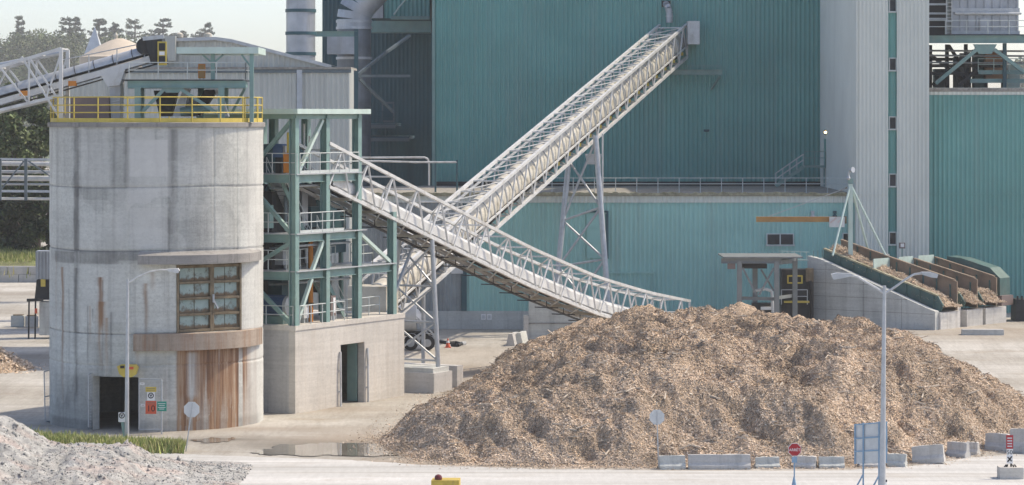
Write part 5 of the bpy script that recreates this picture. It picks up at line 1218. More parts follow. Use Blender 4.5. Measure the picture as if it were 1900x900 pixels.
# derrick on the hoppers
dc = thing('derrick_crane', 'teal mast crane with splayed legs and an orange boom over the hoppers', 'crane', tuple(Hp(7, 1.8, 5.6)))
Yd = 203.0; apx = P(1578, 342, Yd)
MB().beam(P(1578, 474, Yd), apx, .3, .3, (1, 0, 0)).build('mast', M_palegreen, dc)
for (u, v, Y) in ((1545, 474, 200.5), (1612, 468, 205), (1657, 502, 203)): MB().tube(apx, P(u, v, Y), .075, 8).build('leg', M_palegreen, dc)
MB().box(P(1578, 336, Yd), (.34, .34, .34)).build('mast_cap', M_steelteal, dc)
bm_ = MB().hbeam(P(1403, 407, Yd - .3), P(1570, 407, Yd - .3), .26, .36, (0, 1, 0)).build('boom', M_woodbeam, dc)
MB().box(P(1568, 408, Yd - .3), (.18, .35, .5)).build('pivot', M_rust, dc)
MB().tube(P(1428, 401, Yd - .3), P(1568, 350, Yd - .1), .025, 6).build('tie_cable', M_galv, dc); MB().beam(P(1558, 354, Yd), P(1572, 348, Yd), .08).build('clevis', M_rust, dc)
ps_ = MB().box(P(1553, 412, Yd - .55), (1.05, .03, .7)).build('sign_plate', M_alu, dc)
m = MB(); m.beam(P(1540, 414, Yd - .575), P(1552, 404, Yd - .575), .09, .01, (0, 1, 0)); m.beam(P(1554, 413, Yd - .575), P(1564, 405, Yd - .575), .07, .01, (0, 1, 0)); m.build('sign_mark', M_redor, ps_)
fl = thing('mast_floodlight', 'silver floodlight on a short arm at the crane mast top', 'floodlight', tuple(P(1576, 334, Yd)))
m = MB(); m.path([P(1576, 332, Yd), P(1574, 322, Yd), P(1578, 317, Yd)], .06, 8); m.build('arm', M_galv, fl)
MB().tube(P(1576, 316, Yd - .1), P(1583, 315, Yd - .35), .1, 14, .2).build('head', M_galv, fl, smooth=40); MB().lathe([(.1, 0), (.16, .12), (.05, .3)], P(1574, 334, Yd - .2), 12).build('junction', M_galv, fl)

# grey frame left of the hopper
gf = thing('grey_transfer_frame', 'grey steel transfer frame with a flat roof left of the dump wall', 'steel frame', tuple(P(1410, 600, 199)))
Y1, Y2 = 196.0, 200.5
zt_, zb2 = ZV(480, Y1), ZV(490, Y1)
for (u, Y, v1) in ((1372, Y1, 484), (1441, Y1, 484), (1475, Y2 - 1, 484), (1401, Y2, 484)): MB().hbeam(Vector((XU(u, Y), Y, .8)), P(u, v1, Y), .32, .3, (1, 0, 0)).build('column', M_greysteel, gf)
MB().hbeam(P(1338, 484, Y1), P(1450, 484, Y1), .25, .34, (0, 1, 0)).build('beam', M_greysteel, gf); MB().hbeam(P(1350, 484, Y2), P(1480, 484, Y2), .25, .34, (0, 1, 0)).build('beam', M_greysteel, gf)
MB().hbeam(P(1370, 553, Y1), P(1445, 555, Y1), .2, .22, (0, 1, 0)).build('beam', M_greysteel, gf); MB().beam(P(1441, 553, Y1), P(1475, 548, Y2), .2, .2).build('beam', M_greysteel, gf); MB().beam(P(1441, 487, Y1), P(1475, 484, Y2), .2, .3).build('beam', M_greysteel, gf)
a = P(1342, 478.5, Y1 - .3); b = P(1476, 478.5, Y2 + .3); MB().box(((a.x + b.x) / 2, (a.y + b.y) / 2, zt_ + .09), (b.x - a.x, b.y - a.y, .1)).build('roof', M_greysteel, gf)
MB().beam(P(1378, 497, Y1), P(1404, 548, Y1), .13).build('brace', M_greysteel, gf); MB().beam(P(1436, 497, Y1), P(1408, 548, Y1), .13).build('brace', M_greysteel, gf); MB().beam(P(1412, 500, Y2), P(1436, 540, Y2), .12).build('brace', M_greysteel, gf)
MB().box(P(1395, 493, 198), (1.9, 1.6, .3)).build('tray', M_darkm, gf); MB().box(P(1357, 492, Y1 + .3), (.5, .5, .5)).build('drive_box', M_brown, gf)
hu = thing('hydraulic_unit', 'dark hydraulic unit with a yellow square frame beside the dump wall', 'machine', tuple(P(1490, 590, 202)))
a = P(1450, 596, 202); b = P(1510, 500, 202)
MB().box(((a.x + b.x) / 2, 202.8, (.8 + b.z) / 2), (b.x - a.x, 1.4, b.z - .8)).build('body', M_darkm, hu)
m = MB()
for (p, q_) in (((1462, 512), (1488, 512)), ((1462, 525), (1488, 525)), ((1462, 511), (1462, 526)), ((1475, 511), (1475, 526)), ((1488, 511), (1488, 526))): m.beam(P(*p, 201.9), P(*q_, 201.9), .1)
m.build('guard_frame', M_yellow, hu)
MB().box(P(1502, 510, 202), (.5, .5, .9)).build('tank', M_rust, hu); MB().box(P(1478, 560, 201.8), (1.7, .5, .12)).build('yellow_step', M_yellow, hu)
m = MB(); railing(m, [P(1450, 565, 201.6), P(1498, 565, 201.6)], 1.0, .03, .9); m.build('railing', M_galv, hu)
m = MB()
for k in range(4): m.path([P(1500 + k * 2, 520, 201.8), P(1506 - k, 535, 201.7), P(1502 + k * 2, 560, 201.7), P(1504, 590, 201.7)], .05, 6)
m.build('hose', M_black, hu)
cbk = thing('concrete_footing', 'small cream concrete footing block at the base of the transfer frame', 'footing', tuple(P(1478, 594, 196.5)))
MB().box((XU(1478, 196.5), 196.5, 1.1), (.7, .7, 1.7)).build('block', M_concpale, cbk); MB().box((XU(1478, 196.5), 196.5, 1.98), (.5, .5, .05)).build('base_plate', M_galv, cbk)
pr_ = thing('floor_pump', 'dark pump with pale pipes behind the transfer frame', 'pump', tuple(P(1420, 590, 198)))
MB().box(P(1420, 580, 199), (1.8, 1.0, 1.3)).build('body', M_darkm, pr_); m = MB(); m.path([P(1398, 540, 198), P(1420, 536, 198), P(1432, 540, 198), P(1434, 580, 198)], .1, 8); m.build('pipe', M_white, pr_); MB().box(P(1424, 572, 198.4), (.9, .3, .2)).build('plate', M_whitep, pr_)
lbk = thing('long_concrete_block', 'long dark grey concrete block lying right of the dump hoppers', 'block', tuple(G(1823, 640)))
c = P(1823, 640, 193); c.z = .65
MB().box(c + Vector((0, 0, .4)), (2.7, .7, .82), R(-3)).build('block', M_concgrey, lbk); MB().box(c + Vector((0, 0, .83)), (2.66, .66, .05), R(-3)).build('lifting_face', M_conc, lbk)

# ------------------------------------------------------------------ the wood chip pile
foot = [G(u, v) for u, v in ((697, 820), (722, 838), (770, 853), (860, 862), (1000, 866), (1220, 868), (1420, 868), (1600, 866), (1720, 856), (1850, 832), (1990, 800))]
foot = [(p.x, p.y) for p in foot] + [(27.6, 157), (26.0, 166), (22.5, 175), (12, 184), (4, 186), (-1.5, 180), (-3.0, 168), (-4.6, 152)]
foot = np.array(foot)
NH = Noise2(31); NH2 = Noise2(32)
def poly_dist(x, y, poly):
    d = np.full(x.shape, 1e9); inside = np.zeros(x.shape, bool); n = len(poly)
    for i in range(n):
        ax, ay = poly[i]; bx, by = poly[(i + 1) % n]; ex, ey = bx - ax, by - ay
        t = np.clip(((x - ax) * ex + (y - ay) * ey) / (ex * ex + ey * ey), 0, 1)
        d = np.minimum(d, np.hypot(x - ax - t * ex, y - ay - t * ey))
        c = ((ay > y) != (by > y)) & (x < (bx - ax) * (y - ay) / (by - ay + 1e-12) + ax); inside ^= c
    return np.where(inside, d, -d)
def heap(x, y):
    wx = x + (NH2.fbm(x * .22, y * .22) - .5) * 3.0; wy = y + (NH2.fbm(x * .22 + 40, y * .22) - .5) * 3.0
    d = poly_dist(wx, wy, foot); d0 = poly_dist(x, y, foot); d = np.where(d0 < 2, d0 + (d - d0) * np.clip(d0 / 2, 0, 1), d)
    u = CU + F * x / y
    plat = np.interp(u, [950, 1040, 1120, 1200, 1300, 1400, 1440, 1560, 1680, 1740, 1830], [3.2, 3.45, 3.8, 4.1, 4.3, 4.2, 4.0, 4.05, 4.0, 3.75, 2.9])
    plat = plat + (NH.fbm(x * .3, y * .3, 3) - .5) * 2.0 + (NH2.fbm(x * .75, y * .75, 3) - .5) * 1.1 - .6 * np.exp(-(((x - 9.2) / 1.6) ** 2 + ((y - 152) / 3.0) ** 2)) - np.clip((y - 165) / 12, 0, 1) * 1.2
    s = d * .63 + (NH.fbm(x * .5 + 9, y * .3) - .5) * 1.5 * np.clip(d / 3, 0, 1)
    # gullies running downslope
    rg = 1 - np.abs(2 * NH2.fbm(x * .33 + y * .12 + 11, y * .42 - x * .1, 3) - 1); plat = plat + (rg - .8) * 1.7; s = s + (NH2.fbm(x * 1.1 + y * .55, y * .28 - x * .1, 3) - .5) * .75 * np.clip(d / 2, 0, 1)
    k = 1.0; h = -np.log(np.exp(-s / .55) + np.exp(-plat / .55)) * .55
    det = (NH.fbm(x * 1.3, y * 1.3, 5) - .5) * .5 + (NH2.fbm(x * 6, y * 6, 3) - .5) * .09
    cl = np.clip(NH2.fbm(x * .55 + 5, y * .55 + 2, 4) - .56, 0, 1) * 2.6
    h = h + (det - cl) * np.clip(d0 / 1.2, 0, 1)
    return np.where(d0 > -.3, np.maximum(h, -.05 + .1 * np.clip(d0 + .3, 0, .3)), -.3), d0
pile = thing('wood_chip_pile', 'huge brown wood chip pile filling the middle of the yard', 'chip pile', (11, 150, 0))
hx = np.arange(-8, 33, .11); hy = np.concatenate([np.arange(128.5, 165, .14), np.arange(165, 188, .35)])
HX, HY = np.meshgrid(hx, hy); HZ, HD = heap(HX, HY); HZ = HZ + gz(HX, HY) * (HD > -.3)
ii = np.arange(HX.size).reshape(HX.shape); q = np.stack([ii[:-1, :-1], ii[:-1, 1:], ii[1:, 1:], ii[1:, :-1]], -1).reshape(-1, 4)
keep = (HD.ravel()[q] > -.3).any(1); q = q[keep]
used = np.unique(q); remap = np.zeros(HX.size, int); remap[used] = np.arange(len(used))
Vh = np.stack([HX, HY, HZ], -1).reshape(-1, 3)[used] - np.array(ORG[pile])
link_mesh('mass', mesh_np('mass', Vh, remap[q], True), M_chip, pile)
nch = 700000
g = np.random.default_rng(77)
cx = g.uniform(-8, 32, nch * 2); cy = 129 + (168 - 129) * g.random(nch * 2) ** 1.25; cz, cd = heap(cx, cy)
ok = cd > -2.2; ok2 = np.where(cd < .2, g.random(len(cd)) < .34 * np.exp(np.minimum(cd, 0) * 2.0), True); ok &= ok2; cx, cy, cz, cd = cx[ok][:nch], cy[ok][:nch], cz[ok][:nch], cd[ok][:nch]
cz = np.where(cd < 0, .03, cz) + gz(cx, cy)
e_ = .12; zx, _ = heap(cx + e_, cy); zy, _ = heap(cx, cy + e_); z0_, _ = heap(cx, cy)
nr = np.stack([-(zx - z0_) / e_, -(zy - z0_) / e_, np.ones_like(cx)], -1); nr /= np.linalg.norm(nr, axis=1, keepdims=True)
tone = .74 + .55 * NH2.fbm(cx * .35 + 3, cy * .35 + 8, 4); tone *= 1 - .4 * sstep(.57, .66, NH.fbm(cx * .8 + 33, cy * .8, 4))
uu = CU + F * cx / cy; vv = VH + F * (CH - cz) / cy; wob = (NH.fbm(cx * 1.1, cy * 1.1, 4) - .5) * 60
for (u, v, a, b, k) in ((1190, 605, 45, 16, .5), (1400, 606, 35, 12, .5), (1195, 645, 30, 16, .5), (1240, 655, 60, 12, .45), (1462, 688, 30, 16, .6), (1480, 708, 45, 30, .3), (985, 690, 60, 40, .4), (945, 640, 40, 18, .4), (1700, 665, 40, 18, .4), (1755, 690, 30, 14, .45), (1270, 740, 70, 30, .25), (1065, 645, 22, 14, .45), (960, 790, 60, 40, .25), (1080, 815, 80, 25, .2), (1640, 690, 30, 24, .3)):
    tone *= 1 - k * np.exp(-(((uu + wob - u) / a) ** 2 + ((vv + wob * .5 - v) / b) ** 2))  # shade of the pile's hollows painted into the chip colours
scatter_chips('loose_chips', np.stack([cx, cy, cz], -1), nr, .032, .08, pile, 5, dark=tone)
# sticks and bark strips
ns = 1500; g = np.random.default_rng(78); sx = g.uniform(-6, 29, ns); sy = g.uniform(130, 164, ns); sz, sd = heap(sx, sy); k = sd > .4; sx, sy, sz = sx[k], sy[k], sz[k] + gz(sx[k], sy[k])
m = MB()
for x, y, z in zip(sx, sy, sz):
    a = random.uniform(0, math.pi); L = random.uniform(.25, .8); d = Vector((math.cos(a), math.sin(a), random.uniform(-.3, .3))) * L / 2; p = Vector((x, y, z + .05)); m.beam(p - d, p + d, random.uniform(.03, .06))
o = m.build('bark_stick', M_tan, pile); o['kind'] = 'stuff'

# small heap at the far left
lp = thing('small_chip_heap', 'small tan chip heap cut off by the left picture edge', 'chip pile', tuple(G(-25, 690)))
cxl, cyl = G(-25, 685).x, G(-25, 685).y
xs_ = np.linspace(-3.4, 3.4, 60); X_, Y_ = np.meshgrid(xs_, xs_); Rr = np.hypot(X_, Y_) + (NH.fbm(X_ * .8, Y_ * .8) - .5) * 1.0; Z_ = np.maximum(1.75 - .62 * Rr, -.1) + (NH2.fbm(X_ * 3, Y_ * 3) - .5) * .15
ii = np.arange(X_.size).reshape(X_.shape); q = np.stack([ii[:-1, :-1], ii[:-1, 1:], ii[1:, 1:], ii[1:, :-1]], -1).reshape(-1, 4)
o = link_mesh('mass', mesh_np('mass', np.stack([X_ + cxl, Y_ + cyl, Z_], -1).reshape(-1, 3) - np.array(ORG[lp]), q, True), M_chip, lp)
g = np.random.default_rng(79); sel = g.choice(X_.size, 5000); ptl = np.stack([X_ + cxl, Y_ + cyl, Z_], -1).reshape(-1, 3)[sel] + g.normal(0, .06, (5000, 3)); ptl = ptl[ptl[:, 2] > 0]
scatter_chips('loose_chips', ptl, np.tile(np.array([.1, -.3, .9]), (len(ptl), 1)), .1, .22, lp, 80)

# ------------------------------------------------------------------ grey gravel mound, front left
def gravel_mat():
    m, t, b = nodes_of('grey_gravel')
    f = noise(t, mapping(t, (.6, .8, 1)), 1.0, 8, .72)
    base = ramp(t, f, [(.28, (.22, .21, .205, 1)), (.45, (.38, .375, .36, 1)), (.6, (.47, .465, .45, 1)), (.75, (.55, .545, .53, 1))])
    pk = noise(t, mapping(t, (.45, .9, .6)), 1.0, 4); base = mixc(t, ramp(t, pk, [(.52, (0, 0, 0, 1)), (.66, (.6, .6, .6, 1))]), base, (.50, .40, .36, 1))
    vo = t.nodes.new('ShaderNodeTexVoronoi'); vo.inputs['Scale'].default_value = 6; t.links.new(mapping(t), vo.inputs['Vector'])
    base = mixc(t, .5, base, ramp(t, mth(t, 'FRACT', mth(t, 'MULTIPLY', vo.outputs['Color'], 3.0)), [(0, (.62, .62, .64, 1)), (1, (1.3, 1.3, 1.28, 1))]), 'MULTIPLY')
    t.links.new(base, b.inputs['Base Color']); b.inputs['Roughness'].default_value = .95; bump(t, b, noise(t, mapping(t), 6, 8, .8), .9, .1); return m
M_gravel = gravel_mat()
NM = Noise2(41)
def mound(x, y):
    u = CU + F * x / np.maximum(y, 1)
    ridge = np.interp(x, [-34, XU(0, 126), XU(45, 126), XU(90, 126), XU(140, 126), XU(240, 126), XU(290, 126), XU(360, 126), XU(440, 126), XU(500, 126)], [3.4, ZV(776, 126), ZV(792, 126), ZV(816, 126), ZV(828, 126), ZV(832, 126), ZV(856, 126), ZV(872, 126) , .1, -.2])
    back = np.clip((y - 126) / 6.5, 0, 1); front = np.clip((126 - y) / 16, 0, 1)
    h = ridge * (1 - back ** 1.3) * (1 - .55 * front)
    h = h + ((NM.fbm(x * .5, y * .5, 4) - .5) * .7 + (NM.fbm(x * 2, y * 2, 4) - .5) * .42 + (NM.fbm(x * 7, y * 7, 2) - .5) * .12) * np.clip(ridge, 0, 1) * (1 - back)
    return np.where((h < .02), -.15, h)
mo = thing('gravel_mound', 'pale grey gravel and rubble mound in the bottom corner before the silo', 'gravel mound', (-18, 124, 0))
mx = np.arange(-36, -9.5, .1); my = np.arange(106, 133.2, .12); MX, MY = np.meshgrid(mx, my); MZ = mound(MX, MY)
ii = np.arange(MX.size).reshape(MX.shape); q = np.stack([ii[:-1, :-1], ii[:-1, 1:], ii[1:, 1:], ii[1:, :-1]], -1).reshape(-1, 4)
q = q[(MZ.ravel()[q] > -.1).any(1)]
used = np.unique(q); remap = np.zeros(MX.size, int); remap[used] = np.arange(len(used))
link_mesh('mass', mesh_np('mass', np.stack([MX, MY, MZ], -1).reshape(-1, 3)[used] - np.array(ORG[mo]), remap[q], True), M_gravel, mo)
g = np.random.default_rng(90); n = 14000; rx = g.uniform(-26, -10, n); ry = g.uniform(112, 131, n); rz = mound(rx, ry); k = rz > .0; rx, ry, rz = rx[k], ry[k], rz[k]; n = len(rx)
sz_ = np.exp(g.normal(-3.5, .55, n)); octv = np.array([(1, 0, 0), (-1, 0, 0), (0, 1, 0), (0, -1, 0), (0, 0, 1), (0, 0, -1)], float)
octf = np.array([(0, 2, 4), (2, 1, 4), (1, 3, 4), (3, 0, 4), (2, 0, 5), (1, 2, 5), (3, 1, 5), (0, 3, 5)])
Vr = (octv[None] * g.uniform(.5, 1.2, (n, 6, 1)) + g.normal(0, .25, (n, 6, 3))) * sz_[:, None, None] + np.stack([rx, ry, rz], -1)[:, None]
Fr = (octf[None] + (np.arange(n) * 6)[:, None, None]).reshape(-1, 3)
o = link_mesh('loose_stones', mesh_np('loose_stones', Vr.reshape(-1, 3) - np.array(ORG[mo]), Fr), M_gravel, mo); o['kind'] = 'stuff'

# grass strip
def leaf_mat(name, rough=.7):
    m, t, b = nodes_of(name); a = attr(t, 'Col'); f = noise(t, mapping(t), .5, 3)
    t.links.new(mixc(t, .5, a.outputs['Color'], ramp(t, f, [(.3, (.7, .7, .7, 1)), (.7, (1.3, 1.3, 1.2, 1))]), 'MULTIPLY'), b.inputs['Base Color']); b.inputs['Roughness'].default_value = rough
    b.inputs['Subsurface Weight'].default_value = 0.0; return m
M_leaf = leaf_mat('foliage')
def grass(name, label, pts, hmin, hmax, seed, cols):
    g = np.random.default_rng(seed); n = len(pts); h = g.uniform(hmin, hmax, n); a = g.uniform(0, 2 * math.pi, n); wd = h * .07 + .012
    dx = np.stack([np.cos(a), np.sin(a), np.zeros(n)], -1) * wd[:, None]; ln = g.normal(0, .28, (n, 2)) * h[:, None]
    tip = pts + np.stack([ln[:, 0], ln[:, 1], h], -1); V = np.stack([pts - dx, pts + dx, tip], 1).reshape(-1, 3)
    me = mesh_np(name, V, np.arange(3 * n).reshape(-1, 3)); c = cols[g.choice(len(cols), n)] * g.uniform(.7, 1.3, (n, 1))
    ca = me.color_attributes.new('Col', 'FLOAT_COLOR', 'POINT'); ca.data.foreach_set('color', np.repeat(np.concatenate([c, np.ones((n, 1))], 1), 3, 0).ravel().astype(np.float32))
    tag(link_mesh(name, me, M_leaf), label, 'grass', kind='stuff')
g = np.random.default_rng(5); n = 15000; f = g.random(n) ** 1.2
gu = 18 + f * 322; gy_ = np.interp(gu, [18, 100, 200, 340], [139.5, 138.2, 137.2, 136.2]) + g.normal(0, 1.0, n) * np.interp(gu, [18, 340], [1.3, .45]); gxx = (gu - CU) * gy_ / F
GC = np.array([(.36, .40, .12), (.44, .45, .16), (.26, .33, .10), (.56, .50, .25), (.50, .45, .21), (.18, .24, .07)])
grass('grass', 'strip of dry green grass between the gravel mound and the silo', np.stack([gxx, gy_, np.zeros(n)], -1), .15, .62, 6, GC)
g = np.random.default_rng(8); n = 5000; gu = g.uniform(-40, 80, n); gy_ = 281 + g.normal(0, 2.5, n)
grass('grass', 'bright grass bank above the grey block wall in front of the dark trees', np.stack([(gu - CU) * gy_ / F, gy_, np.full(n, 1.6) + (gy_ - 281) * .12], -1), .4, 1.0, 9, GC)

# ------------------------------------------------------------------ trees
def crown_mesh(name, centers, radii, nleaf, size, cols, seed, flat=1.0):
    g = np.random.default_rng(seed); vs = []; cs = []
    per = np.maximum(6, (np.array(radii) ** 2 / (np.array(radii) ** 2).sum() * nleaf)).astype(int)
    P_ = []
    for c, r, k in zip(centers, radii, per):
        d = g.normal(size=(k, 3)); d /= np.linalg.norm(d, axis=1, keepdims=True); rr = r * g.random(k)[:, None] ** .4
        p = np.array(c) + d * rr * np.array([1, 1, flat]); P_.append(p); tone = g.uniform(.65, 1.3)
        cs.append(cols[g.choice(len(cols), k)] * tone * g.uniform(.75, 1.25, (k, 1)))
    p = np.concatenate(P_); c = np.concatenate(cs); n = len(p)
    nv = g.normal(size=(n, 3)) + np.array([0, 0, .5]); nv /= np.linalg.norm(nv, axis=1, keepdims=True); a = np.cross(nv, g.normal(size=(n, 3))); a /= np.linalg.norm(a, axis=1, keepdims=True); b = np.cross(nv, a)
    s = size * g.uniform(.5, 1.4, n)[:, None]
    V = np.stack([p - a * s, p - b * s * .6, p + a * s, p + b * s * .6], 1).reshape(-1, 3)
    me = mesh_np(name, V, np.arange(4 * n).reshape(-1, 4)); ca = me.color_attributes.new('Col', 'FLOAT_COLOR', 'POINT')
    ca.data.foreach_set('color', np.repeat(np.concatenate([c, np.ones((n, 1))], 1), 4, 0).ravel().astype(np.float32)); return me
PINE = np.array([(.035, .07, .045), (.045, .085, .05), (.028, .055, .04)])
BROAD = np.array([(.09, .13, .045), (.11, .15, .05), (.06, .095, .035), (.13, .155, .06)])
DARKB = np.array([(.035, .06, .028), (.05, .08, .03), (.07, .10, .035), (.028, .045, .025)])
def pine(u, vtop, Y, label, seed, spread=1.0, z0=0.0, group='pines on the skyline'):
    Y = Y * 3.5; sz = Y / 430; z0 = 14.0; g = random.Random(seed); x = XU(u, Y); zt_ = ZV(vtop, Y); o = thing('pine_tree', label, 'tree', (x, Y, z0), group)
    lean = g.uniform(-.02, .02)
    m = MB(); m.tube((x, Y, z0), (x + lean * zt_, Y, zt_ - .6 * sz), .42 * sz, 8, .08 * sz)
    cs, rs = [], []; top = zt_; k = 0; z = top - .5 * sz
    dep = g.uniform(9, 13) * sz
    while z > top - dep:
        f = (top - z) / dep; R0 = (.55 + 3.9 * f ** .8) * spread * sz * (1 if f < .75 else 1.3 - .4 * f)
        for j in range(g.randint(5, 8)):
            a = g.uniform(0, 2 * math.pi); rr = R0 * g.uniform(.3, 1.08); tipz = z + g.uniform(-.25, .3) * sz + .18 * rr
            m.tube((x, Y, z), (x + rr * math.cos(a), Y + rr * math.sin(a), tipz), .06 * sz, 5, .02 * sz)
            for s_ in (.4, .65, .85, 1.0): cs.append((x + rr * s_ * math.cos(a), Y + rr * s_ * math.sin(a), z + (tipz - z) * s_ + g.uniform(-.15, .2))); rs.append(g.uniform(.3, .62) * (.6 + .5 * f) * sz)
        z -= g.uniform(.45, .95) * sz
    m.build('trunk', M_trunk, o)
    me = crown_mesh('crown', [np.array(c) - np.array(ORG[o]) for c in cs], rs, 11000, .13 * sz, PINE, seed, .6); link_mesh('crown', me, M_leaf, o)
def broadleaf(u, vtop, Y, wpx, label, seed, cols=BROAD, z0=0.0, group='leafy trees beyond the yard', n=6500, size=.26, low=.15):
    g = random.Random(seed); x = XU(u, Y); zt_ = ZV(vtop, Y); o = thing('broadleaf_tree', label, 'tree', (x, Y, z0), group); W = wpx * Y / F / 2; H = zt_ - z0
    m = MB(); m.tube((x, Y, z0), (x, Y, z0 + H * .5), .35, 8, .2); cs, rs = [], []
    for k in range(34):
        t = g.uniform(low, .97); prof = math.sin(math.pi * min(1, max(.02, (t - low * .6) / (1.02 - low * .6))) ** .8) ** .6; a = g.uniform(0, 2 * math.pi); rr = W * prof * g.uniform(.2, 1.0)
        c = (x + rr * math.cos(a), Y + rr * math.sin(a), z0 + H * t - .3); cs.append(c); rs.append(W * g.uniform(.22, .42))
        if k < 9: m.tube((x, Y, z0 + H * .3), c, .12, 5, .04)
    m.build('trunk', M_trunk, o); me = crown_mesh('crown', [np.array(c) - np.array(ORG[o]) for c in cs], rs, n, size, cols, seed, .9); link_mesh('crown', me, M_leaf, o)
pine(37, 28, 430, 'lone pine at the left end of the skyline', 1, .85)
pine(125, 31, 425, 'broad layered pine right of the lone skyline pine', 2, 1.25)
pine(142, 30, 432, 'slim pine touching the broad layered pine', 3, .7)
pine(186, 32, 420, 'open crowned pine behind the white spire', 4, .9)
pine(213, 40, 428, 'short pine just right of the white spire', 5, .8)
pine(248, 35, 424, 'dense round topped pine above the tan dome', 6, 1.1)
pine(304, 32, 430, 'layered pine above the warehouse roof left of centre', 7, 1.15)
pine(341, 55, 440, 'smallest pine peeking over the warehouse roof', 8, .6)
pine(381, 42, 428, 'wide pine at the right end of the skyline', 9, 1.15)
for i, (u, v, Y, w_, lab) in enumerate(((-10, 62, 390, 130, 'rounded hazy tree under the lone skyline pine'), (60, 58, 395, 110, 'pale green hazy tree between the lone pine and the broad pine'), (110, 74, 385, 110, 'hazy tree below the broad layered pine'), (160, 70, 400, 110, 'hazy tree left of the white spire foot'), (215, 62, 398, 110, 'hazy tree behind the tan dome'), (275, 72, 402, 110, 'hazy tree right of the tan dome'))): broadleaf(u, v, Y * 3.4, w_ * 1.6, lab, 20 + i, z0=10, n=16000, size=.62)
broadleaf(330, 84, 1350, 100, 'hazy tree hidden behind the warehouse ridge', 27, size=.5)
for i, (u, v, Y, w_, lab) in enumerate(((15, 150, 300, 120, 'sunlit leafy tree under the truss at the left edge'), (70, 160, 296, 100, 'leafy tree against the silo edge below the truss'), (30, 210, 290, 110, 'yellow green tree behind the pipe rack'))): broadleaf(u, v, Y, w_, lab, 40 + i, BROAD, 1.0, 'leafy trees left of the silo', 9000, .24)
for i, (u, v, Y, w_, lab) in enumerate(((-5, 330, 287, 110, 'dark dense tree at the left edge above the block wall'), (50, 325, 286, 110, 'dark dense tree below the pipe rack'), (95, 335, 285, 90, 'dark dense tree beside the silo wall'))): broadleaf(u, v, Y, w_, lab, 50 + i, DARKB, 1.2, 'dark trees above the block wall', 9000, .22, .02)
for i, (u, v, Y, lab) in enumerate(((1893, 112, 420, 'far grey green tree seen through the rooftop frame'), (1925, 92, 430, 'far tree at the right edge of the picture'))): broadleaf(u, v, Y * 3.2, 80, lab, 60 + i, size=.8)
broadleaf(525, 92, 1300, 60, 'far tree top between the warehouse roof and the stack', 64, size=.5)

hl = MB(); hxs = [-420 + 30 * k for k in range(29)]
hl.sheet([[Vector((x, y, z + (N0.v(np.array(x * .02), np.array(y * .01)) - .5) * 5)) for x in hxs] for y, z in ((900, -1), (1100, 4), (1250, 9), (1450, 15), (1700, 19), (2000, 14), (2400, -2))])
def soil0():
    m, t, b = nodes_of('wooded_hillside'); f = noise(t, mapping(t, (.05, .05, .05)), 1.0, 7); t.links.new(ramp(t, f, [(.35, (.05, .075, .03, 1)), (.65, (.09, .12, .05, 1))]), b.inputs['Base Color']); b.inputs['Roughness'].default_value = 1; return m
tag(hl.build('hill', soil0(), loc=(0, 0, 0)), 'wooded hillside far behind the mill', kind='structure')
# pipe rack, block wall, left equipment
prk = thing('pipe_rack', 'long grey pipe bridge crossing behind the silo at the left', 'pipe rack', tuple(G(50, 560)))
Yp = 246.0
for dy in (0, 2.2):
    for v in (295, 354): MB().beam(P(-200, v - 1, Yp + dy), P(200, v + 2, Yp + dy), .14, .2).build('chord', M_galv, prk)
    m = MB()
    for k, u in enumerate((-90, 0, 48, 130)): m.beam(P(u, 295, Yp + dy), P(u, 372 if dy == 0 else 355, Yp + dy), .24, .24)
    for (u0, u1) in ((-88, 0), (0, 46), (132, 50)): m.beam(P(u0, 354, Yp + dy), P(u1, 297, Yp + dy), .12)
    m.build('lattice', M_dim, prk)
for i, (v, r_) in enumerate(((303, .2), (318, .14), (330, .24), (341, .1), (368, .12))): MB().tube(P(-200, v - 1, Yp + 1 + .2 * i), P(200, v + 2, Yp + 1 + .2 * i), r_, 10).build('pipe', (M_white, M_galv)[i % 2], prk)
for u in (-90, 130): MB().beam(P(u, 372, Yp), Vector((XU(u, Yp), Yp, 0)), .3).build('leg', M_galv, prk)
bw = thing('block_wall', 'low wall of large grey concrete blocks below the grass bank', 'wall', tuple(G(20, 525)))
Yw = G(20, 524).y; bl = 1.95
for row in range(2):
    m = MB()
    for k in range(14):
        x = XU(-220, Yw) + k * bl + (row % 2) * .9; m.box((x, Yw + .4 + row * .05, .37 + row * .76 - .02), (bl - .05, .8, .74), R(random.uniform(-1, 1)))
    m.build('course', M_conc, bw)
bnk = MB(); bnk.sheet([[Vector((XU(u, 275), Yw + .8, 1.5)) for u in range(-260, 130, 30)], [Vector((XU(u, 275), Yw + 14, 2.6)) for u in range(-260, 130, 30)]])
def soil():
    m, t, b = nodes_of('grassy_soil'); f = noise(t, mapping(t), .8, 6); t.links.new(ramp(t, f, [(.35, (.10, .10, .045, 1)), (.65, (.17, .19, .07, 1))]), b.inputs['Base Color']); b.inputs['Roughness'].default_value = .95; return m
tag(bnk.build('bank', soil()), 'grassy bank behind the block wall', kind='structure')
dst = thing('dust_collector', 'grey ribbed dust collector on dark legs beside the silo at the left', 'dust collector', tuple(G(82, 605)))
Yq2 = 205.0
a = P(66, 518, Yq2); b = P(100, 466, Yq2); MB().box(((a.x + b.x) / 2, Yq2 + .7, (a.z + b.z) / 2), (b.x - a.x, 1.4, b.z - a.z)).build('body', M_duct, dst)
m = MB()
for u in (70, 76, 82, 88): m.beam(P(u, 518, Yq2 - .03), P(u, 467, Yq2 - .03), .05, .08)
m.build('rib', M_galv, dst)
MB().prism([P(68, 519, Yq2), P(100, 519, Yq2), P(100, 556, Yq2), P(64, 556, Yq2)], (0, 1.2, 0)).build('hopper', M_darkm, dst)
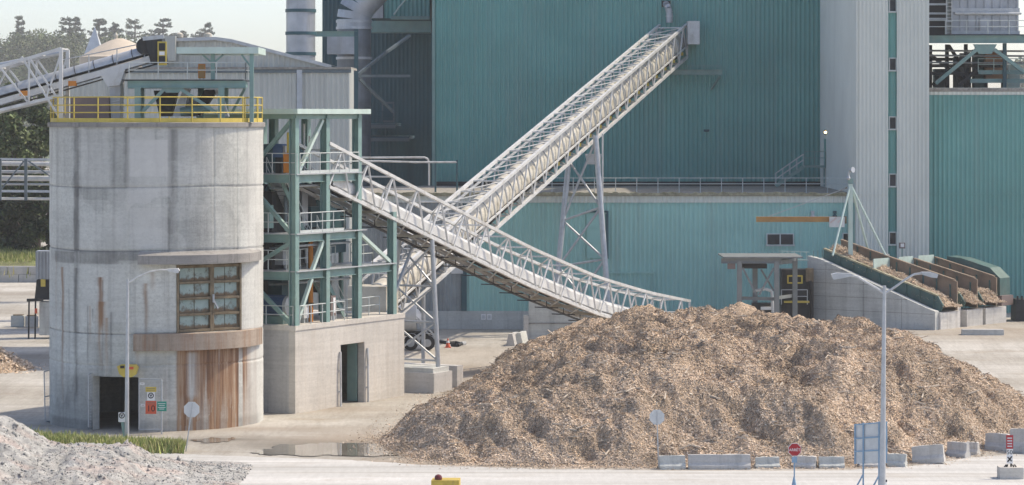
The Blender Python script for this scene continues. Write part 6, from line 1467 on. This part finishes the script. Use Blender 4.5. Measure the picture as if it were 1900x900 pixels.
MB().prism([P(73, 560, Yq2), P(100, 560, Yq2), P(100, 622, Yq2 - .3), P(73, 622, Yq2 - .3)], (0, 1.6, 0)).build('plinth', M_concgrey, dst)
for u in (54, 66): MB().beam(P(u, 557, Yq2 - .2), Vector((XU(u, Yq2), Yq2 - .2, 0)), .1).build('leg', M_darkm, dst)
MB().beam(P(50, 557, Yq2 - .2), P(80, 556, Yq2 - .2), .2).build('shelf', M_darkm, dst)
MB().box(P(80, 525, Yq2 - .1), (.3, .2, .5)).build('warning_plate', M_yellow, dst); MB().box(P(67, 577, Yq2 - .3), (.16, .14, .34)).build('extinguisher_box', M_redor, dst)
for i, (u, v, lab, mt_) in enumerate(((32, 607, 'left dark planter block with weeds beside the dust collector', M_concgrey), (57, 608, 'right grey planter block close to the dust collector', M_conc))):
    o = thing('planter_block', lab, 'block', tuple(G(u, v)), 'blocks beside the dust collector'); p = G(u, v)
    MB().box(p + Vector((0, .5, .42)), (.95, .9, .8), R(8 * i)).build('block', mt_, o); MB().box(p + Vector((0, .5, .86)), (.7, .65, .08), R(8 * i)).build('soil', M_rust, o)

# ------------------------------------------------------------------ silo front: gates, signs, light
def gate(u0, u1, v0, v1, Y, label, dyr=0.0, lean=0):
    o = thing('mesh_gate', label, 'gate', tuple(P((u0 + u1) / 2, v1, Y)))
    a = P(u0, v1, Y); b = P(u1, v1, Y + dyr); zt_ = ZV(v0, Y); f = MB()
    A2 = Vector((a.x + lean, a.y, zt_)); B2 = Vector((b.x + lean, b.y, zt_)); 
    for p, q_ in ((a, A2), (b, B2), (A2, B2), (a, b), (a.lerp(A2, .5), b.lerp(B2, .5))): f.tube(p, q_, .03, 7)
    f.build('frame', M_galv, o); m = MB(); n = max(4, int((b - a).length / .14)); h = zt_ - a.z; nn = int(h / .14)
    for k in range(n): p = a.lerp(b, (k + .5) / n); p2 = A2.lerp(B2, (k + .5) / n); m.beam(p, p2, .007)
    for k in range(nn): m.beam(a.lerp(A2, (k + .5) / nn), b.lerp(B2, (k + .5) / nn), .007)
    m.build('wire_mesh', M_galv, o); return o
gate(258, 300, 703, 797, 144.0, 'open wire mesh gate leaf right of the silo doorway', -.4)
gate(164, 171, 695, 792, 144.6, 'wire mesh gate leaf folded against the left doorway edge', .9)
gate(84, 95, 690, 782, 148.3, 'leaning dark fence panel at the left flank of the silo', 1.2, -.06)
gp = thing('gate_post', 'thin grey steel post carrying the gate signs', 'post', tuple(P(300, 798, 143.4)))
MB().tube(Vector((XU(300, 143.4), 143.4, 0)), P(300, 708, 143.4), .04, 8).build('post', M_galv, gp); MB().tube(P(300, 709, 143.4), P(300, 706, 143.4), .055, 8).build('cap', M_galv, gp)
for (v, lab) in ((709, 'upper'), (752, 'lower')):
    pass
wlt = thing('warning_lamp_shroud', 'yellow rounded lamp shroud above the silo doorway', 'lamp', tuple(P(236, 700, 144.2)))
m = MB(); m.prism([P(217, 680, 144.05), P(224, 677, 144.05), P(251, 677, 144.05), P(256, 682, 144.05), P(252, 695, 144.05), P(245, 700, 144.05), P(229, 700, 144.05), P(221, 694, 144.05)], (0, .45, 0)); m.build('shroud', M_yellow, wlt)
MB().box(P(227, 681, 144.0), (.2, .1, .12)).build('lamp', M_blackp, wlt); MB().box(P(243, 683, 144.02), (.25, .08, .12)).build('lamp', M_redor, wlt)
def plate(name, label, u0, v0, u1, v1, Y, mat, group=None):
    o = thing(name, label, 'sign', tuple(P((u0 + u1) / 2, v1, Y)), group); a = P(u0, v1, Y); b = P(u1, v0, Y)
    MB().box(((a.x + b.x) / 2, Y, (a.z + b.z) / 2), (b.x - a.x, .02, b.z - a.z)).build('panel', mat, o); return o
GS = 'signs on the silo gate'; Yg = 143.35
o = plate('yellow_sign', 'small yellow sign, topmost on the silo gate', 270, 718, 290, 727, Yg, M_yellow, GS)
m = MB(); [m.box(P(280, v, Yg - .014), (.42, .006, .02)) for v in (721, 724)]; m.build('text_line', M_brown, o)
def ring_mark(o, u, v, Y, r):
    m = MB(); n = 20
    for k in range(n):
        a0, a1 = 2 * math.pi * k / n, 2 * math.pi * (k + 1) / n; c = P(u, v, Y)
        m.beam(c + Vector((r * math.cos(a0), 0, r * math.sin(a0))), c + Vector((r * math.cos(a1), 0, r * math.sin(a1))), r * .38, .006, (math.cos(a0), 0, math.sin(a0)))
    m.build('ring', M_blackp, o); c = P(u, v, Y - .004)
    MB().add([c + Vector((-r * .6, 0, r * .5)), c + Vector((r * .6, 0, r * .5)), c + Vector((0, 0, -r * .75)), c + Vector((-r * .2, 0, r * .5)), c + Vector((r * .2, 0, r * .5)), c + Vector((0, 0, 0))], [(0, 3, 5, 2), (4, 1, 2, 5)]).build('arrow', M_blackp, o)
o = plate('round_symbol_sign', 'white sign with a black ring symbol above the red ten sign', 273, 728, 287, 743, Yg, M_whitep, GS); ring_mark(o, 280, 734, Yg - .014, .12)
o = plate('red_number_sign', 'orange red sign with the number ten on the silo gate', 270, 744, 290, 768, Yg, M_redor, GS)
text_mesh('number', '10', .42, M_blackp, o, P(280, 758.5, Yg - .014)); m = MB(); [m.box(P(280, v, Yg - .013), (.42, .006, .022)) for v in (747, 749.6)]; m.build('text_line', M_brown, o)
o = plate('green_sign', 'green sign with pale lines next to the red ten sign', 291.5, 745, 309, 763, Yg - .06, M_green, GS)
m = MB(); [m.box(P(300, v, Yg - .075), (w_, .006, .025)) for v, w_ in ((749, .36), (752.5, .28), (756, .36), (759, .24))]; m.build('text_line', M_whitep, o)
for u, v, lab in ((264, 712, 'small white tag near the top of the silo gate'), (265, 752, 'small white tag beside the red ten sign')):
    o = plate('gate_tag', lab, u - 4, v - 2, u + 4, v + 2, Yg + .2, M_whitep); MB().box(P(u, v, Yg + .185), (.12, .006, .02)).build('text_line', M_brown, o)

def octagon(mb, c, r, Y, th=.02):
    pts = [c + Vector((r * math.cos(R(22.5 + 45 * k)), 0, r * math.sin(R(22.5 + 45 * k)))) for k in range(8)]; mb.prism(pts, (0, th, 0)); return mb
def stop_back(u, v, ub, vb_, r, label):
    b = G(ub, vb_); Y = b.y; o = thing('stop_sign', label, 'road sign', tuple(b), 'stop signs seen from behind'); c = P(u, v, Y)
    octagon(MB(), c, r, Y).build('sign_plate', M_alu, o); t_ = c + (c - b).normalized() * (r * .8)
    MB().beam(b - Vector((0, .03, 0)), t_ - Vector((0, .03, 0)), .05, .04, (1, 0, 0)).build('post', M_galv, o); return o
stop_back(355.5, 760, 345, 838, .38, 'leaning octagonal sign seen from behind before the rusty silo foot')
stop_back(1219, 774, 1222, 868, .35, 'upright octagonal sign seen from behind before the chip pile')
# sign on a teal post by the left lamp
b = G(233, 822); o = thing('arrow_sign', 'small white arrow ring sign on a short green post by the lamp pole', 'road sign', tuple(b))
MB().beam(b, P(227, 782, b.y), .14, .1, (1, 0, 0)).build('post', M_steelteal, o); c = P(226, 774, b.y - .07); MB().box(c, (.32, .02, .46)).build('panel', M_whitep, o); ring_mark(o, 226, 771, b.y - .085, .12)
# small white sign before the pile
b = G(1353, 842); o = thing('marker_sign', 'tiny white marker sign stuck before the chip pile above the long barrier', 'road sign', tuple(b))
b.z = .0; MB().beam(b, P(1354, 822, b.y), .035).build('post', M_galv, o); MB().box(P(1354, 816, b.y - .03), (.17, .02, .42)).build('panel', M_whitep, o); MB().box(P(1354, 814, b.y - .045), (.07, .01, .2)).build('symbol', M_alu, o)
# ARRET sign
Ys = 121.0; o = thing('arret_stop_sign', 'red octagonal ARRÊT stop sign facing the viewer on a bluish post', 'road sign', (XU(1472, Ys), Ys, 0))
c = P(1474.5, 834.5, Ys); rr = .285
octagon(MB(), c, rr, Ys).build('rim', M_whitep, o); octagon(MB(), c - Vector((0, .012, 0)), rr * .93, Ys, .01).build('sign_plate', M_red, o)
text_mesh('lettering', 'ARRÊT', .155, M_whitep, o, c - Vector((0, .018, .01)))
MB().beam(Vector((c.x - .02, Ys + .04, 0)), c + Vector((0, .04, .1)), .05, .05).build('post', M_bluesign, o); MB().box(P(1474, 853, Ys + .02), (.22, .03, .24)).build('plate', M_bluesign, o)
MB().lathe([(.11, 0), (.09, .38), (.03, .66)], (c.x - .02, Ys + .04, 0), 12).build('base', M_bluesign, o)
# blue framed board seen from behind
Yb_ = 119.0; o = thing('blue_framed_sign_board', 'large sign board seen from behind with blue posts beside the double lamp', 'sign board', (XU(1612, Yb_), Yb_, 0))
tl, tr_ = P(1585, 788, Yb_ + .4), P(1646, 783, Yb_ - .5); bl_, br2 = P(1585, 861, Yb_ + .4), P(1646, 859, Yb_ - .5)
MB().prism([tl, tr_, br2, bl_], (.0, .03, 0)).build('panel', M_alu, o)
for k in (.27, .75):
    a = tl.lerp(tr_, k) + Vector((0, -.05, .05)); MB().beam(Vector((a.x, a.y, 0)), a, .06, .06, (1, 0, 0)).build('post', M_bluesign, o)
    MB().beam(Vector((a.x, a.y, 1.0)), Vector((a.x - .5, a.y - .1, .1)), .05).build('strut', M_bluesign, o)
for k in (.0, .35, .68): MB().beam(tl.lerp(bl_, k) + Vector((0, -.03, 0)), tr_.lerp(br2, k) + Vector((0, -.03, 0)), .05, .05).build('rail', M_bluesign, o)
for k in (.02, .86, .98): MB().beam(tl.lerp(tr_, k) + Vector((0, -.03, 0)), bl_.lerp(br2, k) + Vector((0, -.03, 0)), .06, .05, (1, 0, 0)).build('rail', M_bluesign, o)
bo = thing('reflector_post', 'tiny white reflector post with black cap beside the blue board', 'post', (XU(1644, 119), 119, 0))
MB().tube((XU(1644, 119), 119, 0), P(1644, 894, 119), .03, 8).build('post', M_whitep, bo); MB().tube(P(1644, 894, 119), P(1644, 890, 119), .045, 8).build('cap', M_blackp, bo)

# street lamps
lb = G(235, 822); lmp = thing('street_lamp', 'single arm grey street lamp in front of the silo', 'street lamp', tuple(lb))
tp = P(237, 518, lb.y); MB().tube(lb, tp, .115, 12, .06).build('pole', M_galv, lmp)
m = MB(); m.path([P(236, 526, lb.y), P(256, 514, lb.y), P(278, 504, lb.y), P(300, 501, lb.y), P(316, 501, lb.y)], .04, 8); m.build('arm', M_white, lmp)
MB().prism([P(310, 499, lb.y - .1), P(330, 498, lb.y - .1), P(333, 502, lb.y - .1), P(330, 507, lb.y - .1), P(312, 504, lb.y - .1)], (0, .25, 0)).build('lamp_head', M_white, lmp)
Yl = 118.0; lmp = thing('street_lamp', 'tall double arm street lamp in front of the chip pile', 'street lamp', (XU(1638, Yl), Yl, 0))
MB().tube((XU(1637, Yl), Yl, 0), P(1641, 530, Yl), .13, 14, .07).build('pole', M_galv, lmp)
for pts, hd in (([(1641, 545), (1625, 534), (1606, 523), (1592, 514), (1574, 510)], [(1543, 509), (1553, 506.5), (1580, 508), (1582, 512), (1560, 517), (1547, 519), (1544, 514)]), ([(1641, 545), (1660, 533), (1682, 517), (1696, 509), (1712, 507)], [(1710, 505), (1728, 505), (1741, 509), (1739, 516), (1728, 515), (1712, 510)])):
    m = MB(); m.path([P(u, v, Yl) for u, v in pts], .045, 8); m.build('arm', M_galv, lmp)
    MB().prism([P(u, v, Yl - .16) for u, v in hd], (0, .32, 0)).build('lamp_head', M_galv, lmp)

# jersey barriers along the pile
def barrier(u0, u1, v0, vb_, label, mt_, rz=0.0, tilt=0.0):
    b = G((u0 + u1) / 2, vb_); L = (u1 - u0) * b.y / F / max(.3, abs(math.cos(rz))); H = (vb_ - v0) * b.y / F; o = thing('concrete_barrier', label, 'barrier', tuple(b), 'concrete barriers along the chip pile')
    pr = [(-.26, 0), (.26, 0), (.26, H * .25), (.15, H * .45), (.11, H), (-.11, H), (-.15, H * .45), (-.26, H * .25)]
    m = MB(); g = random.Random(int(u0)); nseg = 6; rows = []
    for k in range(nseg + 1):
        x = -L / 2 + L * k / nseg; s_ = .93 if k in (0, nseg) else 1.0
        rows.append([Vector((x + g.uniform(-.015, .015), y * s_ + g.uniform(-.012, .012), z * (.97 if k in (0, nseg) else 1) + g.uniform(-.015, .015))) for y, z in pr])
    for r_ in rows: r_.append(r_[0])
    m.sheet(rows); m.add(rows[0][:8], [tuple(range(8))]); m.add(rows[-1][:8], [tuple(range(8))[::-1]])
    mat = Matrix.Rotation(rz, 3, 'Z') @ Matrix.Rotation(tilt, 3, 'Y'); m.v = [Vector(b) + mat @ p for p in m.v]
    m.build('block', mt_, o); c = Vector(b) + mat @ Vector((0, 0, H + .012)); hk = MB(); hk.tube(c + mat @ Vector((-.12, 0, -.03)), c + mat @ Vector((-.08, 0, .06)), .015, 6); hk.tube(c + mat @ Vector((-.08, 0, .06)), c + mat @ Vector((.08, 0, .06)), .015, 6); hk.tube(c + mat @ Vector((.08, 0, .06)), c + mat @ Vector((.12, 0, -.03)), .015, 6); hk.build('lifting_hook', M_rust, o)
for a in ((1223, 1271, 845, 870, 'short grey barrier directly right of the octagonal sign post', M_concgrey, R(6)), (1277, 1392, 843, 870, 'longest pale barrier in the row before the pile', M_conc, 0), (1401, 1446, 848, 868, 'grey barrier right of the longest barrier', M_concgrey, R(4)), (1474, 1514, 846, 868, 'bright barrier just right of the red stop sign', M_concpale, R(-14)), (1519, 1566, 847, 868, 'grey barrier between the bright one and the blue board', M_concgrey, R(3)), (1594, 1636, 848, 866, 'barrier half hidden behind the blue framed board', M_conc, R(2)), (1649, 1681, 842, 865, 'dark short barrier right of the double lamp pole', M_concgrey, R(-20)), (1696, 1752, 826, 859, 'tipped white barrier with sloping sides', M_concpale, R(-18), R(-6)), (1762, 1794, 820, 848, 'upright square ended barrier right of the tipped one', M_conc, R(-40)), (1795, 1815, 820, 843, 'small pale barrier behind the square ended one', M_concpale, R(-30)), (1833, 1872, 804, 836, 'barrier partly covered by chips left of the red post sign', M_conc, R(-35)), (1880, 1990, 797, 842, 'large bright barrier cut by the right picture edge', M_concpale, R(-28))): barrier(*a)
# red and white post sign on a concrete base
Yr = 126.0; o = thing('gate_post_sign', 'narrow red over white sign standing on a tan concrete block', 'road sign', (XU(1875, Yr), Yr, 0))
MB().box((XU(1874.5, Yr), Yr, .24), (1.0, .8, .5)).build('base', M_concwarm, o); MB().tube((XU(1876, Yr), Yr, .49), P(1876, 812, Yr), .04, 8).build('post', M_darkm, o)
MB().box(P(1873.5, 820, Yr - .06), (.3, .02, .58)).build('red_panel', M_red, o); MB().box(P(1873.5, 846.5, Yr - .06), (.26, .02, .62)).build('white_panel', M_whitep, o)
text_mesh('number', '50', .26, M_blackp, o, P(1873.5, 839.5, Yr - .075)); m = MB(); m.beam(P(1869.5, 857, Yr - .075), P(1877.5, 847, Yr - .075), .06, .008, (1, 0, 0)); m.beam(P(1869.5, 848, Yr - .075), P(1877.5, 856, Yr - .075), .05, .008, (1, 0, 0)); m.build('symbol', M_blackp, o)
m = MB(); [m.box(P(1873.5, v, Yr - .075), (.2, .006, .05)) for v in (813, 818, 823, 828)]; m.build('text_line', M_alu, o)
for du in (-17, -11, 9, 16): MB().beam(P(1875 + du, 874, Yr - .2), P(1875 + du * .45, 862, Yr - .1), .045).build('stay', M_darkm, o)
# yellow cabinet with red beacon at the bottom edge
Yc = 117.0; o = thing('yellow_machine_cabinet', 'yellow machine hood with a dark red beacon at the bottom edge', 'machine', (XU(825, Yc), Yc, 0))
a = XU(800, Yc); b = XU(851, Yc); zt_ = ZV(891.5, Yc)
m = MB(); m.prism([(a, Yc, .25), (b, Yc + .5, .25), (b, Yc + .5, zt_ - .06), (a, Yc, zt_)], (.05, .9, 0)); m.build('hood', M_yellowdirty, o)
MB().lathe([(.15, 0), (.15, .1), (.12, .16), (.04, .2)], (XU(813, Yc), Yc + .35, zt_ - .002), 14).build('beacon', M_darkred, o)
for k in range(4): pass
for (x, y) in ((a + .15, Yc + .1), (b - .15, Yc + .55), (a + .2, Yc + .8), (b - .1, Yc + 1.2)):
    MB().lathe([(.22, -.09), (.27, -.06), (.27, .06), (.22, .09)], (x, y, .27), 18, 'Y').build('wheel', M_black, o)

# ------------------------------------------------------------------ truck, cone, blocks behind the tower
tr = thing('parked_trailer', 'white tank trailer parked behind the pump house', 'trailer', tuple(G(745, 650)))
Yk = 194.5; zg = 0.0
for i, u in enumerate((716, 762, 793)):
    wh_ = MB().lathe([(.32, -.16), (.49, -.14), (.49, .14), (.32, .16)], (XU(u, Yk), Yk, .5), 26, 'Y').build('wheel', M_black, tr, smooth=40); MB().lathe([(.10, -.18), (.26, -.165), (.28, -.12), (.2, -.10)], (XU(u, Yk), Yk, .5), 20, 'Y').build('rim', M_galv, wh_)
MB().box((XU(745, Yk), Yk + .9, 1.05), (4.6, .9, .28)).build('chassis', M_darkm, tr)
for u in (762, 793):
    m = MB(); rows = []
    for k in range(9): t = math.pi * k / 8; c = Vector((XU(u, Yk) + .58 * math.cos(t), Yk - .15, .55 + .58 * math.sin(t))); rows.append([c, c + Vector((0, .5, 0))])
    m.sheet(rows); m.build('fender', M_white, tr)
MB().tube((XU(690, Yk), Yk + 1.0, 2.1), (XU(772, Yk), Yk + 1.0, 2.1), .95, 28).build('tank', M_white, tr, smooth=30)
MB().tube((XU(772, Yk), Yk + 1.0, 2.1), (XU(781, Yk), Yk + 1.0, 2.3), .95, 28, .4).build('tank_end', M_white, tr, smooth=30)
MB().beam(P(766, 590, Yk + .2), P(800, 625, Yk + .2), .1).beam(P(772, 588, Yk + .2), P(806, 622, Yk + .2), .1).build('ladder', M_galv, tr)
b = G(831, 645); cn = thing('traffic_cone', 'orange traffic cone with a white collar on the shaded yard', 'traffic cone', tuple(b))
MB().lathe([(.17, .03), (.10, .32), (.03, .62)], b, 16).build('cone', M_redor, cn, smooth=40); MB().lathe([(.118, .30), (.085, .45), (.075, .45)], b + Vector((0, 0, .02)), 16).build('collar', M_whitep, cn); MB().box(b + Vector((0, 0, .02)), (.42, .42, .04)).build('base', M_redor, cn)
hs = thing('black_hose', 'black rubber hose lying on the ground behind the trailer', 'hose', tuple(G(830, 640)))
m = MB(); m.path([G(806, 632, .1), G(818, 634, .1), G(832, 636, .1), G(846, 635, .1), G(856, 638, .1), G(850, 641, .1), G(838, 640, .1)], .1, 8); m.build('hose', M_black, hs); MB().tube(G(856, 638, .1), G(862, 637, .1), .14, 8).build('coupling', M_galv, hs)
for u, v, lab, mt_ in ((947, 642, 'left upright concrete barrier at the back beside the ramp wall', M_conc), (962, 640, 'right leaning concrete barrier touching the ramp wall', M_concgrey)):
    b = G(u, v); o = thing('concrete_barrier', lab, 'barrier', tuple(b), 'barriers beside the ramp wall'); m = MB(); m.prism([b + Vector(p) for p in ((-.3, 0, 0), (.3, 0, 0), (.13, 0, .8), (-.13, 0, .8))], (.4, 2.0, 0)); m.build('block', mt_, o); MB().tube(b + Vector((.1, .8, .78)), b + Vector((.1, 1.0, .88)), .02, 6).build('lifting_hook', M_rust, o)

# ------------------------------------------------------------------ haze
hz = MB().box((0, 1150, 59), (1200, 2400, 122)); hz = hz.build('haze', None, loc=(0, 1150, -2))
hm = bpy.data.materials.new('haze_air'); hm.use_nodes = True; ht = hm.node_tree; ht.nodes.clear()
ho = ht.nodes.new('ShaderNodeOutputMaterial'); hv = ht.nodes.new('ShaderNodeVolumePrincipled'); hv.inputs['Density'].default_value = .00015
hv.inputs['Color'].default_value = (.97, .98, 1, 1); hv.inputs['Anisotropy'].default_value = .2; ht.links.new(hv.outputs[0], ho.inputs['Volume']); hz.data.materials.append(hm); hz['kind'] = 'stuff'
